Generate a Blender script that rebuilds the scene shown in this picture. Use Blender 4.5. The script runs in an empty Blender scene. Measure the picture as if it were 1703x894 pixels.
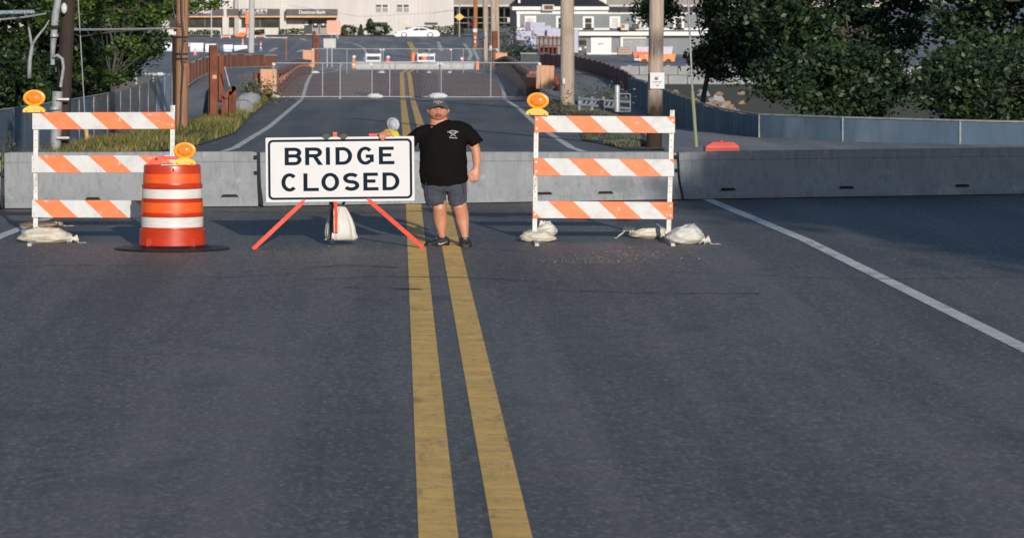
import bpy, math, random
import numpy as np
from mathutils import Vector, Matrix, noise
random.seed(7); np.random.seed(7)
scene = bpy.context.scene
COL = scene.collection
R = math.radians
# ------------------------------------------------------------------ camera
F = 5712.0                      # focal length in pixels of the 1703 px wide photograph
CAM_H = 3.09
cam_d = bpy.data.cameras.new('camera'); cam = bpy.data.objects.new('camera', cam_d); COL.objects.link(cam)
cam.location = (0, 0, CAM_H); cam.rotation_euler = (R(90), 0, 0)
cam_d.sensor_width = 36; cam_d.sensor_fit = 'HORIZONTAL'; cam_d.lens = F / 1703 * 36
cam_d.shift_x = (851.5 - 661.6) / 1703; cam_d.shift_y = -(447 + 10) / 1703
cam_d.clip_start = 0.5; cam_d.clip_end = 3000
cam_d.dof.use_dof = True; cam_d.dof.focus_distance = 42.5; cam_d.dof.aperture_fstop = 6.5
scene.camera = cam
# ------------------------------------------------------------------ light
SUN_EL, SUN_AZ = 15.0, 11.0      # sun low behind the camera, a little to the right
world = bpy.data.worlds.new('World'); scene.world = world; world.use_nodes = True
wn = world.node_tree.nodes; wl = world.node_tree.links
bg = wn['Background']; bg.inputs[1].default_value = 0.088
sky = wn.new('ShaderNodeTexSky'); sky.sky_type = 'NISHITA'; sky.sun_disc = False
sky.dust_density = 0.4; sky.ozone_density = 3.0; sky.sun_elevation = R(SUN_EL); sky.sun_rotation = R(180 - SUN_AZ)
wl.new(sky.outputs[0], bg.inputs[0])
sd = bpy.data.lights.new('sun', 'SUN'); sd.energy = 3.9; sd.angle = R(0.55); sd.color = (1.0, 0.92, 0.82)
sun = bpy.data.objects.new('sun', sd); COL.objects.link(sun)
to_sun = Vector((math.sin(R(SUN_AZ)) * math.cos(R(SUN_EL)), -math.cos(R(SUN_AZ)) * math.cos(R(SUN_EL)), math.sin(R(SUN_EL))))
sun.rotation_euler = to_sun.to_track_quat('Z', 'Y').to_euler()
sun.location = to_sun * 60
vs = scene.view_settings
vs.view_transform = 'Standard'; vs.look = 'None'; vs.exposure = 0.0; vs.gamma = 1; vs.use_curve_mapping = False
scene.cycles.use_denoising = True
scene.cycles.max_bounces = 6
# ------------------------------------------------------------------ helpers
def S(d): return F / d
def W(px, py, d): return Vector(((px - 662) * d / F, d, CAM_H - (py + 10) * d / F))
def tag(o, label=None, cat=None, group=None, kind=None):
    if label: o['label'] = label
    if cat: o['category'] = cat
    if group: o['group'] = group
    if kind: o['kind'] = kind
    return o
def thing(name, label, cat, loc=(0, 0, 0), rz=0, group=None):
    o = bpy.data.objects.new(name, None); o.empty_display_size = 0.2; COL.objects.link(o)
    o.location = loc; o.rotation_euler = (0, 0, rz)
    return tag(o, label, cat, group)
def dup(o, parent=None):
    c = o.copy(); COL.objects.link(c); c.parent = parent
    for ch in list(o.children): dup(ch, c)
    return c
class MB:
    def __init__(s): s.v = []; s.f = []; s.m = []; s.cur = 0
    def add(s, vs, fs, xf=None):
        b = len(s.v)
        for v in vs:
            v = Vector(v)
            s.v.append(tuple(xf @ v) if xf else tuple(v))
        for f in fs: s.f.append(tuple(b + i for i in f)); s.m.append(s.cur)
        return s
    def box(s, c, sz, rot=None, xf=None):
        x, y, z = sz[0] / 2, sz[1] / 2, sz[2] / 2
        vs = [Vector((i, j, k)) for i in (-x, x) for j in (-y, y) for k in (-z, z)]
        if rot is not None:
            m = Matrix.Rotation(rot[2], 3, 'Z') @ Matrix.Rotation(rot[1], 3, 'Y') @ Matrix.Rotation(rot[0], 3, 'X')
            vs = [m @ v for v in vs]
        vs = [v + Vector(c) for v in vs]
        return s.add(vs, [(0, 1, 3, 2), (4, 6, 7, 5), (0, 4, 5, 1), (2, 3, 7, 6), (0, 2, 6, 4), (1, 5, 7, 3)], xf)
    def cbox(s, c, sz, b=0.01, rot=None):            # box with chamfered edges
        x, y, z = sz[0] / 2, sz[1] / 2, sz[2] / 2
        b = min(b, x * .8, y * .8, z * .8)
        vs = []; 
        for i in (-1, 1):
            for j in (-1, 1):
                for k in (-1, 1):
                    vs += [Vector((i * x, j * (y - b), k * (z - b))), Vector((i * (x - b), j * y, k * (z - b))), Vector((i * (x - b), j * (y - b), k * z))]
        if rot is not None:
            m = Matrix.Rotation(rot[2], 3, 'Z') @ Matrix.Rotation(rot[1], 3, 'Y') @ Matrix.Rotation(rot[0], 3, 'X')
            vs = [m @ v for v in vs]
        vs = [v + Vector(c) for v in vs]
        def q(i, j, k, a): return ((i > 0) * 4 + (j > 0) * 2 + (k > 0)) * 3 + a
        fs = []
        for i in (-1, 1):
            o = [q(i, -1, -1, 0), q(i, 1, -1, 0), q(i, 1, 1, 0), q(i, -1, 1, 0)]; fs.append(o if i > 0 else o[::-1])
            o = [q(-1, i, -1, 1), q(1, i, -1, 1), q(1, i, 1, 1), q(-1, i, 1, 1)]; fs.append(o[::-1] if i > 0 else o)
            o = [q(-1, -1, i, 2), q(1, -1, i, 2), q(1, 1, i, 2), q(-1, 1, i, 2)]; fs.append(o if i > 0 else o[::-1])
        for i in (-1, 1):
            for j in (-1, 1):
                fs.append([q(i, j, -1, 0), q(i, j, 1, 0), q(i, j, 1, 1), q(i, j, -1, 1)])
                fs.append([q(i, -1, j, 0), q(i, 1, j, 0), q(i, 1, j, 2), q(i, -1, j, 2)])
                fs.append([q(-1, i, j, 1), q(1, i, j, 1), q(1, i, j, 2), q(-1, i, j, 2)])
        for i in (-1, 1):
            for j in (-1, 1):
                for k in (-1, 1): fs.append([q(i, j, k, 0), q(i, j, k, 1), q(i, j, k, 2)])
        return s.add(vs, fs)
    def tube(s, pts, rad, n=8, cap=True, up=(0, 1, 0), jitter=0):
        pts = [Vector(p) for p in pts]; k = len(pts)
        if not isinstance(rad, (list, tuple)): rad = [rad] * k
        rad = [(r, r) if not isinstance(r, (list, tuple)) else r for r in rad]
        up = Vector(up); base = len(s.v); rings = []
        prev = None
        for i, p in enumerate(pts):
            t = (pts[min(i + 1, k - 1)] - pts[max(i - 1, 0)])
            if t.length < 1e-9: t = Vector((0, 0, 1))
            t.normalize()
            if prev is None:
                a = up.cross(t)
                if a.length < 1e-3: a = Vector((1, 0, 0)).cross(t)
                if a.length < 1e-3: a = Vector((0, 0, 1)).cross(t)
            else: a = prev - t * prev.dot(t)
            a.normalize(); prev = a; b = t.cross(a)
            for j in range(n):
                th = 2 * math.pi * j / n
                jr = 1 + (random.uniform(-jitter, jitter) if jitter else 0)
                s.v.append(tuple(p + a * math.cos(th) * rad[i][0] * jr + b * math.sin(th) * rad[i][1] * jr))
        for i in range(k - 1):
            for j in range(n):
                j2 = (j + 1) % n
                s.f.append((base + i * n + j, base + i * n + j2, base + (i + 1) * n + j2, base + (i + 1) * n + j)); s.m.append(s.cur)
        if cap:
            s.f.append(tuple(base + j for j in range(n))[::-1]); s.m.append(s.cur)
            s.f.append(tuple(base + (k - 1) * n + j for j in range(n))); s.m.append(s.cur)
        return s
    def lathe(s, prof, n=32, sx=1, sy=1, c=(0, 0, 0), cap=True, fn=None):   # prof [(r,z)], bottom to top
        base = len(s.v)
        for (r, z) in prof:
            for j in range(n):
                th = 2 * math.pi * j / n; rr = r if fn is None else fn(r, z, th)
                s.v.append((c[0] + rr * sx * math.cos(th), c[1] + rr * sy * math.sin(th), c[2] + z))
        for i in range(len(prof) - 1):
            for j in range(n):
                j2 = (j + 1) % n
                s.f.append((base + i * n + j, base + i * n + j2, base + (i + 1) * n + j2, base + (i + 1) * n + j)); s.m.append(s.cur)
        if cap:
            s.f.append(tuple(base + j for j in range(n))[::-1]); s.m.append(s.cur)
            s.f.append(tuple(base + (len(prof) - 1) * n + j for j in range(n))); s.m.append(s.cur)
        return s
    def ell(s, c, r, nu=16, nv=10, fn=None, xf=None):
        vs = []; fs = []
        for i in range(nv + 1):
            ph = math.pi * i / nv
            for j in range(nu):
                th = 2 * math.pi * j / nu
                d = Vector((math.sin(ph) * math.cos(th), math.sin(ph) * math.sin(th), -math.cos(ph)))
                k = fn(d) if fn else 1.0
                if isinstance(k, Vector): vs.append(Vector(c) + k)
                else: vs.append(Vector((c[0] + d.x * r[0] * k, c[1] + d.y * r[1] * k, c[2] + d.z * r[2] * k)))
        for i in range(nv):
            for j in range(nu):
                j2 = (j + 1) % nu
                fs.append((i * nu + j, i * nu + j2, (i + 1) * nu + j2, (i + 1) * nu + j))
        return s.add(vs, fs, xf)
    def prism(s, poly, y0, y1):                      # polygon in XZ extruded along Y
        n = len(poly); b = len(s.v)
        for y in (y0, y1):
            for (x, z) in poly: s.v.append((x, y, z))
        s.f.append(tuple(b + i for i in range(n))); s.m.append(s.cur)
        s.f.append(tuple(b + n + i for i in range(n))[::-1]); s.m.append(s.cur)
        for i in range(n):
            j = (i + 1) % n
            s.f.append((b + i, b + n + i, b + n + j, b + j)); s.m.append(s.cur)
        return s
    def sweep(s, sec, path, cap=True):               # section [(side, z)] swept along path [(x,y,z,side_dir)]
        base = len(s.v); n = len(sec)
        for i, p in enumerate(path):
            a = Vector(path[min(i + 1, len(path) - 1)][:2]) - Vector(path[max(i - 1, 0)][:2]); a.normalize()
            nx, ny = a.y, -a.x
            for (u, z) in sec: s.v.append((p[0] + nx * u, p[1] + ny * u, p[2] + z))
        for i in range(len(path) - 1):
            for j in range(n):
                j2 = (j + 1) % n
                s.f.append((base + i * n + j, base + i * n + j2, base + (i + 1) * n + j2, base + (i + 1) * n + j)); s.m.append(s.cur)
        if cap:
            s.f.append(tuple(base + j for j in range(n))[::-1]); s.m.append(s.cur)
            s.f.append(tuple(base + (len(path) - 1) * n + j for j in range(n))); s.m.append(s.cur)
        return s
    def build(s, name, mats, parent=None, smooth=False, loc=None, recalc=True):
        me = bpy.data.meshes.new(name); me.from_pydata(s.v, [], s.f)
        if not isinstance(mats, (list, tuple)): mats = [mats]
        for m in mats: me.materials.append(MAT[m] if isinstance(m, str) else m)
        if len(mats) > 1: me.polygons.foreach_set('material_index', s.m)
        if recalc:
            import bmesh
            bm = bmesh.new(); bm.from_mesh(me); bmesh.ops.recalc_face_normals(bm, faces=bm.faces); bm.to_mesh(me); bm.free()
        if smooth: 
            me.shade_smooth() if smooth is True else me.set_sharp_from_angle(angle=R(smooth))
            if smooth is not True: 
                pass
        o = bpy.data.objects.new(name, me); COL.objects.link(o)
        if parent: o.parent = parent
        if loc is not None: o.location = loc
        return o
def struct(mb, name, mat, **k):
    o = mb.build(name, mat, **k); o['kind'] = 'structure'; return o
# ------------------------------------------------------------------ materials
MAT = {}
def nodes(name):
    m = bpy.data.materials.new(name); m.use_nodes = True; MAT[name] = m
    nt = m.node_tree; return m, nt, nt.nodes['Principled BSDF']
def mk(nt, typ, **k):
    n = nt.nodes.new(typ)
    for a, b in k.items():
        if a in ('operation', 'blend_type', 'data_type', 'noise_dimensions', 'feature', 'wave_type', 'bands_direction', 'interpolation', 'vector_type'): setattr(n, a, b)
        else: n.inputs[a].default_value = b
    return n
def math_n(nt, op, a, b=None, c=None, clamp=False):
    n = nt.nodes.new('ShaderNodeMath'); n.operation = op; n.use_clamp = clamp
    for i, x in enumerate((a, b, c)):
        if x is None: continue
        if isinstance(x, (int, float)): n.inputs[i].default_value = x
        else: nt.links.new(x, n.inputs[i])
    return n.outputs[0]
def mixc(nt, fac, a, b):
    n = nt.nodes.new('ShaderNodeMix'); n.data_type = 'RGBA'
    if isinstance(fac, (int, float)): n.inputs[0].default_value = fac
    else: nt.links.new(fac, n.inputs[0])
    for i, x in ((6, a), (7, b)):
        if isinstance(x, (tuple, list)): n.inputs[i].default_value = (*x[:3], 1)
        else: nt.links.new(x, n.inputs[i])
    return n.outputs[2]
def coord(nt, scale=(1, 1, 1), space='Object'):
    tc = nt.nodes.new('ShaderNodeTexCoord'); mp = nt.nodes.new('ShaderNodeMapping')
    mp.inputs['Scale'].default_value = scale
    nt.links.new(tc.outputs[space], mp.inputs[0]); return mp.outputs[0]
def noise_n(nt, vec, scale, detail=4, rough=0.6, dist=0.0):
    n = nt.nodes.new('ShaderNodeTexNoise'); n.inputs['Scale'].default_value = scale; n.inputs['Detail'].default_value = detail
    n.inputs['Roughness'].default_value = rough; n.inputs['Distortion'].default_value = dist
    nt.links.new(vec, n.inputs['Vector']); return n.outputs[0]
def ramp(nt, x, lo, hi):
    n = nt.nodes.new('ShaderNodeMapRange'); n.inputs[1].default_value = lo; n.inputs[2].default_value = hi; n.clamp = True
    nt.links.new(x, n.inputs[0]); return n.outputs[0]
def bump(nt, bsdf, h, strength=0.3, dist=0.01):
    b = nt.nodes.new('ShaderNodeBump'); b.inputs['Strength'].default_value = strength; b.inputs['Distance'].default_value = dist
    nt.links.new(h, b.inputs['Height']); nt.links.new(b.outputs[0], bsdf.inputs['Normal'])
def basic(name, c1, c2=None, rough=0.6, metal=0.0, scale=6, stretch=(1, 1, 1), lo=0.35, hi=0.65, bmp=0.0, bdist=0.005, c3=None, s3=1.3, detail=5, rvar=0.1):
    m, nt, b = nodes(name)
    c2 = c2 or tuple(x * 0.75 for x in c1)
    v = coord(nt, stretch)
    n1 = noise_n(nt, v, scale, detail)
    f = ramp(nt, n1, lo, hi); c = mixc(nt, f, c1, c2)
    if c3:
        n2 = noise_n(nt, v, s3, 4, 0.65, 0.4); c = mixc(nt, ramp(nt, n2, 0.52, 0.66), c, c3)
    nt.links.new(c, b.inputs['Base Color'])
    nt.links.new(math_n(nt, 'MULTIPLY_ADD', f, rvar, rough - rvar / 2), b.inputs['Roughness'])
    b.inputs['Metallic'].default_value = metal
    if bmp: bump(nt, b, noise_n(nt, v, scale * 3, 6), bmp, bdist)
    return m
# asphalt: aggregate grain, patches, seams
def asphalt(name, base, warm, dust, rough=0.66, crack=True, spec=0.5):
    m, nt, b = nodes(name); v = coord(nt)
    fine = noise_n(nt, v, 70, 3, 0.7); mid = noise_n(nt, coord(nt, (0.25, 1.0, 1)), 1.1, 6, 0.7, 0.5); big = noise_n(nt, coord(nt, (1, .35, 1)), 0.22, 4)
    c = mixc(nt, ramp(nt, mid, 0.35, 0.65), base, warm)
    c = mixc(nt, ramp(nt, big, 0.4, 0.65), c, tuple(x * 0.72 for x in base))
    c = mixc(nt, ramp(nt, fine, 0.58, 0.75), c, tuple(min(1, x * 2.1) for x in warm))
    c = mixc(nt, ramp(nt, fine, 0.42, 0.28), c, tuple(x * 0.45 for x in base))
    g1 = noise_n(nt, coord(nt, (1, .6, 1)), 7, 5, .75); g2 = noise_n(nt, coord(nt, (1, .5, 1)), 24, 3, .7)
    c = mixc(nt, math_n(nt, 'MULTIPLY', ramp(nt, g1, .48, .64), .75), c, tuple(x * 0.55 for x in base))
    c = mixc(nt, math_n(nt, 'MULTIPLY', ramp(nt, g2, .54, .66), .85), c, tuple(min(1, x * 1.8) for x in warm))
    c = mixc(nt, math_n(nt, 'MULTIPLY', ramp(nt, g2, .45, .34), .85), c, tuple(x * 0.5 for x in base))
    lane = noise_n(nt, coord(nt, (.9, .03, 1)), 1.0, 4, .6)
    c = mixc(nt, math_n(nt, 'MULTIPLY', ramp(nt, lane, .46, .62), .35), c, tuple(x * 1.5 for x in warm))
    c = mixc(nt, math_n(nt, 'MULTIPLY', ramp(nt, lane, .48, .36), .35), c, tuple(x * .6 for x in base))
    oil = noise_n(nt, coord(nt, (1, .5, 1)), .9, 3, .5, .3)
    c = mixc(nt, math_n(nt, 'MULTIPLY', ramp(nt, oil, .62, .72), .5), c, tuple(x * 0.5 for x in base))
    d = noise_n(nt, coord(nt, (0.3, 1.6, 1)), 0.8, 5, 0.7, 0.8)
    c = mixc(nt, math_n(nt, 'MULTIPLY', ramp(nt, d, 0.56, 0.75), 0.6), c, dust)
    if crack:
        vo = nt.nodes.new('ShaderNodeTexVoronoi'); vo.feature = 'DISTANCE_TO_EDGE'; vo.inputs['Scale'].default_value = 0.35
        wv = nt.nodes.new('ShaderNodeVectorMath'); wv.operation = 'ADD'
        nn = nt.nodes.new('ShaderNodeTexNoise'); nn.inputs['Scale'].default_value = 1.2; nn.inputs['Detail'].default_value = 6
        nt.links.new(v, nn.inputs['Vector']); nt.links.new(v, wv.inputs[0]); nt.links.new(nn.outputs[1], wv.inputs[1]); nt.links.new(wv.outputs[0], vo.inputs['Vector'])
        ck = math_n(nt, 'MULTIPLY', ramp(nt, vo.outputs[0], 0.006, 0.0), math_n(nt, 'MULTIPLY', ramp(nt, mid, 0.5, 0.68), .6))
        c = mixc(nt, ck, c, (0.008, 0.008, 0.010))
    nt.links.new(c, b.inputs['Base Color'])
    nt.links.new(math_n(nt, 'MULTIPLY_ADD', mid, 0.2, rough - 0.1), b.inputs['Roughness'])
    b.inputs['Specular IOR Level'].default_value = spec
    bump(nt, b, fine, 0.5, 0.004)
asphalt('asphalt', (0.106, 0.101, 0.100), (0.158, 0.142, 0.132), (0.16, 0.145, 0.12))
asphalt('path_asphalt', (0.20, 0.19, 0.188), (0.26, 0.245, 0.235), (0.20, 0.185, 0.16), crack=False)
asphalt('lot_asphalt', (0.20, 0.205, 0.225), (0.25, 0.25, 0.26), (0.18, 0.17, 0.15), crack=False)
def paint(name, col, under, lo=0.50, hi=0.60, stripes=True):
    m, nt, b = nodes(name); v = coord(nt)
    w1 = noise_n(nt, coord(nt, (1.2, 6, 1)), 2.2, 8, 0.75, 0.6); w2 = noise_n(nt, v, 30, 4, 0.7)
    f = ramp(nt, math_n(nt, 'MULTIPLY_ADD', w2, 0.35, w1), lo + 0.175, hi + 0.175)
    rid = math_n(nt, 'ABSOLUTE', math_n(nt, 'SUBTRACT', noise_n(nt, coord(nt, (.8, 3.2, 1)), 1.6, 6, .7, .6), .5))
    f = math_n(nt, 'MAXIMUM', f, math_n(nt, 'MULTIPLY', ramp(nt, rid, .010, .003), .85))
    f = math_n(nt, 'MAXIMUM', f, math_n(nt, 'MULTIPLY', ramp(nt, noise_n(nt, coord(nt, (1.5, .3, 1)), 2.0, 6, .75), .56, .68), .75))
    shade = mixc(nt, ramp(nt, noise_n(nt, v, 3, 4), .35, .65), col, tuple(x * 0.78 for x in col))
    c = mixc(nt, f, shade, under)
    nt.links.new(c, b.inputs['Base Color']); b.inputs['Roughness'].default_value = 0.75
    bump(nt, b, w2, 0.3, 0.002)
paint('yellow_line', (0.98, 0.60, 0.16), (0.26, 0.19, 0.12), 0.58, 0.72)
paint('white_line', (0.80, 0.79, 0.76), (0.16, 0.16, 0.17), 0.56, 0.80)
paint('white_line_worn', (0.42, 0.42, 0.42), (0.12, 0.12, 0.13), 0.44, 0.7)
# orange and white striped sheeting, diagonal bands in object space
def striped(name, x0, sgn=1):
    m, nt, b = nodes(name)
    tc = nt.nodes.new('ShaderNodeTexCoord'); sp = nt.nodes.new('ShaderNodeSeparateXYZ'); nt.links.new(tc.outputs['Object'], sp.inputs[0])
    u = math_n(nt, 'MULTIPLY_ADD', sp.outputs[2], 1.10, sp.outputs[0])
    fr = math_n(nt, 'FRACT', math_n(nt, 'DIVIDE', math_n(nt, 'SUBTRACT', u, x0), 0.626))
    st = math_n(nt, 'LESS_THAN', fr, 0.5)
    v = coord(nt)
    oc = mixc(nt, ramp(nt, noise_n(nt, v, 9, 5), .4, .7), (0.90, 0.165, 0.035), (0.84, 0.20, 0.07))
    wc = mixc(nt, ramp(nt, noise_n(nt, v, 5, 6), .35, .7), (0.62, 0.62, 0.625), (0.52, 0.52, 0.53))
    c = mixc(nt, st, wc, oc)
    chip = ramp(nt, noise_n(nt, coord(nt, (2.5, 1, 6)), 3.2, 9, 0.72, 0.7), 0.625, 0.65)
    c = mixc(nt, chip, c, (0.74, 0.70, 0.66))
    scr = ramp(nt, noise_n(nt, coord(nt, (1, 1, 14)), 4.0, 7, 0.7, 0.3), 0.67, 0.70)
    c = mixc(nt, math_n(nt, 'MULTIPLY', scr, 0.6), c, (0.55, 0.5, 0.47))
    dirt = ramp(nt, noise_n(nt, v, 2.4, 7, 0.7), 0.56, 0.8)
    c = mixc(nt, math_n(nt, 'MULTIPLY', dirt, 0.5), c, (0.30, 0.27, 0.24))
    nt.links.new(c, b.inputs['Base Color']); b.inputs['Roughness'].default_value = 0.42
    bump(nt, b, noise_n(nt, v, 60, 3), 0.12, 0.001)
striped('stripes', 0.0); 
basic('white_metal', (0.70, 0.69, 0.66), (0.58, 0.57, 0.54), 0.45, 0.0, 14, (1, 1, .3), bmp=.1, c3=(0.42, 0.40, 0.36), s3=7)
basic('galv', (0.42, 0.43, 0.45), (0.33, 0.34, 0.36), 0.5, 0.35, 12, bmp=.1)
basic('bolt_steel', (0.50, 0.50, 0.50), (0.3, 0.3, 0.3), 0.4, 0.8, 30)
basic('black_rubber', (0.006, 0.006, 0.007), (0.015, 0.014, 0.014), 0.55, 0, 12, bmp=.25)
basic('black_plastic', (0.015, 0.016, 0.02), (0.03, 0.03, 0.035), 0.45, 0, 12)
def drum_mat(name, a, b2, rough, dirt):
    m, nt, b = nodes(name); v = coord(nt)
    c = mixc(nt, ramp(nt, noise_n(nt, coord(nt, (1, 1, 3)), 3, 6), .35, .7), a, b2)
    scr = ramp(nt, noise_n(nt, coord(nt, (1, 1, 16)), 3.2, 8, 0.75, .4), 0.55, 0.66)
    c = mixc(nt, math_n(nt, 'MULTIPLY', scr, 0.55), c, dirt)
    nt.links.new(c, b.inputs['Base Color']); nt.links.new(math_n(nt, 'MULTIPLY_ADD', scr, 0.25, rough), b.inputs['Roughness'])
    bump(nt, b, noise_n(nt, v, 14, 5), 0.12, 0.004)
drum_mat('drum_orange', (0.52, 0.036, 0.008), (0.42, 0.028, 0.007), 0.30, (0.55, 0.10, 0.05))
drum_mat('drum_bright', (0.86, 0.10, 0.010), (0.80, 0.115, 0.015), 0.38, (0.8, 0.2, 0.08))
drum_mat('drum_white', (0.72, 0.70, 0.67), (0.60, 0.58, 0.56), 0.40, (0.33, 0.28, 0.25))
basic('leg_red', (0.80, 0.075, 0.035), (0.74, 0.09, 0.05), 0.4, 0, 9, bmp=.05, c3=(0.55, 0.06, 0.03), s3=12)
def amber():
    m, nt, b = nodes('amber_lens'); v = coord(nt)
    wv = nt.nodes.new('ShaderNodeTexVoronoi'); wv.inputs['Scale'].default_value = 26; nt.links.new(v, wv.inputs['Vector'])
    c = mixc(nt, ramp(nt, noise_n(nt, v, 14, 3), .3, .7), (0.80, 0.17, 0.01), (0.95, 0.36, 0.04))
    nt.links.new(c, b.inputs['Base Color']); b.inputs['Roughness'].default_value = 0.18
    b.inputs['Transmission Weight'].default_value = 0.12; b.inputs['Coat Weight'].default_value = 0.5
    bump(nt, b, wv.outputs[0], 0.55, 0.006)
amber()
basic('amber_rim', (0.95, 0.34, 0.02), (0.92, 0.40, 0.05), 0.3, 0, 12)
basic('lamp_yellow', (0.88, 0.55, 0.045), (0.80, 0.46, 0.04), 0.4, 0, 12, bmp=.05)
basic('clear_lens', (0.62, 0.64, 0.68), (0.45, 0.47, 0.50), 0.15, 0, 30, bmp=.5)
basic('lamp_lime', (0.75, 0.66, 0.05), (0.68, 0.55, 0.05), 0.4, 0, 10)
# concrete
def concrete(name, a, b2, streak, rough=0.85):
    m, nt, b = nodes(name); v = coord(nt)
    c = mixc(nt, ramp(nt, noise_n(nt, v, 2.2, 8, .7), .3, .7), a, b2)
    st = noise_n(nt, coord(nt, (9, 9, 0.5)), 1.6, 6, .7)
    c = mixc(nt, math_n(nt, 'MULTIPLY', ramp(nt, st, .50, .72), .55), c, streak)
    pit = noise_n(nt, v, 26, 4, .6)
    c = mixc(nt, math_n(nt, 'MULTIPLY', ramp(nt, pit, .36, .28), .7), c, tuple(x * .45 for x in a))
    c = mixc(nt, math_n(nt, 'MULTIPLY', ramp(nt, noise_n(nt, v, 5, 5), .62, .7), .5), c, tuple(min(1, x * 1.3) for x in a))
    nt.links.new(c, b.inputs['Base Color']); b.inputs['Roughness'].default_value = rough
    bump(nt, b, math_n(nt, 'ADD', pit, noise_n(nt, v, 90, 3)), .35, .006)
concrete('concrete', (0.295, 0.308, 0.322), (0.225, 0.238, 0.252), (0.11, 0.118, 0.128))
concrete('concrete_pale', (0.46, 0.46, 0.45), (0.38, 0.38, 0.375), (0.27, 0.27, 0.26))
basic('dark_void', (0.012, 0.012, 0.013), (0.02, 0.02, 0.02), 0.9)
# sandbags
def bagmat(name, a, b2, low):
    m, nt, b = nodes(name); v = coord(nt)
    c = mixc(nt, ramp(nt, noise_n(nt, v, 5, 6), .3, .7), a, b2)
    c = mixc(nt, math_n(nt, 'MULTIPLY', ramp(nt, noise_n(nt, v, 3.0, 6, .7, .5), .52, .72), .7), c, low)
    nt.links.new(c, b.inputs['Base Color']); b.inputs['Roughness'].default_value = .5
    w = nt.nodes.new('ShaderNodeTexWave'); w.inputs['Scale'].default_value = 90; nt.links.new(v, w.inputs['Vector'])
    bump(nt, b, math_n(nt, 'MULTIPLY_ADD', w.outputs[1], .15, noise_n(nt, v, 9, 6, .6, 1.4)), .28, .02)
bagmat('bag_white', (0.70, 0.66, 0.57), (0.62, 0.56, 0.45), (0.50, 0.43, 0.30))
bagmat('bag_grey', (0.68, 0.66, 0.62), (0.58, 0.55, 0.51), (0.48, 0.43, 0.35))
bagmat('bag_brown', (0.36, 0.24, 0.13), (0.22, 0.14, 0.08), (0.42, 0.30, 0.18))
basic('string', (0.62, 0.60, 0.55), rough=.8)
# sign
def sheeting():
    m, nt, b = nodes('sign_white'); v = coord(nt)
    w = nt.nodes.new('ShaderNodeTexWave'); w.bands_direction = 'Z'; w.inputs['Scale'].default_value = 13; w.inputs['Distortion'].default_value = 0.2
    nt.links.new(v, w.inputs['Vector'])
    c = mixc(nt, math_n(nt, 'MULTIPLY', ramp(nt, w.outputs[1], .75, 1.0), .35), (0.66, 0.655, 0.67), (0.55, 0.545, 0.56))
    c = mixc(nt, math_n(nt, 'MULTIPLY', ramp(nt, noise_n(nt, v, 2.4, 7), .5, .8), .35), c, (0.55, 0.53, 0.53))
    nt.links.new(c, b.inputs['Base Color']); b.inputs['Roughness'].default_value = .7
sheeting()
basic('sign_black', (0.008, 0.018, 0.030), (0.010, 0.022, 0.036), .9, 0, 8).node_tree.nodes['Principled BSDF'].inputs['Specular IOR Level'].default_value = .1
# wood, rust, paint
def wood(name, a, b2, dark, sc=3.0, rough=.85):
    m, nt, b = nodes(name); v = coord(nt, (5, 5, .22))
    n1 = noise_n(nt, v, sc, 8, .65, .6)
    c = mixc(nt, ramp(nt, n1, .32, .68), a, b2)
    ck = noise_n(nt, coord(nt, (16, 16, .35)), sc, 5, .6)
    c = mixc(nt, ramp(nt, ck, .42, .34), c, dark)
    c = mixc(nt, math_n(nt, 'MULTIPLY', ramp(nt, noise_n(nt, coord(nt), .9, 5), .52, .7), .55), c, dark)
    nt.links.new(c, b.inputs['Base Color']); b.inputs['Roughness'].default_value = rough
    bump(nt, b, math_n(nt, 'ADD', n1, ck), .7, .02)
wood('pole_brown', (0.36, 0.19, 0.10), (0.26, 0.135, 0.075), (0.05, 0.03, 0.022))
wood('pole_dark', (0.050, 0.030, 0.024), (0.030, 0.019, 0.017), (0.010, 0.008, 0.008))
wood('pole_grey', (0.46, 0.40, 0.35), (0.38, 0.27, 0.20), (0.20, 0.13, 0.095))
def stained():
    m = MAT['pole_grey'].copy(); m.name = 'pole_stained'; MAT['pole_stained'] = m; nt = m.node_tree; b = nt.nodes['Principled BSDF']
    src = b.inputs['Base Color'].links[0].from_socket; tc = nt.nodes.new('ShaderNodeTexCoord'); sp = nt.nodes.new('ShaderNodeSeparateXYZ'); nt.links.new(tc.outputs['Object'], sp.inputs[0])
    nz = noise_n(nt, coord(nt, (3, 3, .6)), 2.2, 5, .6)
    f = ramp(nt, math_n(nt, 'MULTIPLY_ADD', nz, 1.1, sp.outputs[2]), 2.0, 1.45)
    b1_ = math_n(nt, 'MULTIPLY', math_n(nt, 'MULTIPLY', ramp(nt, sp.outputs[2], 2.0, 2.2), ramp(nt, sp.outputs[2], 2.75, 2.45)), ramp(nt, nz, .3, .55))
    c = mixc(nt, math_n(nt, 'MULTIPLY', b1_, .75), src, (0.07, 0.06, 0.06)); nt.links.new(mixc(nt, f, c, (0.030, 0.018, 0.012)), b.inputs['Base Color'])
stained()
wood('pole_orange', (0.42, 0.17, 0.06), (0.30, 0.12, 0.05), (0.12, 0.05, 0.03))
wood('plywood', (0.66, 0.36, 0.22), (0.58, 0.30, 0.18), (0.34, 0.17, 0.10), 1.5)
wood('bark', (0.09, 0.078, 0.065), (0.055, 0.046, 0.038), (0.03, 0.025, 0.02), 3)
basic('rust', (0.20, 0.058, 0.026), (0.13, 0.036, 0.018), .8, 0, 4, (1, 1, .5), bmp=.4, c3=(0.09, 0.028, 0.018), s3=2)
basic('rust_rail', (0.40, 0.145, 0.075), (0.31, 0.105, 0.055), .75, 0, 3, (1, 1, .4), bmp=.3, c3=(0.15, 0.05, 0.032), s3=1.2)
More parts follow.
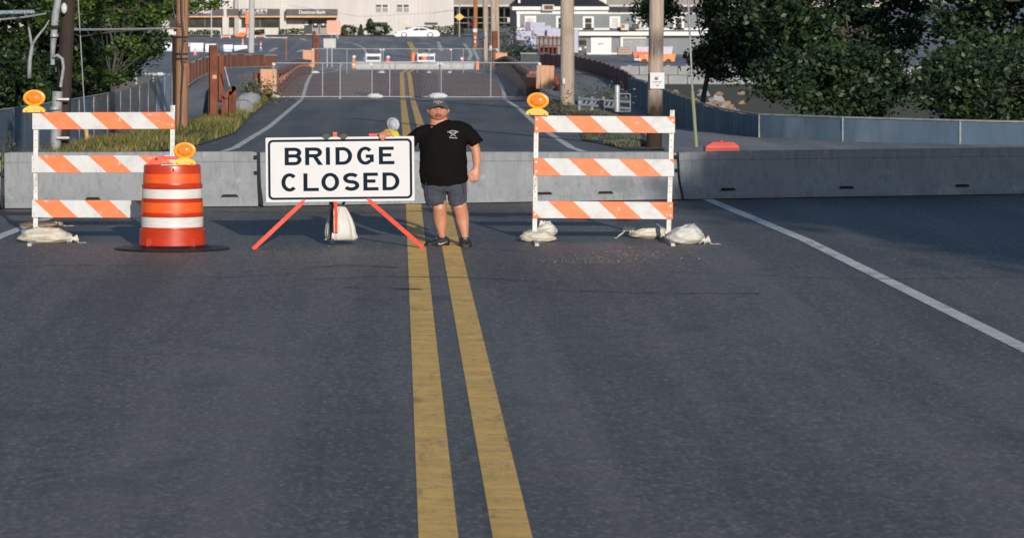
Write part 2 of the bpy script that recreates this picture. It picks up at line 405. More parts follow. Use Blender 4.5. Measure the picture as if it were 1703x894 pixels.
basic('rust_truss', (0.30, 0.13, 0.095), (0.21, 0.09, 0.07), .7, 0, 3, bmp=.3, c3=(0.15, 0.06, 0.05), s3=2)
basic('web_tan', (0.42, 0.32, 0.21), (0.34, 0.25, 0.17), .8, 0, 2)
basic('rust_red', (0.20, 0.050, 0.045), (0.15, 0.036, 0.034), .7, 0, 3, bmp=.3, c3=(0.09, 0.02, 0.02), s3=2)
basic('steel_grey', (0.30, 0.31, 0.33), (0.24, 0.25, 0.27), .5, .3, 5)
basic('conduit', (0.33, 0.34, 0.35), (0.26, 0.26, 0.27), .6, 0, 6, bmp=.15, c3=(.2, .19, .18), s3=4)
basic('pipe_white', (0.60, 0.60, 0.61), (0.48, 0.48, 0.49), .5, 0, 9)
basic('gate_pipe', (0.42, 0.43, 0.45), (0.34, 0.35, 0.37), .5, .2, 5)
def deck():
    m, nt, b = nodes('bridge_deck'); v = coord(nt)
    c = mixc(nt, ramp(nt, noise_n(nt, coord(nt, (.25, 1, 1)), .9, 6, .7), .35, .65), (0.25, 0.165, 0.15), (0.33, 0.225, 0.20))
    br = nt.nodes.new('ShaderNodeTexBrick'); br.inputs['Scale'].default_value = 3.0; br.inputs['Mortar Size'].default_value = .06; br.offset = 0
    br.inputs['Color1'].default_value = (1, 1, 1, 1); br.inputs['Color2'].default_value = (.8, .8, .8, 1); br.inputs['Mortar'].default_value = (.2, .2, .2, 1)
    br.inputs['Brick Width'].default_value = .5; br.inputs['Row Height'].default_value = .5
    nt.links.new(v, br.inputs['Vector'])
    mul = nt.nodes.new('ShaderNodeMix'); mul.data_type = 'RGBA'; mul.blend_type = 'MULTIPLY'; mul.inputs[0].default_value = .75
    nt.links.new(c, mul.inputs[6]); nt.links.new(br.outputs[0], mul.inputs[7])
    c2 = mixc(nt, math_n(nt, 'MULTIPLY', ramp(nt, noise_n(nt, coord(nt, (.3, .25, 1)), .8, 5), .50, .60), .7), mul.outputs[2], (0.30, 0.16, 0.10))
    nt.links.new(c2, b.inputs['Base Color']); b.inputs['Roughness'].default_value = .7
deck()
basic('soil', (0.12, 0.10, 0.065), (0.085, 0.08, 0.045), .95, 0, 2.5, bmp=.6, bdist=.03, c3=(0.075, 0.085, 0.03), s3=1.1)
basic('sand_ground', (0.36, 0.27, 0.18), (0.28, 0.21, 0.14), .95, 0, 1.5, bmp=.4, bdist=.03)
basic('lawn_ground', (0.10, 0.09, 0.05), (0.07, 0.07, 0.04), .95, 0, .6, bmp=.4, bdist=.03)
def leafmat(name, cols, trans=.25, rough=.5):
    m, nt, b = nodes(name)
    at = nt.nodes.new('ShaderNodeAttribute'); at.attribute_name = 'tint'
    cr = nt.nodes.new('ShaderNodeValToRGB')
    for i, cc in enumerate(cols):
        e = cr.color_ramp.elements[i] if i < 2 else cr.color_ramp.elements.new(1.0)
        e.position = i / (len(cols) - 1); e.color = (*cc, 1)
    nt.links.new(at.outputs['Fac'], cr.inputs[0]); nt.links.new(cr.outputs[0], b.inputs['Base Color'])
    b.inputs['Roughness'].default_value = rough
    tr = nt.nodes.new('ShaderNodeBsdfTranslucent'); nt.links.new(cr.outputs[0], tr.inputs[0])
    mx = nt.nodes.new('ShaderNodeMixShader'); mx.inputs[0].default_value = trans
    nt.links.new(b.outputs[0], mx.inputs[1]); nt.links.new(tr.outputs[0], mx.inputs[2]); nt.links.new(mx.outputs[0], nt.nodes['Material Output'].inputs[0])
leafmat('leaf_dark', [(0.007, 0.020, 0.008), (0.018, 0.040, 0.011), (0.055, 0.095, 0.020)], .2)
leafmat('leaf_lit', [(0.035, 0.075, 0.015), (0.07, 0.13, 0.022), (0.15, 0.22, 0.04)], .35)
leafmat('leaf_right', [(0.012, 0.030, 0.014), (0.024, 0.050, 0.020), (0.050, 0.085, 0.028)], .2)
leafmat('leaf_hedge', [(0.022, 0.040, 0.010), (0.045, 0.075, 0.018), (0.075, 0.12, 0.025)])
leafmat('grass', [(0.07, 0.075, 0.025), (0.15, 0.15, 0.030), (0.32, 0.26, 0.09)], .3)
leafmat('grass_dry', [(0.10, 0.12, 0.05), (0.16, 0.16, 0.08), (0.26, 0.22, 0.13)], .3)
leafmat('weed_grey', [(0.07, 0.10, 0.07), (0.11, 0.13, 0.08), (0.18, 0.19, 0.12)], .25)
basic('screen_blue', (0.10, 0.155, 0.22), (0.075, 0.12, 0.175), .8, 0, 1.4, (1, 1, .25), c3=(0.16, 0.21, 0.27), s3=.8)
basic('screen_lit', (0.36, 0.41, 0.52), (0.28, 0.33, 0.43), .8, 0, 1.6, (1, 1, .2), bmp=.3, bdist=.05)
# ------------------------------------------------------------------ ground shape
def interp(t, x):
    if x <= t[0][0]: return t[0][1]
    for (a, va), (b, vb) in zip(t, t[1:]):
        if x <= b: 
            u = (x - a) / (b - a); return va + (vb - va) * u
    return t[-1][1]
PROF = [(-80, 0), (56, 0), (64, -.06), (75, -.24), (100, -.72), (125, -1.14), (148, -1.52), (155, -1.60), (165, -1.60), (178, -1.52), (188, -1.50), (198, -1.57), (210, -1.80), (221, -2.03), (232, -2.16), (242, -2.20), (256, -2.10), (275, -1.92), (300, -1.70), (330, -1.40), (346, -1.27), (365, -1.32), (2500, -1.5)]
LOFF = [(56, 0), (75, -.35), (90, -.62), (110, -.35), (130, -.05), (150, .40), (180, .42), (215, .25), (235, .1), (260, 0)]
ROFF = [(60, 0), (86, .05), (111, -.30), (140, -.22), (159, -.1), (240, 0)]
LOTL = [(40, 0), (60, -1.2), (100, -2.4), (150, -2.6), (230, -2.5), (310, -2.05), (346, -1.3), (365, -1.34), (2500, -1.5)]
LOTR = [(60, 0), (80, -.5), (110, -1.4), (150, -2.5), (230, -2.98), (340, -2.90), (360, -2.9), (2500, -2.9)]
def ss(a, b, x):
    t = max(0, min(1, (x - a) / (b - a))); return t * t * (3 - 2 * t)
def g(x, y):
    p = interp(PROF, y); z = p
    if x < -6.3:
        z = p + interp(LOFF, y) * ss(-6.3, -8.2, x)
        e = 11.6 if y < 250 else 13
        z += (interp(LOTL, y) - z) * ss(-e, -e - 2.2, x)
    if x > 6.6:
        z = p + interp(ROFF, y) * ss(6.6, 8.2, x)
        z += (interp(LOTR, y) - z) * ss(12.4, 14.6, x) * ss(90, 120, y)
    return z
def sheet(name, mat, xf, y0, y1, dz, step=2.0, nx=2, kind='structure', parent=None):
    ys = []; y = y0
    while y < y1: ys.append(y); y += step
    ys.append(y1); mb = MB(); vs = []; fs = []
    for y in ys:
        xa, xb = xf(y)
        for i in range(nx + 1):
            x = xa + (xb - xa) * i / nx; vs.append((x, y, g(x, y) + dz))
    for j in range(len(ys) - 1):
        for i in range(nx):
            a = j * (nx + 1) + i; fs.append((a, a + 1, a + nx + 2, a + nx + 1))
    mb.add(vs, fs); o = mb.build(name, mat, parent)
    if kind: o['kind'] = kind
    return o
# one ground sheet out to the horizon
def axis(parts):
    out = []
    for a, b, s in parts:
        n = max(1, round((b - a) / s)); out += [a + (b - a) * i / n for i in range(n)]
    return out + [parts[-1][1]]
gx = axis([(-1200, -200, 200), (-200, -40, 20), (-40, -16, 4), (-16, 20, .5), (20, 48, 4), (48, 200, 20), (200, 1200, 200)])
gy = axis([(-600, -50, 110), (-50, 50, 10), (50, 380, 2), (380, 500, 30), (500, 2400, 380)])
mb = MB(); vs = [(x, y, g(x, y)) for y in gy for x in gx]; n = len(gx)
mb.add(vs, [(j * n + i, j * n + i + 1, (j + 1) * n + i + 1, (j + 1) * n + i) for j in range(len(gy) - 1) for i in range(n - 1)])
o = struct(mb, 'ground', 'lot_asphalt', recalc=False, smooth=True)
# roads and paths, each a sheet above the one below
def poly_x(t): return lambda y: interp(t, y)
roadL = poly_x([(0, -60), (58, -60), (62, -30), (66, -12), (70, -4.9), (80, -4.5), (106, -4.9), (139, -5.5), (150, -5.7), (226, -5.9), (238, -9), (260, -16), (300, -60)])
roadR = poly_x([(0, 60), (58, 60), (64, 20), (70, 5.4), (80, 5.0), (106, 5.6), (139, 6.4), (150, 6.5), (226, 6.8), (238, 8), (260, 12), (300, 60)])
sheet('road', 'asphalt', lambda y: (roadL(y), roadR(y)), -30, 237, .012, 1.0, 24)
sheet('road_junction', 'lot_asphalt', lambda y: (roadL(y), roadR(y)), 237, 338, .012, 1.0, 24)
sheet('bridge_deck', 'bridge_deck', lambda y: (-5.5, 6.3), 151, 224, .020, 1.0, 2)
sheet('expansion_joint', 'pipe_white', lambda y: (-4.5, 5.4), 149.4, 150.6, .026, .3, 1)
sheet('verge', 'soil', lambda y: (interp([(56, -14), (70, -8.4), (80, -7.3), (100, -6.0), (139, -6.4), (150, -6.6)], y), interp([(56, -5.4), (70, -5.0), (75, -4.35), (88, -4.15), (106, -4.6), (139, -5.3), (150, -5.5)], y)), 58, 150, .03, 2, 6)
sheet('verge', 'soil', lambda y: (interp([(70, 4.9), (80, 4.3), (100, 5.2), (148, 6.2)], y), interp([(70, 5.6), (80, 5.8), (92, 6.4), (110, 8.4), (148, 8.6)], y)), 72, 148, .03, 2, 6)
sheet('footpath', 'path_asphalt', lambda y: (interp([(62, -14), (90, -8.9), (130, -8.9), (152, -9.3), (180, -9.9), (215, -10.3), (235, -8.3)], y), interp([(62, -8.0), (80, -7.2), (100, -6.0), (139, -6.3), (150, -6.6), (235, -6.4)], y)), 64, 236, .022, 2, 6)
sheet('footpath', 'path_asphalt', lambda y: (interp([(66, 5.3), (92, 6.4), (110, 8.2), (148, 8.2), (160, 7.0), (238, 7.2)], y), interp([(66, 12), (86, 8.2), (111, 9.1), (140, 10.0), (159, 11.1), (197, 11.6), (220, 11.4), (238, 9.9)], y)), 68, 238, .022, 2, 6)
sheet('pavement', 'concrete_pale', lambda y: (-60, 8), 354, 363, .10, 3, 2)
# sandy bank beyond the left fence
sheet('bank', 'sand_ground', lambda y: (-30, -13.6), 178, 226, .03, 4, 5)
sheet('bank', 'lawn_ground', lambda y: (-34, -13.8), 98, 176, .03, 4, 5)
sheet('bank', 'sand_ground', lambda y: (11.2, 14.5), 126, 228, .03, 3, 6)
sheet('bank', 'lawn_ground', lambda y: (14.5, 60), 80, 228, .03, 3, 12)
# ------------------------------------------------------------------ painted markings
def line(name, pts, w, mat, dz=.022, step=1.5):
    vs = []; fs = []; P = []
    for (x0, y0), (x1, y1) in zip(pts, pts[1:]):
        k = max(1, int(math.hypot(x1 - x0, y1 - y0) / step))
        P += [(x0 + (x1 - x0) * i / k, y0 + (y1 - y0) * i / k) for i in range(k)]
    P.append(pts[-1])
    for i, p in enumerate(P):
        a = Vector(P[min(i + 1, len(P) - 1)]) - Vector(P[max(i - 1, 0)]); a.normalize()
        for sgn in (-1, 1):
            x = p[0] - a.y * w / 2 * sgn; y = p[1] + a.x * w / 2 * sgn; vs.append((x, y, g(x, y) + dz))
    fs = [(2 * i, 2 * i + 1, 2 * i + 3, 2 * i + 2) for i in range(len(P) - 1)]
    return struct(MB().add(vs, fs), name, mat)
for xc in (.230, .650):
    line('yellow_line', [(xc, 8), (xc, 151)], .225, 'yellow_line', .017)
    line('yellow_line', [(xc, 151), (xc, 200), (xc + .03, 224), (xc + .5, 240)], .225, 'yellow_line', .027)
line('edge_line', [(-5.9, 20), (-5.05, 43.6), (-4.68, 49), (-4.1, 60), (-3.48, 73.5), (-3.6, 95), (-4.0, 130), (-4.22, 151)], .17, 'white_line', .017)
line('edge_line', [(-4.22, 151), (-4.65, 175), (-5.0, 200), (-4.75, 224), (-4.0, 236)], .17, 'white_line', .027)
line('edge_line', [(5.7, 20), (5.1, 43), (4.72, 50), (4.2, 60), (3.72, 73.5), (3.95, 95), (4.55, 130), (4.72, 151)], .17, 'white_line', .017)
line('edge_line', [(4.72, 151), (5.2, 170), (5.55, 200), (5.3, 224), (4.5, 238)], .17, 'white_line', .027)
def pxg(px, py, d): return ((px - 662) * d / F, d)
def line_px(pts, w, mat='white_line', dz=.02):
    out = []
    for px, py in pts:                      # find the ground point seen at this pixel
        lo, hi = 60., 352.
        for _ in range(40):
            m = (lo + hi) / 2; x = (px - 662) * m / F
            if CAM_H - (py + 10) * m / F < interp(PROF, m): hi = m
            else: lo = m
        out.append(((px - 662) * lo / F, lo))
    return line('lane_line', out, w, mat, dz)
line_px([(565, 69), (590, 73), (605, 80), (610, 90), (606, 101)], .22)
line_px([(679, 70), (684, 80), (690, 92)], .22, 'yellow_line'); line_px([(683.5, 70), (688.5, 80), (694, 92)], .22, 'yellow_line')
line_px([(691, 72), (719, 73)], 1.2); line_px([(729, 70), (735, 85)], .35); line_px([(739, 73), (772, 73.5), (781, 84), (784, 91), (780, 101)], .3)
line_px([(787, 80), (796, 100)], .25)
line_px([(449, 86), (461, 80)], .4); line_px([(495, 87), (505, 83)], .4); line_px([(424, 75), (428, 73)], .3); line_px([(500, 64), (510, 68)], .4); line_px([(430, 63), (480, 66), (560, 69)], .25)
# tar cracks and thin seams near the camera
def crack(pts, w):
    vs = []; fs = []; P = []
    for (a, b) in zip(pts, pts[1:]):
        for i in range(8):
            t = i / 8; P.append((a[0] + (b[0] - a[0]) * t + random.uniform(-.015, .015), a[1] + (b[1] - a[1]) * t + random.uniform(-.05, .05)))
    for i, p in enumerate(P):
        ww = w * random.uniform(.05, .9)
        vs += [(p[0], p[1] - ww, g(*p) + .0225), (p[0], p[1] + ww, g(*p) + .0225)]
    for i in range(len(P) - 1): fs.append((2 * i, 2 * i + 2, 2 * i + 3, 2 * i + 1))
    return vs, fs
mb = MB()
for pts, w in [([(-.9, 37.0), (-.2, 37.4), (.9, 37.2), (1.6, 36.6)], .03), ([(-1.3, 38.3), (-.6, 38.9), (.1, 38.6)], .04), ([(-2.9, 37.4), (-1.8, 37.3), (-.9, 38.0)], .02),
               ([(-4.9, 38.6), (-3.8, 38.9), (-2.6, 38.8)], .02), ([(.1, 44.2), (.9, 41.5), (1.7, 40.9)], .03), ([(1.0, 47.6), (2.2, 47.0), (3.3, 46.6)], .05), ([(1.2, 36), (2.4, 35.3), (3.9, 35.2)], .03),
               ([(-4.8, 40.3), (-3.9, 40.0)], .015), ([(-.6, 36.0), (.4, 35.7)], .05), ([(3, 38), (5, 37), (7, 37.4)], .02), ([(.5, 48.6), (-1, 48.2), (-3, 48.7)], .04)]:
    vs, fs = crack(pts, w); mb.add(vs, fs)
o = mb.build('tar_crack', 'dark_void'); o['kind'] = 'structure'
mb = MB()
for i in range(750):
    r = random.random()
    if r < .5: x, y = random.gauss(2.7, .38), random.gauss(40.4, .45)
    elif r < .72: x, y = random.gauss(2.1, .4), random.gauss(39.6, .25)
    elif r < .85: x, y = random.gauss(-1.2, .9), random.gauss(40.9, .5)
    else: x, y = random.uniform(-5, 7), random.uniform(24, 49)
    s = random.uniform(.002, .007) if random.random() < .985 else random.uniform(.009, .016)
    a = random.random() * 6; z = .012
    mb.add([(x + s * math.cos(a), y + s * math.sin(a), z), (x + s * math.cos(a + 2.1), y + s * math.sin(a + 2.1), z), (x + s * math.cos(a + 4.2), y + s * math.sin(a + 4.2), z), (x, y, z + s)], [(0, 1, 3), (1, 2, 3), (2, 0, 3)])
basic('grit', (0.36, 0.31, 0.25), (0.26, 0.23, 0.20), .9, 0, 40)
tag(mb.build('sand_grit', 'grit'), 'scattered pale sand and grit on the road by the sandbags', 'grit', None, 'stuff')
# ------------------------------------------------------------------ concrete barrier pieces
def barrier(p0, p1, h0, h1, label, slots, z0=(0, 0)):
    t = thing('concrete_barrier', label, 'barrier', (p0[0], p0[1], 0), 0, 'concrete barrier pieces across the road')
    dx, dy = p1[0] - p0[0], p1[1] - p0[1]; L = math.hypot(dx, dy); a = math.atan2(dy, dx); t.rotation_euler.z = a
    # section, y negative = towards camera; z as fraction of height
    sec = [(-.30, .035), (-.30, .11), (-.285, .14), (-.17, .36), (-.125, .54), (-.10, .80), (-.098, .812), (-.088, .818), (-.094, .83), (-.085, .985), (-.075, 1.0)]
    full = sec + [(-x, z) for x, z in sec[::-1]]
    mb = MB(); vs = []; N = 40; n = len(full)
    for i in range(N + 1):
        u = i / N; h = h0 + (h1 - h0) * u; zz = z0[0] + (z0[1] - z0[0]) * u
        e = .012 if i in (0, N) else 0
        for (y, z) in full:
            wob = noise.noise(Vector((u * L * 1.3, y * 3, z * 4 + p0[0]))) * .004
            vs.append((u * L, y * (1 - e * 2) + wob, zz + z * h - (e if z > .9 else 0)))
    fs = [(i * n + j, i * n + (j + 1) % n, (i + 1) * n + (j + 1) % n, (i + 1) * n + j) for i in range(N) for j in range(n)]
    fs += [tuple(range(n))[::-1], tuple(N * n + j for j in range(n))]
    mb.add(vs, fs); b = mb.build('body', 'concrete', t, smooth=28)
    for (sx, sz, w) in slots:      # lifting slots at the toe
        u = sx / L; h = h0 + (h1 - h0) * u; m = MB()
        yy = -.30 + (sz - .14) * .52 if sz > .14 else -.302
        m.prism([(sx, sz * h), (sx + w, sz * h), (sx + w * .86, sz * h + .035), (sx + w * .1, sz * h + .035)], yy - .006, yy + .05)
        m.build('slot', 'dark_void', t)
    for zf in (.62, .9):
        m = MB(); m.box((L - .02, -.115, h1 * zf), (.05, .06, .05)); m.build('connection_pin', 'dark_void', t)
    m = MB(); m.box((L / 2, 0, .01), (L * .98, .5, .02)); m.build('gap_shade', 'dark_void', t)  # dark strip painted as the shadow gap under the barrier
    return t
XB = lambda px, d: (px - 662) * d / F
barrier((-12.0, 49.1), (-5.7, 49.35), .83, .82, 'concrete barrier piece at far left behind the striped barricade, running out of frame', [(1, .2, .3)])
barrier((-5.66, 49.4), (-2.06, 49.9), .815, .805, 'sunlit concrete barrier piece behind the orange drum', [(1.15, .17, .22), (3.1, .2, .26)])
barrier((-2.02, 49.92), (4.16, 51.6), .80, .72, 'long concrete barrier piece behind the standing man', [(.1, .4, .02), (4.15, .17, .24), (5.1, .17, .24)])
barrier((4.2, 51.62), (10.2, 53.2), .72, .72, 'shaded concrete barrier piece at right beyond the second barricade', [(.6, .2, .24), (2.5, .2, .24), (4.4, .2, .24)])
barrier((10.24, 53.22), (16.2, 54.8), .72, .72, 'concrete barrier piece at the far right end of the row', [(2.5, .2, .24)])
# ------------------------------------------------------------------ warning light
def warning_light(loc, label, rz=0, cat='warning light', lens='amber_lens', rim='amber_rim', base='lamp_yellow', group='amber warning lights'):
    t = thing('warning_light', label, cat, loc, rz, group)
    mb = MB()       # base body, bevelled trapezoid
    p = [(-.136, .0), (.136, .0), (.140, .012), (.136, .034), (.118, .052), (.06, .082), (-.06, .082), (-.118, .052), (-.136, .034), (-.140, .012)]
    mb.prism([(x * .95, z) for x, z in p], -.058, .058); mb.prism([(x, z * .97 + .001) for x, z in p], -.05, .05)
    b = mb.build('battery_case', base, t)
    for s in (-1, 1):
        m = MB(); m.box((s * .092, -.0605, .014), (.024, .008, .010)); m.build('bolt', 'black_plastic', b)
    m = MB(); m.box((0, -.0595, .043), (.055, .003, .018)); m.build('maker_plate', 'galv', b)
    m = MB(); m.tube([(0, 0, .07), (0, 0, .10)], [(.05, .03), (.045, .03)], 12); m.build('neck', rim, t)
    c = (0, 0, .178)
    m = MB()        # rim: an elliptical ring
    P = [(.098, -.030), (.104, -.034), (.134, -.026), (.140, -.012), (.140, .012), (.134, .026), (.104, .034), (.098, .030)]
    n = 40; vs = []; fs = []
    for j in range(n):
        th = 2 * math.pi * j / n
        for r, y in P: vs.append((c[0] + r * math.cos(th), y, c[2] + r * .735 * math.sin(th)))
    k = len(P)
    fs = [(j * k + i, j * k + (i + 1) % k, ((j + 1) % n) * k + (i + 1) % k, ((j + 1) % n) * k + i) for j in range(n) for i in range(k)]
    m.add(vs, fs); m.build('rim', rim, t, smooth=40)
    for s, nm in ((-1, 'lens'), (1, 'lens')):
        m = MB(); rs = [(.0, .052), (.045, .049), (.075, .040), (.092, .028), (.103, .012)]; vs = []; fs = []
        for r, y in rs:
            for j in range(n):
                th = 2 * math.pi * j / n; vs.append((r * math.cos(th), s * y, c[2] + r * .735 * math.sin(th)))
        for i in range(len(rs) - 1): fs += [(i * n + j, i * n + (j + 1) % n, (i + 1) * n + (j + 1) % n, (i + 1) * n + j) for j in range(n)]
        m.add(vs, fs); m.build(nm, lens, t, smooth=True)
    for th in (90, 205, 335):
        m = MB(); m.tube([(.121 * math.cos(R(th)), -.036, c[2] + .121 * .735 * math.sin(R(th))), (.121 * math.cos(R(th)), -.026, c[2] + .121 * .735 * math.sin(R(th)))], .006, 8); m.build('screw', 'leg_red', t)
    return t
# ------------------------------------------------------------------ striped barricades
def barricade(name, label, xL, xR, d, rails, posts, group='striped barricades in front of the concrete barrier'):
    s = S(d); cx = (posts[0][0] + posts[1][0]) / 2
    X0 = (cx - 662) / s
    t = thing(name, label, 'barricade', (X0, d, 0), 0, group)
    Z = lambda py: CAM_H - (py + 10) / s
    XX = lambda px: (px - cx) / s
    for (ptx, pty, pbx, pby) in posts:
        mb = MB(); zt = Z(pty); zb = .03; xt, xb = XX(ptx), XX(pbx)
        mb.add([(xb - .028, -.024, zb), (xb + .028, -.024, zb), (xb + .028, .024, zb), (xb - .028, .024, zb), (xt - .028, -.024, zt), (xt + .028, -.024, zt), (xt + .028, .024, zt), (xt - .028, .024, zt)],
               [(0, 1, 5, 4), (1, 2, 6, 5), (2, 3, 7, 6), (3, 0, 4, 7), (4, 5, 6, 7), (3, 2, 1, 0)])
        p = mb.build('post', 'white_metal', t)
        m = MB()
        for q in range(18):
            z = zb + .12 + q * .08
            if z < zt - .03: m.tube([(xb + (xt - xb) * (z - zb) / (zt - zb), -.0255, z), (xb + (xt - xb) * (z - zb) / (zt - zb), -.020, z)], .006, 6)
        h = m.build('punched_holes', 'dark_void', p); h['kind'] = 'stuff'
        m = MB(); m.cbox((xb, 0, .075), (.085, .075, .15), .006); m.build('sleeve', 'white_metal', t)
        m = MB(); m.cbox((xb, -.12, .026), (.055, 1.25, .045), .005); m.build('foot', 'galv', t)
    for (xl, yl, xr, yr, hgt, ph) in rails:       # left px, top-left y, right px, top-right y, height px, stripe phase px
        w = (xr - xl) / s; hh = hgt / s
        ang = math.atan2(-(yr - yl), (xr - xl))
        mb = MB(); mb.cbox((0, 0, 0), (w, .022, hh), .004)
        r = mb.build('rail', 'stripes_%d' % ph if 'stripes_%d' % ph in MAT else (striped('stripes_%d' % ph, ph / 100.0), 'stripes_%d' % ph)[1], t)
        r.location = (XX((xl + xr) / 2), -.038, Z((yl + yr) / 2) - hh / 2); r.rotation_euler.y = -ang
        for sx in (-1, 1):
            for sz in (-1, 1):
                m = MB(); xx = sx * (w / 2 - .03); m.tube([(xx, -.018, sz * hh * .27), (xx, -.010, sz * hh * .27)], .013, 10); m.tube([(xx, -.024, sz * hh * .27), (xx, -.017, sz * hh * .27)], .007, 6)
                q = m.build('bolt', 'bolt_steel', r)
    return t
# stripe phase: x + 1.10 z relative to the rail centre at which an orange band starts (hundredths of a metre)
barricade('barricade', 'orange and white striped three rail barricade with the orange drum in front of it', 55, 291, 42.7,
          [(54.5, 187, 291.5, 186, 28.2, -68), (53.5, 258, 292, 258, 28.6, -70), (54, 332, 290, 333, 29, -74)], [(60.2, 187, 59.8, 400), (288, 175, 285.5, 400)])
barricade('barricade', 'orange and white striped three rail barricade at right with sandbags on both feet', 888, 1122, 42.7,
          [(889, 192, 1122.5, 193.5, 27.8, -38), (888, 262.6, 1121, 264.5, 28.6, -33), (886, 333.6, 1119, 335.5, 28.6, 6)], [(892.5, 193, 889.3, 401), (1118.5, 183, 1111.8, 405)])
s427 = S(42.7)
warning_light(((58 - 662) / s427, 42.66, 3.09 - 196.4 / s427), 'amber warning light on the left end of the barricade behind the drum')
warning_light(((893.5 - 662) / s427, 42.66, 3.09 - 201 / s427), 'amber warning light on the left end of the right hand barricade', R(-4)).rotation_euler.y = R(3)
# ------------------------------------------------------------------ traffic drum
DX, DY = (286.8 - 662) / S(41.45), 41.45
t = thing('traffic_drum', 'orange traffic drum with two white bands on a black rubber base', 'traffic drum', (DX, DY, 0))
def ring(name, prof, mat, parent, thick=.010, n=72, fn=None, smooth=35):
    P = prof + [(r - thick, z) for r, z in prof[::-1]]
    mb = MB(); vs = []; fs = []; k = len(P)
    for j in range(n):
        th = 2 * math.pi * j / n
        for r, z in P:
            rr = fn(r, z, th) if fn else r
            vs.append((rr * math.cos(th), rr * .76 * math.sin(th), z))
    fs = [(j * k + i, j * k + (i + 1) % k, ((j + 1) % n) * k + (i + 1) % k, ((j + 1) % n) * k + i) for j in range(n) for i in range(k)]
    mb.add(vs, fs); return mb.build(name, mat, parent, smooth=smooth)
def dent(r, z, th): return r + .005 * noise.noise(Vector((math.cos(th) * 2, math.sin(th) * 2, z * 5)))
# shell: steps from bottom to top
ring('shell', [(.404, .052), (.402, .08), (.398, .225), (.396, .262), (.378, .268), (.376, .285), (.374, .410), (.384, .416), (.384, .436), (.372, .440), (.366, .60), (.370, .622), (.362, .630), (.359, .750), (.366, .758), (.366, .795), (.352, .80), (.347, .84), (.345, .935), (.343, 1.01), (.338, 1.026), (.325, 1.034), (.02, 1.040)], 'drum_orange', t, fn=dent)
for nm, z0, z1, mt, r0, r1 in [('reflective_band', .288, .408, 'drum_white', .3775, .3765), ('reflective_band', .634, .745, 'drum_white', .3655, .3625), ('orange_band', .463, .585, 'drum_bright', .3725, .3690), ('orange_band', .818, .928, 'drum_bright', .3520, .3490)]:
    ring(nm, [(r0, z0), (r0 - .0008, (z0 + z1) / 2), (r1, z1)], mt, t, thick=.005, fn=dent)
ring('rubber_base', [(.42, .006), (.69, .004), (.70, .020), (.685, .036), (.60, .034), (.50, .040), (.44, .062), (.41, .070)], 'black_rubber', t, thick=.03, fn=lambda r, z, th: r * (1 + .02 * noise.noise(Vector((math.cos(th), math.sin(th), 4)))))
for a in (232, 308):
    m = MB(); x, y = .405 * math.cos(R(a)), .405 * .76 * math.sin(R(a))
    m.add([(x - .05, y - .002, .055), (x + .045, y - .002, .055), (x + .045, y - .014, .16), (x - .045, y - .004, .155), (x - .05, y + .1, .055), (x + .045, y + .1, .055), (x + .045, y + .1, .17), (x - .045, y + .1, .17)],
          [(0, 1, 2, 3), (4, 5, 6, 7), (0, 1, 5, 4), (2, 3, 7, 6), (0, 3, 7, 4), (1, 2, 6, 5)]); m.build('lug', 'drum_orange', t)
m = MB()             # moulded lifting handle: flat frame with a long opening
yy = -.03
m.prism([(-.33, 1.03), (-.20, 1.125), (-.165, 1.135), (.22, 1.125), (.30, 1.03), (.26, 1.03), (.20, 1.095), (-.13, 1.095), (-.13, 1.055), (-.15, 1.03)], yy - .03, yy + .03)
h = m.build('handle', 'leg_red', t)
m = MB(); m.tube([(-.187, yy - .033, 1.10), (-.187, yy - .02, 1.10)], .018, 14); m.build('handle_eye', 'drum_orange', h)
m = MB(); m.tube([(-.187, yy - .0345, 1.10), (-.187, yy - .02, 1.10)], .010, 10); m.build('handle_hole', 'dark_void', h)
m = MB(); m.box((-.02, -.20, 1.036), (.20, .05, .016)); m.build('maker_label', 'sign_white', t)
m = MB(); m.tube([(.03, -.29, 1.00), (.04, -.30, .97)], .006, 6); m.build('drain_nub', 'drum_orange', t)
s415 = S(41.45)
warning_light(((308.2 - 662) / s415, 41.40, 1.036), 'amber warning light on top of the orange drum').scale = (.97, 1, .96)
# ------------------------------------------------------------------ BRIDGE CLOSED sign and its stand
SD = 41.85; ss_ = S(SD)
SX = (566 - 662) / ss_
def sz(py): return CAM_H - (py + 10) / ss_
t = thing('road_sign', 'white BRIDGE CLOSED sign with black border leaning on its stand', 'sign', (SX, SD, sz(281.3)), 0)
t.rotation_euler = (R(-2.0), R(-.62), 0)
PW, PH = 247 / ss_, 107 / ss_
def rrect(w, h, r, n=8):
    out = []
    for cx, cz, a in ((w / 2 - r, h / 2 - r, 0), (-w / 2 + r, h / 2 - r, 90), (-w / 2 + r, -h / 2 + r, 180), (w / 2 - r, -h / 2 + r, 270)):
        for i in range(n + 1):
            th = R(a + 90 * i / n); out.append((cx + r * math.cos(th), cz + r * math.sin(th)))
    return out
m = MB(); m.prism(rrect(PW, PH, .012), -.008, .008); m.build('panel', 'sign_white', t)
m = MB(); A = rrect(PW - .055, PH - .055, .06); B = rrect(PW - .055 - .058, PH - .055 - .054, .036); n = len(A)
vs = [(x, -.0098, z) for x, z in A] + [(x, -.0098, z) for x, z in B]
m.add(vs, [(i, (i + 1) % n, n + (i + 1) % n, n + i) for i in range(n)]); m.build('border', 'sign_black', t)
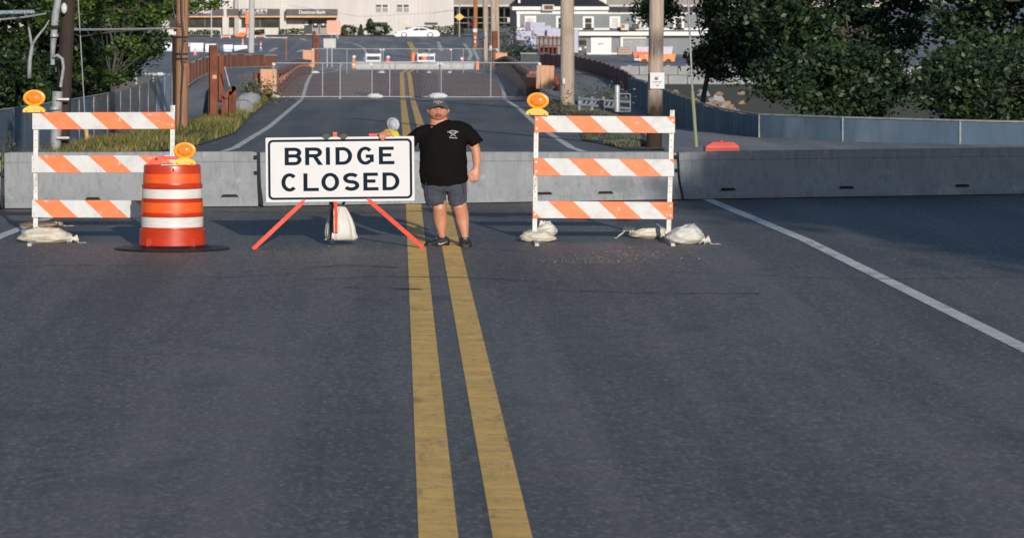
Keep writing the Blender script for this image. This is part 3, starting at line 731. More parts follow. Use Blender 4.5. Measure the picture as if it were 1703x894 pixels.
# stroke lettering
def ribbon(m, pts, tx, tz, y, closed=False):
    n = len(pts); P = [Vector((p[0], p[1])) for p in pts]; vs = []
    for i in range(n):
        a = P[(i - 1) % n] if (closed or i > 0) else P[0]; b = P[(i + 1) % n] if (closed or i < n - 1) else P[-1]
        d = (b - a).normalized(); nx, nz = -d.y, d.x
        if 0 < i < n - 1 or closed:
            d1 = (P[i] - P[(i - 1) % n]).normalized(); d2 = (P[(i + 1) % n] - P[i]).normalized()
            cosb = max(.55, Vector((-d.y, d.x)).dot(Vector((-d1.y, d1.x))))
        else: cosb = 1
        hx, hz = tx / 2, tz / 2
        vs += [(P[i].x + nx * hx / cosb, y, P[i].y + nz * hz / cosb), (P[i].x - nx * hx / cosb, y, P[i].y - nz * hz / cosb)]
    fs = [(2 * i, 2 * i + 1, 2 * i + 3, 2 * i + 2) for i in range(n - 1)]
    if closed: fs.append((2 * n - 2, 2 * n - 1, 1, 0))
    m.add(vs, fs)
def arc(cx, cz, rx, rz, a0, a1, n=14): return [(cx + rx * math.cos(R(a0 + (a1 - a0) * i / n)), cz + rz * math.sin(R(a0 + (a1 - a0) * i / n))) for i in range(n + 1)]
def glyph(ch, x, z, w, h, tx=.050, tz=.040):
    m = MB(); l, r, b, tp = x + tx / 2, x + w - tx / 2, z + tz / 2, z + h - tz / 2; mid = z + h * .53; y = -.0098
    def bar(x0, z0, x1, z1, dy=0): m.add([(x0, y - dy, z0), (x1, y - dy, z0), (x1, y - dy, z1), (x0, y - dy, z1)], [(0, 1, 2, 3)])
    def stem(): bar(x, z, x + tx, z + h)
    a = x + tx - .002
    if ch == 'I': stem()
    if ch == 'L': stem(); bar(a, z, x + w, z + tz, .0003)
    if ch == 'E': stem(); bar(a, z, x + w, z + tz, .0003); bar(a, z + h - tz, x + w * .96, z + h, .0003); bar(a, mid - tz / 2, x + w * .80, mid + tz / 2, .0003)
    if ch == 'D':
        stem(); c = x + w * .45; ribbon(m, [(a, tp)] + arc(c, z + h / 2, r - c, h / 2 - tz / 2, 90, -90, 20) + [(a, b)], tx, tz, y - .0003)
    if ch in 'BR':
        stem(); rr = (tp - mid) / 2; c = x + w * .60; sw = .95 if ch == 'B' else 1.0
        ribbon(m, [(a, tp)] + arc(c, mid + rr, (r - c) * sw, rr, 90, -90, 12) + [(a, mid)], tx, tz, y - .0003)
        if ch == 'B':
            r2 = (mid - b) / 2; ribbon(m, [(a, mid - .001)] + arc(c, b + r2, r - c, r2, 90, -90, 12) + [(a, b)], tx, tz, y - .0006)
        else:
            m.add([(x + w * .40, y - .0006, mid), (x + w * .66, y - .0006, mid), (x + w + .012, y - .0006, z), (x + w - .048, y - .0006, z)], [(0, 1, 2, 3)])
    if ch == 'O': ribbon(m, arc(x + w / 2, z + h / 2, w / 2 - tx / 2, h / 2 - tz / 2 + .003, 0, 360, 32)[:-1], tx, tz, y, True)
    if ch in 'CG':
        ribbon(m, arc(x + w / 2, z + h / 2, w / 2 - tx / 2, h / 2 - tz / 2 + .003, 42, 318, 28), tx, tz, y)
        if ch == 'G': bar(x + w * .52, z + h * .38, x + w, z + h * .38 + tz, .0003); bar(x + w - tx, z + h * .14, x + w, z + h * .385, .0006)
    if ch == 'S':
        q = (h - tz) / 4; P = arc(x + w / 2, tp - q, w / 2 - tx / 2, q, 28, 180, 10)[:-1] + arc(x + w / 2, tp - q, w / 2 - tx / 2, q, 180, 255, 5) 
        P2 = arc(x + w / 2, b + q, w / 2 - tx / 2, q, 75, 0, 5) + arc(x + w / 2, b + q, w / 2 - tx / 2, q, 0, -152, 10)[1:]
        ribbon(m, P + P2, tx, tz * 1.06, y)
    return m
def gx_(zx): return (420 + zx / 4.257 - 566) / ss_
for ch, x0, x1 in (('B', 230, 350), ('R', 375, 495), ('I', 522, 551), ('D', 590, 708), ('G', 742, 861), ('E', 897, 1007)):
    glyph(ch, gx_(x0), sz(274) - sz(281.3), (x1 - x0) / 4.257 / ss_, 29.2 / ss_).build('letter', 'sign_black', t)
for ch, x0, x1 in (('C', 205, 322), ('L', 361, 470), ('O', 488, 614), ('S', 642, 757), ('E', 785, 893), ('D', 921, 1041)):
    glyph(ch, gx_(x0), sz(317.2) - sz(281.3), (x1 - x0) / 4.257 / ss_, 29.6 / ss_).build('letter', 'sign_black', t)
# the stand: red mast, splayed legs, clamps, cross bar
st = thing('sign_stand', 'red folding tripod stand holding the BRIDGE CLOSED sign', 'sign stand', (SX, SD + .1, 0))
def lp(px, py, d): v = W(px, py, d); return (v.x - SX, d - SD - .1, v.z)
m = MB(); m.box((lp(557.5, 278, SD + .03)[0], -.05, (sz(220) + sz(340)) / 2), (.048, .045, sz(220) - sz(340)));  m.build('mast', 'leg_red', st)
def barleg(a, b, wx, wy, name, mat='leg_red', par=st):
    a = Vector(a); b = Vector(b); d = (b - a).normalized(); n = Vector((0, 1, 0)); u = n.cross(d).normalized(); v = d.cross(u)
    vs = [p + u * i * wx / 2 + v * j * wy / 2 for p in (a, b) for i, j in ((-1, -1), (1, -1), (1, 1), (-1, 1))]
    return MB().add(vs, [(0, 1, 5, 4), (1, 2, 6, 5), (2, 3, 7, 6), (3, 0, 4, 7), (0, 1, 2, 3), (4, 5, 6, 7)]).build(name, mat, par)
barleg(lp(504, 336, SD - .03), lp(420.5, 414.5, 41.45), .050, .035, 'leg'); barleg(lp(615, 334, SD - .03), lp(704.5, 411.5, 41.55), .050, .035, 'leg')
barleg(lp(558.7, 336, SD - .03), lp(559.3, 387, SD - .25), .038, .03, 'leg')
barleg(lp(551, 336, SD + .15), lp(553, 404.5, SD + .25), .05, .05, 'rear_leg', 'black_plastic')
barleg(lp(507.5, 331.5, SD - .028), lp(503, 336.5, SD - .028), .022, .014, 'hook'); barleg(lp(611.5, 330, SD - .028), lp(616, 335, SD - .028), .022, .014, 'hook')
barleg(lp(614, 224.2, SD + .07), lp(664, 223.6, SD + .07), .028, .03, 'cross_bar')
barleg(lp(500, 300, SD + .05), lp(620, 300, SD + .05), .04, .03, 'cross_bar')
for px in (543.5, 572):
    m = MB(); c = lp(px, 226.6, SD - .01)
    m.prism([(c[0] - .055, c[2]), (c[0] - .015, c[2] + .034), (c[0] + .015, c[2] + .034), (c[0] + .055, c[2]), (c[0] + .015, c[2] - .032), (c[0] - .015, c[2] - .032)], c[1] - .018, c[1] + .03); m.build('clamp', 'black_plastic', st)
wl_ = warning_light(tuple(W(651, 224.5, SD + .10)), 'small warning light with clear lens behind the sign, beside the resting hand', R(52), lens='clear_lens', rim='clear_lens', base='lamp_lime', group='warning lights with clear lenses')
wl_.scale = (.72, .8, .78); wl_.rotation_euler = (0, R(16), R(-50)); del wl_['group']
# ------------------------------------------------------------------ sandbags
def sandbag(name, label, c, size, rz=0, seed=1, mat='bag_white', knot=None, sag=0.0, tilt=0, group=None):
    """c = centre on the ground, size = full length, depth, height"""
    L, D, H = size[0] / 2, size[1] / 2, size[2]
    t = thing(name, label, 'sandbag', c, rz, group)
    mb = MB(); vs = []; nu, nv = 44, 26; off = Vector((seed * 7.3, seed * 3.1, 0))
    for i in range(nv + 1):
        ph = math.pi * i / nv
        for j in range(nu):
            th = 2 * math.pi * j / nu
            d = Vector((math.sin(ph) * math.cos(th), math.sin(ph) * math.sin(th), -math.cos(ph)))
            sx = math.copysign(abs(d.x) ** .85, d.x); sy = math.copysign(abs(d.y) ** .75, d.y)
            zz = d.z * .5 + .5
            w = 1 + .16 * noise.noise(d * 1.6 + off) + .10 * noise.noise(Vector((d.x * 3, d.y * 9, d.z * 9)) + off) + .07 * noise.noise(Vector((d.x * 7, d.y * 3, d.z * 12)) + off)
            hgt = H * (1 - .35 * d.x * tilt) * (1 - sag * (1 - d.x * d.x) * .5)
            taper = (1 - .35 * abs(sx) ** 3)
            x, y, z = sx * L * w, sy * D * w * taper, max(.0, (zz * w) * hgt * taper - .004 * 0)
            if z < .012: z = .004
            vs.append((x, y, z))
    fs = [(i * nu + j, i * nu + (j + 1) % nu, (i + 1) * nu + (j + 1) % nu, (i + 1) * nu + j) for i in range(nv) for j in range(nu)]
    mb.add(vs, fs); mb.build('sack', mat, t, smooth=True)
    if knot:
        sgn = 1 if knot[0] > 0 else -1
        kx, ky, kz = knot
        m = MB()
        m.tube([(kx - sgn * .07, ky, kz), (kx - sgn * .01, ky, kz + .005), (kx + sgn * .02, ky, kz), (kx + sgn * .07, ky - .01, kz + .02)], [(.055, .04), (.02, .018), (.022, .02), (.045, .012)], 14, jitter=.22)
        m.build('tied_neck', mat, t, smooth=True)
        rnd = random.Random(seed)
        for q in range(2):
            m = MB(); p = Vector((kx + sgn * .03, ky, kz)); pts = [tuple(p)]
            for i in range(7): p = p + Vector((sgn * rnd.uniform(.01, .035), rnd.uniform(-.02, .01), 0)); p.z = max(.008, p.z - .02); pts.append(tuple(p + Vector((0, 0, rnd.uniform(0, .008)))))
            m.tube(pts, .0045, 5); m.build('tie_string', 'string', t)
        m = MB()
        for q in range(9):
            a = rnd.uniform(0, 6.28); m.tube([(kx, ky, kz), (kx + .05 * math.cos(a), ky - .02, kz + .05 * math.sin(a))], [.012, .003], 5)
        fe = m.build('frayed_end', 'string', t); fe['kind'] = 'stuff'
    return t
def gp(px, py):       # near ground point
    d = CAM_H * F / (py + 10); return ((px - 662) * d / F, d, 0.0)
x, y, _ = gp(75, 404); sandbag('sandbag', 'cream sandbag lying over the left foot of the barricade behind the drum', (x, y, 0), (.70, .42, .185), R(-6), 3, knot=(.36, -.05, .06), tilt=.3)
x, y, _ = gp(66, 377); sandbag('sandbag', 'flattened torn brown sandbag lying behind the left barricade foot', (x, y, 0), (.52, .5, .085), R(2), 5, 'bag_brown', knot=(.24, 0, .03), sag=.5)
x, y, _ = gp(895, 403); sandbag('sandbag', 'cream sandbag under the right barricade left foot, with another bag on it', (x, y, 0), (.45, .44, .15), R(3), 8, knot=None)
x, y, _ = gp(909, 402); sandbag('sandbag', 'small bunched sandbag on top of the cream one under the right barricade', (x, y + .02, .06), (.26, .3, .18), R(20), 11, 'bag_grey', knot=(-.03, -.02, .17))
x, y, _ = gp(1081, 397); sandbag('sandbag', 'long cream sandbag lying just left of the right barricade right post', (x, y, 0), (.50, .42, .165), R(-2), 14, knot=(-.26, 0, .12), tilt=-.2)
x, y, _ = gp(1141, 407); sandbag('sandbag', 'plump grey white sandbag at far right beside the barricade post', (x, y, 0), (.46, .46, .24), R(2), 17, 'bag_grey', knot=(.22, -.05, .06))
m = MB(); x, y, _ = gp(42, 404); m.cbox((x, y, .03), (.10, .10, .03), .004); 
# bag hanging from the stand
hb = thing('sandbag', 'sandbag hanging from the stand below the BRIDGE CLOSED sign', 'sandbag', (W(566, 390, SD + .3).x, SD + .32, 0))
zz0 = CAM_H - 409 / S(SD + .3); zz1 = CAM_H - 350 / S(SD + .3)
prof = [(.02, zz0 + .012), (.14, zz0), (.178, zz0 + .03), (.183, zz0 + .09), (.170, zz0 + .17), (.140, zz0 + .26), (.100, zz0 + .34), (.072, zz0 + .385), (.055, zz0 + .41), (.06, zz0 + .435), (.045, zz0 + .44)]
def pleat(r, z, th):
    u = min(1, (z - zz0) / .42)
    k = .03 + .11 * u
    rr = r * (1 + k * math.sin(th * 11 + 2 * math.sin(th * 3)) + .05 * noise.noise(Vector((math.cos(th) * 2, math.sin(th) * 2, z * 4))))
    if math.cos(th) > .6 and u < .2: rr *= 1 + .30 * (1 - u / .2) * (math.cos(th) - .6) / .4
    return rr
m = MB(); m.lathe([(r, z) for r, z in prof], 88, 1, .72, fn=pleat); m.build('sack', 'bag_grey', hb, smooth=True)
m = MB()
for i in range(26):
    th = i / 26 * 6.28; m.tube([(.17 * math.cos(th), .12 * math.sin(th), zz0 + .02), (.19 * math.cos(th), .135 * math.sin(th), zz0 + random.uniform(-.004, .006))], [.004, .002], 4)
fe = m.build('frayed_end', 'string', hb); fe['kind'] = 'stuff'
m = MB(); m.tube([(-.05, 0, zz1 - .03), (.03, -.02, zz1 - .01), (.06, 0, zz1 + .05), (.0, 0, zz1 + .08)], .02, 8); m.build('tie', 'black_plastic', hb)
# ------------------------------------------------------------------ the man
def skin():
    m, nt, b = nodes('skin'); v = coord(nt)
    c = mixc(nt, ramp(nt, noise_n(nt, v, 9, 5), .35, .65), (0.58, 0.275, 0.170), (0.50, 0.220, 0.130))
    c = mixc(nt, math_n(nt, 'MULTIPLY', ramp(nt, noise_n(nt, v, 22, 3), .5, .75), .35), c, (0.44, 0.13, 0.08))
    tc = nt.nodes.new('ShaderNodeTexCoord')
    def spot(p, r0, r1):
        vm = nt.nodes.new('ShaderNodeVectorMath'); vm.operation = 'DISTANCE'; nt.links.new(tc.outputs['Object'], vm.inputs[0]); vm.inputs[1].default_value = p; return ramp(nt, vm.outputs['Value'], r1, r0)
    hc = Vector(((729.3 - 747) / S(42.0), -.02, (410 - 183.5) / S(42.0) + .002))
    c = mixc(nt, math_n(nt, 'MULTIPLY', spot(hc + Vector((0, -.11, -.090)), .03, .075), .50), c, (0.30, 0.16, 0.11))      # stubble
    for sx in (-1, 1):
        c = mixc(nt, math_n(nt, 'MULTIPLY', spot(hc + Vector((sx * .060, -.11, -.016)), .01, .045), .45), c, (0.52, 0.13, 0.08))
        c = mixc(nt, math_n(nt, 'MULTIPLY', spot(hc + Vector((sx * .042, -.115, .020)), .008, .030), .45), c, (0.24, 0.095, 0.06))  # eye sockets darkened, their shade painted into the skin colour
    c = mixc(nt, math_n(nt, 'MULTIPLY', spot(hc + Vector((0, -.15, -.028)), .006, .028), .4), c, (0.55, 0.15, 0.09))
    nt.links.new(c, b.inputs['Base Color']); b.inputs['Roughness'].default_value = .48
    b.inputs['Subsurface Weight'].default_value = .12; b.inputs['Subsurface Radius'].default_value = (.02, .007, .004); b.inputs['Subsurface Scale'].default_value = .3
    bump(nt, b, noise_n(nt, v, 60, 3), .15, .003)
skin()
basic('lip', (0.30, 0.095, 0.065), (0.27, 0.085, 0.06), .5)
basic('eye_white', (0.55, 0.50, 0.46), rough=.3); basic('iris', (0.03, 0.02, 0.015), rough=.2)
basic('brow', (0.08, 0.04, 0.025), (0.05, 0.028, 0.02), .8, 0, 60)
basic('stubble', (0.30, 0.13, 0.08), (0.25, 0.11, 0.075), .7, 0, 60)
def cloth(name, a, b2, rough=.85, sheen=.15, sc=110):
    m, nt, b = nodes(name); v = coord(nt)
    c = mixc(nt, ramp(nt, noise_n(nt, v, 4, 6), .3, .7), a, b2); nt.links.new(c, b.inputs['Base Color']); b.inputs['Roughness'].default_value = rough
    b.inputs['Sheen Weight'].default_value = sheen
    bump(nt, b, math_n(nt, 'MULTIPLY_ADD', noise_n(nt, v, sc, 2), .2, noise_n(nt, v, 7, 5, .6, 1.2)), .5, .02)
cloth('shirt_black', (0.0050, 0.0044, 0.0046), (0.0075, 0.0066, 0.0066), .95, .0); MAT['shirt_black'].node_tree.nodes['Principled BSDF'].inputs['Specular IOR Level'].default_value = .12
cloth('shorts_grey', (0.055, 0.060, 0.085), (0.043, 0.048, 0.070), .85, .1)
cloth('cap_grey', (0.065, 0.075, 0.095), (0.048, 0.056, 0.072), .85, .1)
cloth('shoe_black', (0.012, 0.012, 0.013), (0.02, 0.02, 0.021), .55, 0)
basic('print_white', (0.62, 0.60, 0.58), (0.50, 0.48, 0.47), .7, 0, 40)
basic('shoe_grey', (0.10, 0.10, 0.105), (0.07, 0.07, 0.075), .6, 0, 30)
MD = 42.0
man = thing('person', 'man in grey cap, black T-shirt and dark grey shorts resting a hand on the sign', 'person', (W(747, 410, MD).x, MD, 0))
K = S(MD)
def q(px, py, y=0.0): return Vector(((px - 747) / K, y, (410 - py) / K + .002))
def remesh(o, vox, it=4, disp=None):
    md = o.modifiers.new('voxel', 'REMESH'); md.mode = 'VOXEL'; md.voxel_size = vox; md.use_smooth_shade = True
    sm = o.modifiers.new('smooth', 'SMOOTH'); sm.iterations = it; sm.factor = .5
    if disp:
        tx = bpy.data.textures.new('folds', 'CLOUDS'); tx.noise_scale = disp[1]; tx.noise_depth = 3
        d2 = o.modifiers.new('folds', 'DISPLACE'); d2.texture = tx; d2.strength = disp[0]; d2.mid_level = .5; d2.texture_coords = 'LOCAL'
        sm2 = o.modifiers.new('relax', 'SMOOTH'); sm2.iterations = 2
HC = q(729.3, 183.5, -.02)          # head centre
FS = .0        # how far the features sit above the middle of the head
def G(d, c, s): return math.exp(-((d.x - c[0]) ** 2 + (d.z - FS - c[1]) ** 2) / (2 * s * s))
def G2(d, c, sx, sz): return math.exp(-((d.x - c[0]) ** 2 / (2 * sx * sx) + (d.z - FS - c[1]) ** 2 / (2 * sz * sz)))
def headfn(d):
    rx, ry, rz = .115, .118, .130
    # flatten cheeks, square the jaw
    jaw = 1.0 + (.16 * ss(0.05, -.6, d.z) if d.z < .05 else 0) * (1 - abs(d.z)) 
    x = d.x * rx * (1 + .10 * ss(.1, -.55, d.z) * (1 - ss(-.75, -1, d.z))); y = d.y * ry; z = d.z * rz
    if d.z > .2: x *= 1.0
    if d.y < 0:
        f = -d.y; k = 0
        k += .034 * G2(d, (0, -.18), .13, .14) + .020 * G2(d, (0, .06), .085, .20)        # nose tip, bridge
        k -= .012 * (G2(d, (.36, .12), .20, .13) + G2(d, (-.36, .12), .20, .13))           # eye sockets
        k += .008 * (G2(d, (.34, .32), .26, .09) + G2(d, (-.34, .32), .26, .09))           # brow ridge
        k += .010 * (G(d, (.46, -.20), .18) + G(d, (-.46, -.20), .18))                     # cheeks
        k += .012 * G2(d, (0, -.46), .24, .10) - .006 * G2(d, (0, -.60), .3, .05) + .014 * G2(d, (0, -.78), .25, .14)   # lips, fold, chin
        k -= .004 * G2(d, (0, -.33), .06, .06)
        y -= k * (f ** .5)
    x *= 1 - .14 * ss(-.3, -.95, d.z)
    return Vector((x, y, z))
mb = MB()
mb.ell(HC, (1, 1, 1), 56, 44, headfn)
for sgn in (-1, 1):                 # ears
    mb.tube([HC + Vector((sgn * .112, .01, .020)), HC + Vector((sgn * .126, .015, -.006)), HC + Vector((sgn * .116, .01, -.038))], [(.014, .02), (.017, .032), (.010, .014)], 12)
    for nx in (.018,): mb.ell(HC + Vector((sgn * nx, -.134, -.030)), (.014, .016, .011), 10, 8)
mb.tube([q(729.5, 190, .02), q(730.5, 200, .015), q(731.5, 208, .02), q(732, 216, .03)], [(.100, .085), (.106, .088), (.125, .095), (.2, .11)], 28)
# trunk inside the clothes
mb.tube([q(732, 214, .03), q(735, 224, .02), q(737, 250), q(738, 285), q(740, 305)], [(.17, .09), (.24, .12), (.24, .15), (.25, .16), (.24, .14)], 28)
# right hand side arm, hanging
RA = [q(763, 216, .02), q(776, 223, .02), q(786, 236, .01), q(791.5, 250, 0), q(793.2, 262, -.01), q(793.5, 272, -.02), q(792.7, 280.5, -.03)]
mb.tube(RA, [(.085, .085), (.080, .08), (.068, .07), (.058, .055), (.056, .052), (.048, .044), (.040, .034)], 18)
hb_ = [q(792.6, 279, -.03), q(791, 285, -.04), q(789.5, 291, -.045), q(788.3, 295, -.045)]
mb.tube(hb_, [(.040, .032), (.056, .032), (.062, .032), (.055, .026)], 16)
# four fingers curled, thumb towards the body
for i, (fx, ln) in enumerate([(783.2, 5.5), (787, 7.5), (791, 7.0), (794.6, 5.0)]):
    mb.tube([q(fx, 293, -.05), q(fx - .3, 296.2, -.068), q(fx - .4, 296.2 + ln * .55, -.066), q(fx + .1, 295 + ln, -.045), q(fx + .3, 293.5 + ln, -.028)], [.0125, .0125, .0118, .0110, .009], 10)
mb.tube([q(786.5, 284, -.05), q(782, 287.5, -.07), q(780.6, 292, -.078), q(781.5, 297, -.075)], [.020, .019, .016, .011], 10)
# other arm reaching behind and over the sign
LA = [q(705, 220, .03), q(693, 226.5, .03), q(682, 234, .05), q(675.5, 239, .06), q(667, 233, .0), q(659, 227.5, -.075), q(653, 224.2, -.105)]
mb.tube(LA, [(.08, .08), (.072, .075), (.064, .066), (.060, .06), (.052, .05), (.042, .038), (.036, .030)], 18)
mb.tube([q(654, 224.4, -.10), q(648, 223.0, -.12), q(642, 221.8, -.135), q(635, 221.6, -.14)], [(.034, .032), (.038, .036), (.036, .038), (.026, .032)], 16)
for i, (fx, dx, ln) in enumerate([(642.2, -1.0, 9.2), (638.6, -.6, 11.6), (635.0, .2, 11.0), (631.6, 1.2, 8.6)]):
    mb.tube([q(fx, 221.5, -.14), q(fx - .2, 220.6, -.165), q(fx + dx * .2, 223.8, -.192), q(fx + dx * .7, 222.2 + ln * .55, -.190), q(fx + dx * 1.3, 221.5 + ln, -.180)], [.0105, .0108, .0100, .0092, .0075], 10)
mb.tube([q(650, 224, -.115), q(645, 227, -.125), q(641, 229, -.122)], [.017, .014, .010], 10)
# legs
mb.tube([q(722, 300), q(727, 320), q(731, 338, -.01), q(731.3, 345, -.025), q(732, 357, .01), q(733, 368, .01), q(734.5, 382, 0), q(735.5, 392, 0), q(736, 397, .01), q(736, 401, .015)],
        [(.16, .14), (.12, .12), (.086, .09), (.083, .088), (.087, .090), (.080, .075), (.055, .055), (.040, .042), (.036, .036), (.03, .03)], 26)
mb.tube([q(757, 300), q(761, 320), q(764, 336, -.01), q(764.8, 342, -.025), q(768.5, 357, .01), q(770, 368, .01), q(772.3, 382, -.01), q(773.5, 392, -.02), q(774, 397, -.02), q(774, 401, -.02)],
        [(.16, .14), (.12, .12), (.090, .09), (.087, .09), (.084, .088), (.078, .075), (.056, .055), (.042, .042), (.036, .036), (.03, .03)], 26)
body = mb.build('body', 'skin', man, smooth=True); remesh(body, .0045, 3)
# face details
fz = lambda px, py, y: q(px, py, y)
def face_y(dx, dz):
    d = Vector((dx / .115, 0, dz / .130)); r2 = 1 - d.x * d.x - d.z * d.z; d.y = -math.sqrt(max(0, r2)); return headfn(d).y
for sgn in (-1, 1):
    ex, ez = sgn * .042, .018; y = face_y(ex, ez)
    m = MB(); m.ell(HC + Vector((ex, y + .006, ez)), (.020, .009, .0055), 14, 8); e = m.build('eye', 'eye_white', man, smooth=True)
    m = MB(); m.ell(HC + Vector((ex, y - .0015, ez)), (.007, .003, .005), 10, 6); m.build('iris', 'iris', e, smooth=True)
    m = MB(); m.tube([HC + Vector((sgn * (.022 + k * .014), face_y(sgn * (.022 + k * .014),   .040) - .003, .038 + (.005 if k in (1, 2) else 0))) for k in range(4)], [(.006, .0065), (.007, .008), (.007, .007), (.004, .004)], 8); m.build('eyebrow', 'brow', man, smooth=True)
    m = MB(); m.tube([HC + Vector((sgn * (.028 + k * .011), face_y(sgn * (.028 + k * .011), .024) - .0025, .0235 + (.002 if k in (1, 2) else 0))) for k in range(4)], .0026, 6); m.build('eyelid', 'lip', man, smooth=True)
for dz, rr, mt in ((-.050, .0050, 'lip'), (-.062, .0060, 'lip'), (-.056, .0026, 'iris')):
    m = MB(); pts = [HC + Vector((x, face_y(x, dz) - (.0008 if mt == 'lip' else .0035), dz - abs(x) * .10)) for x in (-.034, -.02, -.008, .008, .02, .034)]
    m.tube(pts, [rr * .4, rr, rr, rr, rr, rr * .4], 8); m.build('lip' if mt == 'lip' else 'mouth_line', mt, man, smooth=True)  # dark line between the lips carries the crease shade as colour
for sgn in (-1, 1):
    m = MB(); m.ell(HC + Vector((sgn * .012, face_y(sgn * .012, -.036) - .004, -.0395)), (.005, .004, .003), 8, 5); m.build('nostril', 'iris', man)  # dark mark, the shade inside the nostril put into colour
# shirt
mb = MB()
mb.tube([q(731.5, 207.5, .03), q(733, 210.5, .025), q(734, 215, .02), q(736, 222, .01), q(737.3, 236, -.005), q(737.2, 252, -.02), q(737.4, 268, -.03), q(738, 284, -.03), q(738.8, 296, -.02), q(739.2, 301.5, -.01)],
        [(.122, .108), (.20, .130), (.27, .15), (.295, .165), (.288, .185), (.286, .205), (.291, .215), (.294, .21), (.296, .20), (.294, .195)], 44)
mb.tube([q(748, 214.5, .03), q(756, 211.8, .03), q(766, 213.5, .02), q(777.5, 220.5, .02), q(787, 231, .01), q(793, 240.5, 0)], [(.060, .06), (.084, .08), (.090, .10), (.094, .10), (.094, .095), (.094, .09)], 24)
mb.tube([q(720, 216, .03), q(706, 219, .03), q(693.5, 225, .03), q(685.5, 232.5, .045), q(680.5, 239.5, .06)], [(.082, .07), (.082, .09), (.082, .095), (.080, .09), (.082, .085)], 24)
shirt = mb.build('t_shirt', 'shirt_black', man, smooth=True); remesh(shirt, .010, 4, (.042, .13))
m = MB(); cpts = []
for i in range(29):
    th = 2 * math.pi * i / 28; cpts.append(q(731.3, 206.0, .022) + Vector((.117 * math.cos(th), .103 * math.sin(th), .016 * math.cos(th) + .014 * math.sin(th))))
m.tube(cpts, .0095, 8, cap=False); m.build('collar', 'shirt_black', shirt, smooth=True)
# chest print: arched lettering, crossed tools, lower lettering
pr = MB(); PY = -.188
def surf_y(x, z): return PY
def seg(a, b, w0, w1): 
    a = Vector(a); b = Vector(b); d = (b - a).normalized(); n2 = Vector((-d.y, d.x)); 
    P = [a + n2 * w0 / 2, a - n2 * w0 / 2, b - n2 * w1 / 2, b + n2 * w1 / 2]; vs = [(p.x, 0, p.y) for p in P]; pr.add(vs, [(0, 1, 2, 3)])
C0 = (753.6 - 747) / K; Z0 = (410 - 222.2) / K
rnd = random.Random(4)
for i in range(10):                  # illegible arched word, as blocky strokes
    u = (i - 4.5) / 4.5; x = u * .060; z = .033 - .014 * u * u; hh = .015
    seg((x - .0045, z), (x - .0045, z + hh), .003, .003); seg((x + .002, z), (x + .002, z + hh * rnd.choice((.6, 1))), .0025, .0025); seg((x - .004, z + hh * rnd.choice((.5, 1, .95))), (x + .003, z + hh * rnd.choice((.5, 1))), .003, .003)
for sgn in (-1, 1):
    seg((sgn * .040, .024), (sgn * .016, .006), .014, .009); seg((sgn * .016, .006), (-sgn * .034, -.024), .005, .004); seg((-sgn * .026, -.020), (-sgn * .038, -.027), .009, .003)
seg((0, .026), (0, .018), .010, .008)
for i in range(8):
    x = (i - 3.5) * .0118 + (.004 if i > 4 else 0); z = -.046 - .001 * i
    seg((x - .003, z), (x - .003, z + .012), .0028, .0028); seg((x + .003, z), (x + .003, z + .012), .0022, .0022); seg((x - .003, z + rnd.choice((.006, .0105))), (x + .003, z + rnd.choice((.006, .0105))), .0024, .0024)
print_o = pr.build('chest_print', 'print_white', shirt); print_o.location = (C0, PY - .035, Z0)
sw = print_o.modifiers.new('lay', 'SHRINKWRAP'); sw.target = shirt; sw.wrap_method = 'PROJECT'; sw.use_project_y = True; sw.use_positive_direction = True; sw.use_negative_direction = False; sw.offset = .008; sw.project_limit = .3
# shorts
mb = MB()
mb.tube([q(739, 293, -.01), q(739.2, 303, -.01), q(739.2, 312, 0), q(739, 318, 0)], [(.285, .18), (.282, .18), (.278, .17), (.25, .15)], 40)
mb.tube([q(722, 305), q(723.5, 318), q(725, 330), q(725.8, 340.5)], [(.15, .16), (.140, .15), (.128, .14), (.120, .13)], 28)
mb.tube([q(758.5, 305), q(760.5, 318), q(761.3, 330), q(761.8, 341)], [(.14, .16), (.128, .15), (.114, .14), (.104, .13)], 28)
shorts = mb.build('shorts', 'shorts_grey', man, smooth=True); remesh(shorts, .009, 3, (.038, .11))
for a, b in (((708.5, 303, -.165), (706.5, 322, -.14)), ((770, 303, -.165), (772.5, 322, -.13))):
    m = MB(); m.tube([q(*a), q((a[0] + b[0]) / 2 - .3, (a[1] + b[1]) / 2, -.16), q(*b)], .004, 6); m.build('pocket_seam', 'shorts_grey', shorts)
m = MB(); m.tube([q(739, 304, -.192), q(739.3, 312, -.184), q(739.5, 321, -.160)], .0045, 6); m.build('fly_seam', 'shorts_grey', shorts)
# cap
CC = HC + Vector((0, .005, .006)); mb = MB()
def capfn(d):
    z = d.z * .136 if d.z > 0 else d.z * .03
    r = 1 + .012 * math.cos(3 * math.atan2(d.y, d.x) * 2)
    dip = -.022 * max(0, -abs(d.y) + .8) if d.z < .15 else 0
    x, y = d.x * .124 * r, d.y * .135 * r
    if d.y < .15:
        zm = max(-.002, .060 - 4.4 * x * x) * ss(.15, -.25, d.y)
        z = max(z, zm)
    return Vector((x, y, z))
mb.ell(CC, (1, 1, 1), 44, 22, capfn); cap = mb.build('cap', 'cap_grey', man, smooth=True)
mb = MB(); vs = []; n = 26
for k, (dy, dz) in enumerate([(0, .0), (.03, .006), (.060, .004), (.078, -.004)]):
    for i in range(n + 1):
        a = -1.25 + 2.5 * i / n; x = .119 * math.sin(a) * (1 - .05 * k)
        y0 = -.128 * math.cos(a) * .98; y = y0 - dy * math.cos(a) ** .6
        z = .062 - 4.4 * x * x + dz * math.cos(a)
        vs.append(CC + Vector((x, y, z)))
top = len(vs); vs += [v + Vector((0, 0, -.006)) for v in vs]
fs = []
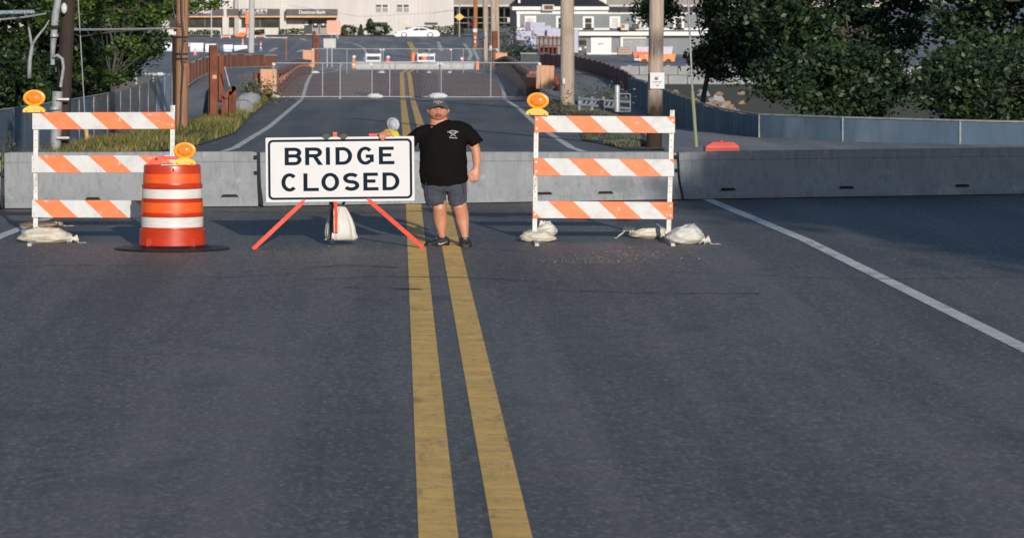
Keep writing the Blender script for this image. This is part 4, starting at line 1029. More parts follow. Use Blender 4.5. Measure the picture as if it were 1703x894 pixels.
for k in range(3):
    for i in range(n):
        a = k * (n + 1) + i; fs.append((a, a + 1, a + n + 2, a + n + 1)); fs.append((top + a, top + a + n + 1, top + a + n + 2, top + a + 1))
for i in range(n): a = 3 * (n + 1) + i; fs.append((a, a + 1, top + a + 1, top + a))
mb.add(vs, fs); mb.build('brim', 'cap_grey', cap, smooth=True)
m = MB(); m.ell(CC + Vector((0, 0, .137)), (.008, .008, .004), 8, 5); m.build('button', 'cap_grey', cap)
m = MB()
for i in range(15):
    u = (i - 7) / 7; x = u * .055; z = .108 - .012 * u * u; y = -.135 * math.sqrt(max(0, 1 - (x / .124) ** 2 - (z / .136) ** 2)) - .003
    m.box(CC + Vector((x, y, z)), (.006, .002, .008), rot=(-.7, 0, 0))
for x, z, w in ((0, .090, .012), (-.024, .089, .010), (.024, .089, .010), (0, .078, .008)):
    y = -.135 * math.sqrt(max(0, 1 - (x / .124) ** 2 - (z / .136) ** 2)) - .003; m.box(CC + Vector((x, y, z)), (w, .002, .010), rot=(-.6, 0, 0))
m.build('cap_emblem', 'print_white', cap)
# shoes
def shoe(toe, heel, w, h, swoosh):
    toe = Vector(toe); heel = Vector(heel); u = (toe - heel); L = u.length; u.normalize(); v = Vector((-u.y, u.x, 0)); c = heel
    sec = [(-.02, .30, .62), (.0, .38, .80), (.10, .47, 1.0), (.26, .46, 1.02), (.38, .44, .90), (.52, .46, .78), (.68, .50, .62), (.82, .50, .54), (.93, .42, .42), (1.0, .20, .20)]
    mb = MB(); vs = []; n = 22
    for (t0, ww, hh) in sec:
        for j in range(n):
            th = 2 * math.pi * j / n; cx = math.cos(th); sz_ = math.sin(th)
            y = math.copysign(abs(cx) ** .7, cx) * ww * w; z = (math.copysign(abs(sz_) ** .75, sz_) * .5 + .5) * hh * h
            if z > h * .5: y *= 1 - .45 * (z / h - .5)
            vs.append(c + u * (t0 * L) + v * y + Vector((0, 0, .012 + z)))
    fs = [(i * n + j, i * n + (j + 1) % n, (i + 1) * n + (j + 1) % n, (i + 1) * n + j) for i in range(len(sec) - 1) for j in range(n)] + [tuple(range(n)), tuple((len(sec) - 1) * n + j for j in range(n))]
    mb.add(vs, fs); s = mb.build('shoe', 'shoe_black', man, smooth=True); remesh(s, .006, 2)
    mb = MB(); P = []; m2 = 30
    for i in range(m2):
        th = 2 * math.pi * i / m2; a = math.cos(th) * .5 + .5; ww = (.50 if a > .5 else .45) + .03 * math.cos(th); y = math.sin(th); y = math.copysign(abs(y) ** .6, y) * ww * w
        P.append(c + u * (a * L * 1.03 - .015 * L) + v * y)
    vs = [p + Vector((0, 0, .003)) for p in P] + [p + Vector((0, 0, .030)) for p in P]
    mb.add(vs, [tuple(range(m2))[::-1], tuple(m2 + i for i in range(m2))] + [(i, (i + 1) % m2, m2 + (i + 1) % m2, m2 + i) for i in range(m2)])
    mb.build('sole', 'black_rubber', s)
    for t0 in (.44, .52, .60, .68):
        hh = interp([(a, b) for a, _, b in sec], t0); p = c + u * (t0 * L) + Vector((0, 0, .016 + hh * h)); 
        m = MB(); m.tube([p - v * w * .2 - Vector((0, 0, .012)), p + Vector((0, 0, .002)), p + v * w * .2 - Vector((0, 0, .012))], .0035, 5); m.build('lace', 'shoe_grey' if t0 != .52 else 'print_white', s)
    if swoosh:
        m = MB(); kk = [(728.9, 403.4), (729.6, 405.4), (731.4, 406.4), (735, 405.8), (745.4, 400.9), (735.5, 403.8), (731.6, 404.3), (730.2, 403.2)]
        vs = []; 
        for px, py in kk: p = q(px, py); vs.append((p.x, -.26, p.z))
        m.add(vs, [tuple(range(len(kk)))]); lg = m.build('tick_logo', 'print_white', s)
        b = lg.modifiers.new('lay', 'SHRINKWRAP'); b.target = s; b.wrap_method = 'PROJECT'; b.use_project_y = True; b.use_positive_direction = True; b.use_negative_direction = False; b.offset = .003
    return s
a = q(707, 410, -.10); b = q(746, 410, .06); shoe((a.x, -.10, 0), (b.x, .04, 0), .115, .118, True)
a = q(775, 410, -.20); b = q(773, 410, .05); shoe((a.x, -.22, 0), (b.x, .05, 0), .155, .118, False)
# ------------------------------------------------------------------ bridge: trusses, railings, plywood, fence panels
def railing(name, label, pts, mat, post_w=.12, gap=.10, seg=2.4, group=None, cap_mat='pipe_white', foot_mat='concrete_pale'):
    """pts = (x, y, z_bottom, z_top)"""
    t = thing(name, label, 'railing', (pts[0][0], pts[0][1], pts[0][2]), 0, group)
    o = Vector((pts[0][0], pts[0][1], pts[0][2]))
    P = [Vector(p) for p in pts]; ds = [0]
    A = [(p[0], p[1], p[2], p[3]) for p in pts]
    for a, b in zip(A, A[1:]): ds.append(ds[-1] + math.hypot(b[0] - a[0], b[1] - a[1]))
    def at(s):
        for i in range(len(A) - 1):
            if s <= ds[i + 1] + 1e-6:
                u = (s - ds[i]) / (ds[i + 1] - ds[i]); return [A[i][k] + (A[i + 1][k] - A[i][k]) * u for k in range(4)]
        return list(A[-1])
    n = max(1, round(ds[-1] / seg)); 
    for i in range(n):
        a = at(ds[-1] * i / n); b = at(ds[-1] * (i + 1) / n)
        dx, dy = b[0] - a[0], b[1] - a[1]; L = math.hypot(dx, dy); nx, ny = -dy / L * .03, dx / L * .03
        ga = .015; a2 = [a[k] + (b[k] - a[k]) * ga for k in range(4)]; b2 = [a[k] + (b[k] - a[k]) * (1 - ga) for k in range(4)]
        vs = []
        for s in (-1, 1):
            for p, z in ((a2, a2[2] + gap), (b2, b2[2] + gap), (b2, b2[3] - .02), (a2, a2[3] - .02)): vs.append((p[0] + s * nx - o.x, p[1] + s * ny - o.y, z - o.z))
        MB().add(vs, [(0, 1, 2, 3), (4, 7, 6, 5), (0, 4, 5, 1), (3, 2, 6, 7), (0, 3, 7, 4), (1, 5, 6, 2)]).build('panel', mat, t)
        m = MB(); m.box((a[0] - o.x, a[1] - o.y, (a[2] + a[3]) / 2 - o.z + .03), (post_w, post_w, a[3] - a[2] + .08), rot=(0, 0, math.atan2(dy, dx))); m.build('post', mat, t)
        m = MB(); m.tube([(a[0] - o.x, a[1] - o.y, a[3] - o.z + .02), (b[0] - o.x, b[1] - o.y, b[3] - o.z + .02)], .045, 6); m.build('cap_rail', cap_mat if i % 2 or n < 12 else mat, t)
        m = MB(); m.tube([(a[0] - o.x, a[1] - o.y, a[2] - o.z + .03), (b[0] - o.x, b[1] - o.y, b[2] - o.z + .03)], .05, 6); m.build('foot_rail', foot_mat, t)
    return t
railing('railing', 'rust brown curved panel railing along the left footpath of the bridge', [(-9.4, 154, -1.02, -.10), (-9.75, 166, -1.06, -.16), (-10.0, 180, -1.12, -.25), (-10.4, 200, -1.33, -.48), (-10.4, 215, -1.55, -.72), (-9.6, 228, -1.78, -1.0), (-8.3, 236, -1.95, -1.15)], 'rust_rail', seg=4.6, post_w=.09, gap=.06)
railing('railing', 'dark red curved panel railing along the right footpath of the bridge', [(10.9, 157, -1.72, -.84), (11.35, 172, -1.70, -.80), (11.65, 197, -1.74, -.84), (11.5, 220, -1.84, -.95), (10.7, 232, -1.95, -1.06), (9.9, 239, -2.02, -1.12)], 'rust_red')
def truss(sgn, label, x0, x1, mat):
    """low arched side girder between y=154 and y=223"""
    t = thing('bridge_girder', label, 'bridge girder', (x0, 154, interp(PROF, 154)), 0, 'steel girders on both sides of the bridge')
    N = 14; Y = [154 + 69 * i / N for i in range(N + 1)]
    def pt(i): u = i / N; return x0 + (x1 - x0) * u, Y[i], interp(PROF, Y[i])
    low = [((.04 if sgn < 0 else .24) * math.sin(math.pi * i / N)) for i in range(N + 1)]
    tops = [interp([(0, 1.12), (.4, .76), (1, .78)], i / N) for i in range(N + 1)]
    for nm, off, hh, dep in (('top_chord', 1.02, .17, .34), ('bottom_chord', .36, .42, .30)):
        m = MB(); vs = []
        for i in range(N + 1):
            x, y, z = pt(i); z += (tops[i] if nm == 'top_chord' else .23) + low[i]
            for dx in (-dep / 2, dep / 2):
                for dz in (-hh / 2, hh / 2): vs.append((x + dx - x0, y - 154, (interp(PROF, y) - .05 if nm == 'bottom_chord' and dz < 0 else z + dz) - interp(PROF, 154)))
        fs = []
        for i in range(N):
            a = 4 * i; b = a + 4; fs += [(a, a + 1, b + 1, b), (a + 2, b + 2, b + 3, a + 3), (a, b, b + 2, a + 2), (a + 1, a + 3, b + 3, b + 1)]
        fs += [(0, 2, 3, 1), (4 * N, 4 * N + 1, 4 * N + 3, 4 * N + 2)]
        m.add(vs, fs).build(nm, mat, t)
    for i in range(N + 1):
        x, y, z = pt(i); m = MB(); m.box((x - x0, y - 154, z + low[i] + tops[i] / 2 + .1 - interp(PROF, 154)), (.26, .30, tops[i] - .25)); m.build('stiffener', mat, t)
    for i in range(N):
        a = pt(i); c = pt(i + 1); zb = interp(PROF, 154); xo = -sgn * -.05
        vs = [(a[0] - x0 + xo, a[1] - 154 + .15, a[2] - zb + low[i] + .44), (c[0] - x0 + xo, c[1] - 154 - .15, c[2] - zb + low[i + 1] + .44), (c[0] - x0 + xo, c[1] - 154 - .15, c[2] - zb + low[i + 1] + tops[i + 1] - .08), (a[0] - x0 + xo, a[1] - 154 + .15, a[2] - zb + low[i] + tops[i] - .08)]
        vs += [(x_ + .02, y_, z_) for x_, y_, z_ in vs]
        MB().add(vs, [(0, 1, 2, 3), (4, 7, 6, 5), (0, 4, 5, 1), (1, 5, 6, 2), (2, 6, 7, 3), (3, 7, 4, 0)]).build('web_panel', 'web_tan' if sgn < 0 else 'rust', t)
    m = MB(); m.box((0, -.6, .55), (.62, .5, 1.1)); m.build('end_post', 'rust', t)
    return t
truss(-1, 'rusty arched steel girder on the left edge of the bridge deck', -5.62, -5.75, 'rust_truss')
truss(1, 'dark arched steel girder on the right edge of the bridge deck', 6.05, 6.45, 'rust_truss')
def board(label, px0, py0, px1, py1, d, tilt=0):
    a = W(px0, py1, d); b = W(px1, py0, d); w, h = b.x - a.x, b.z - a.z
    t = thing('plywood_board', label, 'plywood board', ((a.x + b.x) / 2, d, a.z), 0, 'plywood boards covering the girder ends')
    m = MB(); m.cbox((0, 0, h / 2), (w, .04, h), .004); m.build('sheet', 'plywood', t)
    m = MB(); m.box((0, .05, h * .3), (w * .9, .05, .09)); m.build('batten', 'rust', t); t.rotation_euler.y = R(tilt); return t
board('orange tan plywood board at the near left end of the bridge', 433.5, 115, 460.5, 154, 152)
board('orange tan plywood board at the near right end of the bridge behind the utility pole', 892, 109, 921, 148, 151, 2)
board('orange tan plywood board at the far left end of the bridge', 504, 83.5, 523.5, 112, 222)
board('orange tan plywood board at the far right end of the bridge', 824.5, 88, 844, 120, 222.6)
def mesh_panel(label, px0, px1, py0, py1, d, mid=True, group=None, wires=True, feet=True):
    a = W(px0, py1, d); b = W(px1, py0, d); w, h = b.x - a.x, b.z - a.z
    t = thing('fence_panel', label, 'fence panel', ((a.x + b.x) / 2, d, a.z), 0, group)
    r = .024
    for x in (-w / 2, w / 2) + ((0,) if mid else ()):
        m = MB(); m.tube([(x, 0, 0), (x, 0, h)], r, 8); m.build('upright', 'gate_pipe', t)
    for z in (.0, h):
        m = MB(); m.tube([(-w / 2, 0, z), (w / 2, 0, z)], r, 8); m.build('rail', 'gate_pipe', t)
    m = MB(); rr = .0013; kk = .6
    for s in (1, -1):
        c = -w / 2 - h * kk if s > 0 else -w / 2
        while c < (w / 2 if s > 0 else w / 2 + h * kk):
            za, zb = 0.0, h; lim = sorted(((-w / 2 - c) / (s * kk), (w / 2 - c) / (s * kk))); za = max(za, lim[0]); zb = min(zb, lim[1])
            if zb > za + .01: xa, xb = c + s * kk * za, c + s * kk * zb; m.add([(xa - rr, s * .002, za), (xa + rr, s * .002, za), (xb + rr, s * .002, zb), (xb - rr, s * .002, zb)], [(0, 1, 2, 3)])
            c += .14
    wm = m.build('wire_mesh', 'galv', t, recalc=False); wm['kind'] = 'stuff'
    if feet:
        for x in (-w / 2, w / 2):
            m = MB(); m.box((x, 0, -.04), (.06, .9, .05)); m.build('foot', 'galv', t)
        for x in (-w / 2, w / 2): m = MB(); m.box((x * .985, -.02, h - .05), (.14, .09, .10), rot=(0, .6, 0)); m.build('clamp', 'pipe_white', t)
    return t
mesh_panel('left panel of the near metal mesh fence across the bridge', 454.5, 619, 105, 161, 148.0, group='mesh fence panels across the bridge')
mesh_panel('middle panel of the near metal mesh fence across the bridge', 566, 731, 105, 161, 148.3, group='mesh fence panels across the bridge')
mesh_panel('right panel of the near metal mesh fence across the bridge, running to the plywood board', 734, 899, 104.5, 161.5, 148.0, group='mesh fence panels across the bridge')
mesh_panel('left panel of the far metal mesh fence at the end of the bridge', 520, 634.5, 81.5, 122, 223.5, group='mesh fence panels across the bridge')
mesh_panel('middle panel of the far metal mesh fence at the end of the bridge', 637.5, 751, 81.5, 122, 223.5, group='mesh fence panels across the bridge')
mesh_panel('right panel of the far metal mesh fence at the end of the bridge', 714, 828, 81.5, 122, 223.9, group='mesh fence panels across the bridge')
def small_bag(label, px, py, d, w, h, mat='bag_white'):
    v = W(px, py, d); return sandbag('sandbag', label, (v.x, d, v.z), (w, .35, h * .8), random.uniform(-.2, .2), int(px) % 17, mat)
basic('bag_bright', (0.66, 0.67, 0.68), (0.52, 0.53, 0.55), .6, 0, 8)
for lb, px, py, d, w, h in [('white sandbag at the left end of the near mesh fence', 459, 163.5, 147.6, .38, .20), ('white sandbags under the near mesh fence left of the yellow lines', 624, 164, 147.4, .62, .26), ('white sandbags under the near mesh fence right above the man cap', 729, 164.5, 147.2, .72, .34),
                            ('white sandbag at the left end of the far mesh fence', 524, 124, 222.5, .58, .26), ('white sandbag under the far mesh fence near its left middle', 635, 123, 223, .42, .22), ('small white sandbag under the far mesh fence, third from its left', 714, 122.5, 223, .28, .16),
                            ('small white sandbag under the far mesh fence, second from its right end', 748, 122.5, 223, .24, .18), ('white sandbag at the right end of the far mesh fence beside the plywood', 824.5, 123.5, 223, .26, .22)]:
    small_bag(lb, px, py, d, w * 1.15, h, 'bag_bright')
# ------------------------------------------------------------------ screened chain link fences
def screen_fence(label, pts, mats, sp=3.4, wires=True):
    """pts (x,y,zb,zt)"""
    o = Vector(pts[0][:3]); t = thing('chain_link_fence', label, 'fence', o)
    ds = [0]
    for a, b in zip(pts, pts[1:]): ds.append(ds[-1] + math.hypot(b[0] - a[0], b[1] - a[1]))
    def at(s):
        for i in range(len(pts) - 1):
            if s <= ds[i + 1] + 1e-6: u = (s - ds[i]) / (ds[i + 1] - ds[i]); return [pts[i][k] + (pts[i + 1][k] - pts[i][k]) * u for k in range(4)]
        return list(pts[-1])
    n = round(ds[-1] / sp)
    for i in range(n + 1):
        a = at(ds[-1] * i / n); m = MB(); m.tube([(a[0] - o.x, a[1] - o.y, a[2] - o.z - .1), (a[0] - o.x, a[1] - o.y, a[3] - o.z + .02)], .024, 8); m.build('post', 'conduit', t)
        if i == n: break
        b = at(ds[-1] * (i + 1) / n)
        m = MB(); m.tube([(a[0] - o.x, a[1] - o.y, a[3] - o.z), (b[0] - o.x, b[1] - o.y, b[3] - o.z)], .026, 6); m.build('top_rail', 'conduit', t)
        mt = mats(i / n) if callable(mats) else mats
        vs = []; NX, NZ = 10, 6
        dx, dy = b[0] - a[0], b[1] - a[1]; L = math.hypot(dx, dy); nx, ny = dy / L, -dx / L
        for iz in range(NZ + 1):
            for ix in range(NX + 1):
                u = ix / NX; w = iz / NZ; zb = a[2] + (b[2] - a[2]) * u; zt = a[3] + (b[3] - a[3]) * u - .03
                bul = .05 * math.sin(math.pi * u) + .03 * noise.noise(Vector((u * 4 + i, w * 3, 0)))
                vs.append((a[0] + dx * u + nx * bul - o.x, a[1] + dy * u + ny * bul - o.y, zb + (zt - zb) * w - o.z))
        fs = [(j * (NX + 1) + k, j * (NX + 1) + k + 1, (j + 1) * (NX + 1) + k + 1, (j + 1) * (NX + 1) + k) for j in range(NZ) for k in range(NX)]
        if mt: MB().add(vs, fs).build('screen', mt, t, recalc=False, smooth=True)
        if not mt or wires:
            m = MB(); rr = .004; hgt = a[3] - a[2]; k = int(L / .16)
            for j in range(k):
                for s in (1, -1):
                    u0 = (j + .5) / k; u1 = max(0, min(1, u0 + s * hgt / L * .8)); w1 = abs(u1 - u0) / (hgt / L * .8)
                    p0 = [a[q_] + (b[q_] - a[q_]) * u0 for q_ in range(4)]; p1 = [a[q_] + (b[q_] - a[q_]) * u1 for q_ in range(4)]
                    z1 = p1[2] + (p1[3] - p1[2]) * w1
                    m.add([(p0[0] - o.x + nx * .06, p0[1] - o.y - rr, p0[2] - o.z), (p0[0] - o.x + nx * .06, p0[1] - o.y + rr, p0[2] - o.z), (p1[0] - o.x + nx * .06, p1[1] - o.y + rr, z1 - o.z), (p1[0] - o.x + nx * .06, p1[1] - o.y - rr, z1 - o.z)], [(0, 1, 2, 3)])
            wm = m.build('wire_mesh', 'galv', t, recalc=False); wm['kind'] = 'stuff'
    return t
def seethru(name, col, alpha):
    m, nt, b = nodes(name); v = coord(nt, (1, 1, .3))
    c = mixc(nt, ramp(nt, noise_n(nt, v, 1.6, 5), .35, .65), col, tuple(x * .8 for x in col)); nt.links.new(c, b.inputs['Base Color']); b.inputs['Roughness'].default_value = .8
    tr = nt.nodes.new('ShaderNodeBsdfTransparent'); mx = nt.nodes.new('ShaderNodeMixShader'); mx.inputs[0].default_value = alpha
    nt.links.new(tr.outputs[0], mx.inputs[1]); nt.links.new(b.outputs[0], mx.inputs[2]); nt.links.new(mx.outputs[0], nt.nodes['Material Output'].inputs[0])
seethru('mesh_grey', (0.20, 0.195, 0.20), .80)
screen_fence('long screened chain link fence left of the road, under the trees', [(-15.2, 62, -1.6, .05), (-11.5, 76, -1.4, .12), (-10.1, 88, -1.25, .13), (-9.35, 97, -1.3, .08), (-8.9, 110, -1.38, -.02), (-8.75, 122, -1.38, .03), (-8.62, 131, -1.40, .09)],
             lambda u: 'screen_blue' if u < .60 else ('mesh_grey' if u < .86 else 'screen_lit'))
screen_fence('blue screened fence along the right hand path below the rubble bank', [(10.4, 155, -1.9, -.72), (9.95, 140, -1.75, -.42), (9.0, 111, -1.35, -.12), (8.45, 96, -1.05, .05), (8.15, 86, -.9, .20), (8.6, 80, -.8, .26), (12, 76, -.8, .30), (18, 72, -.8, .3)], 'screen_blue', wires=False)
# ------------------------------------------------------------------ utility poles
def pole(name, label, base, top, r0, r1, mat, group='wooden utility poles beside the road', n=18):
    t = thing(name, label, 'utility pole', base, 0, group)
    d = Vector(top) - Vector(base); m = MB(); k = 9; pts = []; rr = []
    for i in range(k + 1):
        u = i / k; pts.append(d * u + Vector((.02 * math.sin(u * 5 + base[0]), 0, 0))); w = r0 + (r1 - r0) * u; rr.append((w, w * .8))
    m.tube(pts, rr, n, jitter=.03); m.build('shaft', mat, t, smooth=40); return t, d
def pbase(px, py, d): v = W(px, py, d); return (v.x, d, v.z)
# dark pole at left with grey conduit
b0 = pbase(104, 262, 76); p1_, d1 = pole('utility_pole', 'dark utility pole with grey conduit at far left behind the barricade', b0, (W(117, 0, 76).x + .15, 76.0, 9.0), .165, .145, 'pole_dark')
def plocal(px, py, d, b): v = W(px, py, d); return Vector((v.x - b[0], v.y - b[1], v.z - b[2]))
m = MB(); m.tube([plocal(92, 262, 75.7, b0), plocal(96, 152, 75.7, b0)], [.125, .115], 14); m.build('conduit', 'conduit', p1_, smooth=40)
m = MB(); m.tube([plocal(88, 108, 75.7, b0), plocal(88, 84, 75.7, b0), plocal(90, 60, 75.7, b0), plocal(92, 30, 75.7, b0), plocal(96, 6, 75.7, b0), plocal(100, -30, 75.7, b0)], [.05, .055, .075, .085, .08, .08], 12); m.build('conduit', 'conduit', p1_, smooth=40)
m = MB(); m.tube([plocal(89, 95, 75.6, b0), plocal(96, 92, 75.5, b0), plocal(104, 98, 75.5, b0), plocal(106, 112, 75.5, b0), plocal(101, 145, 75.5, b0)], .036, 10); m.build('bent_pipe', 'conduit', p1_, smooth=40)
for py in (165, 229):
    m = MB(); m.box(plocal(105, py, 75.5, b0), (.28, .04, .045)); m.build('bracket', 'pipe_white', p1_)
for py in (45, 59, 180): m = MB(); c = plocal(93 if py > 100 else 91, py, 75.6, b0); m.lathe([(.13 if py > 100 else .095, -.03), (.13 if py > 100 else .095, .03)], 14, c=c); m.build('strap', 'dark_void' if py < 50 else 'galv', p1_)
m = MB(); m.ell(plocal(107, 14, 75.6, b0), (.07, .05, .12), 12, 8); m.build('insulator', 'pipe_white', p1_, smooth=True)
# brown pole pair
b1 = pbase(301, 229, 91); p2_, _ = pole('utility_pole', 'brown utility pole behind the barricade with a cable looped down it', b1, (W(306, 0, 91).x, 91, 9.2), .17, .15, 'pole_brown')
m = MB(); m.tube([plocal(302, -40, 90.7, b1), plocal(303, 30, 90.7, b1), plocal(306, 60, 90.7, b1), plocal(303, 95, 90.7, b1), plocal(305, 110, 90.7, b1), plocal(302, 160, 90.75, b1), plocal(300, 228, 90.75, b1)], .022, 6); m.build('cable', 'black_plastic', p2_)
m = MB(); m.tube([plocal(287, -30, 90.7, b1), plocal(288, 10, 90.7, b1), plocal(291, 28, 90.7, b1), plocal(297, 40, 90.7, b1), plocal(306, 44, 90.7, b1)], .02, 6); m.build('cable', 'black_plastic', p2_)
for py in (62, 90, 98): m = MB(); m.lathe([(.18, -.025), (.18, .025)], 16, 1, .82, c=plocal(302.5, py, 91, b1)); m.build('strap', 'dark_void', p2_)
for py in (66, 101): m = MB(); m.box(plocal(307, py, 90.8, b1), (.12, .08, .07)); m.build('cable_clamp', 'black_plastic', p2_)
b2 = pbase(291, 205, 92.5); p3_, _ = pole('utility_pole', 'shorter thin brown pole standing just left of the brown utility pole', b2, tuple(W(292.5, 60, 92.5)), .085, .075, 'pole_brown'); 
# right hand poles
b3 = pbase(944, 174, 122); p4_, _ = pole('utility_pole', 'weathered grey utility pole beside the right plywood board', b3, (W(943, 0, 122).x - .05, 122, 9.5), .255, .215, 'pole_grey')
m = MB(); m.box(plocal(938, 135, 121.75, b3), (.09, .03, .2)); m.build('pole_tag', 'pipe_white', p4_)
b4 = pbase(1089, 258, 73.5); p5_, _ = pole('utility_pole', 'utility pole with a paper notice, behind the right barricade', b4, (W(1094, 0, 73.5).x + .02, 73.5, 9.0), .165, .145, 'pole_stained')
m = MB(); c = plocal(1093.5, 134.3, 73.32, b4); m.box(c, (.305, .012, .345)); nt_ = m.build('notice', 'sign_white', p5_)
m = MB(); 
for px, py, w, h in ((1092, 127.5, .10, .006), (1092, 131, .07, .05), (1093.5, 136, .2, .008), (1093.5, 138.2, .16, .006), (1094, 142.5, .05, .02)): m.box(plocal(px, py, 73.308, b4), (w, .004, h))
pr_ = m.build('notice_print', 'rust_truss', nt_, ); pr_['kind'] = 'stuff'
for (px, py, d, tx, r, mt, lb) in [(807, 103, 244, 807.5, .20, 'pole_grey', 'left pole of the grey pole cluster right of the far mesh fence'), (821, 112, 240, 819, .20, 'pole_grey', 'thick middle pole of the grey pole cluster, with a white tag'), (827.5, 100, 243, 825, .15, 'pole_grey', 'right leaning pole of the grey pole cluster')]:
    b = pbase(px, py, d); t_, _ = pole('utility_pole', lb, b, (W(tx, 0, d).x, d, 8.5), r, r * .85, mt)
    if px == 821: m = MB(); m.box(plocal(818.5, 80, d - .3, b), (.32, .03, .33)); m.build('pole_tag', 'pipe_white', t_)
    if px == 807: m = MB(); m.ell(plocal(805, 58, d - .3, b), (.22, .15, .27), 12, 8); m.build('meter_box', 'pipe_white', t_, smooth=True)
b5 = pbase(790, 80, 300); t_, _ = pole('utility_pole', 'orange brown pole behind the stop sign', b5, (W(792.5, 0, 300).x, 300, 8), .19, .17, 'pole_orange')
for py, w, h, mt in ((51, .36, .32, 'pipe_white'), (63, .15, .2, 'pipe_white'), (70, .15, .2, 'pipe_white')): m = MB(); m.box(plocal(790.5, py, 299.7, b5), (w, .03, h)); m.build('pole_tag', mt, t_)
for (px, py, d, tx, r, lb) in [(418, 88, 285, 420, .22, 'pale concrete lamp pole left of the bridge, standing in the lot')]:
    b = pbase(px, py, d); t_, _ = pole('lamp_pole', lb, b, (W(tx, 0, d).x, d, 9), r + .03, r, 'concrete_pale', None)
def wire(name, label, pts, r, mat, cat='cable', grp=None):
    t = MB(); t.tube(pts, r, 6); return tag(t.build(name, mat), label, cat, grp)
g1 = thing('guy_wire', 'thin guy wire with a yellow green guard at far right', 'guy wire', pbase(1159, 250, 74))
m = MB(); m.tube([(0, 0, 0), plocal(1152, 152, 74, g1.location)], .038, 8); m.build('guard', 'guard_green' if 'guard_green' in MAT else (basic('guard_green', (0.24, 0.29, 0.16), (0.2, 0.25, 0.14), .5), 'guard_green')[1], g1)
m = MB(); m.tube([plocal(1152, 152, 74, g1.location), plocal(1142, -60, 74, g1.location)], .022, 6); m.build('wire', 'conduit', g1)
g2 = thing('guy_wire', 'thin dark guy wire with a yellow guard behind the left barricade', 'guy wire', pbase(147, 246, 78))
basic('guard_yellow', (0.58, 0.40, 0.10), (0.5, 0.34, 0.10), .5)
m = MB(); m.tube([(0, 0, 0), plocal(142, 200, 78, g2.location)], .05, 8); m.build('guard', 'guard_yellow', g2)
m = MB(); m.tube([plocal(142, 200, 78, g2.location), plocal(127, -60, 78, g2.location)], .013, 6); m.build('wire', 'conduit', g2)
wire('cable', 'pale grey cable strung level between the dark pole and the brown pole', [W(118, 50, 76), W(200, 49, 84), W(293, 47.5, 91)], .026, 'pipe_white')
wire('cable', 'white sagging cable at the top left among the leaves', [W(-60, 36, 70), W(0, 33, 71), W(40, 29, 73), (W(76, 23, 75.5))], .022, 'pipe_white')
m = MB()
for i in range(30): a = W(-50 + i * 3.6, 23 - i * .08, 72); b = W(-50 + i * 3.6 + 3.2, 21 - i * .08, 72); m.tube([a, b], .045, 7)
basic('cable_blue', (0.36, 0.43, 0.56), (0.10, 0.13, 0.2), .6, 0, 30)
o = m.build('wrapped_cable', 'cable_blue'); tag(o, 'blue grey wrapped cable at the top left corner', 'cable', None, None); o['kind'] = 'stuff'
wire('cable', 'thin overhead wire crossing in front of the pale building', [W(480, 9, 330), W(600, 28, 330), W(720, 22, 330), W(790, 12, 300)], .018, 'conduit')
# ------------------------------------------------------------------ rusty posts and frame at left
def hpost(label, px0, px1, py0, py1, d, cap=False):
    b = W((px0 + px1) / 2, py1, d); w = (px1 - px0) / S(d); h = (py1 - py0) / S(d)
    t = thing('steel_post', label, 'steel post', b, R(12), 'rusty steel posts beside the road')
    for c_, s_, nm in (((0, -.10, h / 2), (w, .03, h), 'flange'), ((0, .10, h / 2), (w, .03, h), 'flange'), ((0, 0, h / 2), (.03, .17, h), 'web')):
        m = MB(); m.box(c_, s_); m.build(nm, 'rust', t)
    return t
hp = hpost('tall rusty steel post in the grass left of the road', 348.5, 361.5, 75, 206, 106)
m = MB(); m.box((0.02, -.13, 1.45), (.13, .03, .12)); m.build('reflector', 'plywood', hp)
hpost('shorter rusty steel post right behind the tall one', 363, 371.5, 92, 170, 109)
fr = thing('rusty_gate', 'low rusty steel frame with a sloping top beside the tall rusty post', 'steel frame', W(378, 194, 108))
def L8(px, py, d=108): v = W(px, py, d); return (v.x - fr.location.x, v.y - fr.location.y, v.z - fr.location.z)
for (a, b, w) in (((374, 162), (391.5, 144.5), .16), ((389.5, 143), (389.5, 192), .13), ((384, 152), (384, 193), .10), ((373, 165), (373, 196), .14)):
    barleg(L8(*a), L8(*b), w, .14, 'beam', 'rust', fr)
barleg(L8(378, 160, 108.2), L8(378, 194, 108.2), .30, .03, 'plate', 'rust_truss', fr)
barleg(L8(374, 111, 108), L8(382.5, 144, 108), .035, .03, 'rod', 'conduit', fr)
m = MB(); m.prism([(L8(335, 203)[0], L8(335, 203)[2]), (L8(348, 208)[0], L8(348, 208)[2]), (L8(347, 148)[0], L8(347, 148)[2]), (L8(343, 152)[0], L8(343, 152)[2])], .0, .9)
basic('dark_sheet', (0.03, 0.04, 0.045), (0.02, 0.03, 0.032), .6, 0, 3)
o = m.build('tarp', 'dark_sheet'); o.location = fr.location; tag(o, 'dark folded tarp leaning behind the tall rusty post', 'tarp')
def stone(label, px, py, d, s, mat='concrete', seed=0):
    v = W(px, py, d); m = MB(); off = Vector((seed * 3.3, 1, 2))
    m.ell((0, 0, s[2] * .4), s, 12, 8, lambda q_: 1 + .3 * noise.noise(q_ * 1.3 + off)); o = m.build('rock', mat, loc=v, smooth=35); return tag(o, label, 'rock', 'rocks beside the road')
stone('bluish boulder beside the low rusty frame', 401, 186, 112, (.36, .4, .32), seed=1); stone('grey boulder between the frame and the left plywood board', 415, 172, 124, (.42, .5, .30), seed=2)
stone('flat stone on the asphalt near the left edge line', 384, 236, 82, (.16, .16, .05), 'rust_rail', 3)
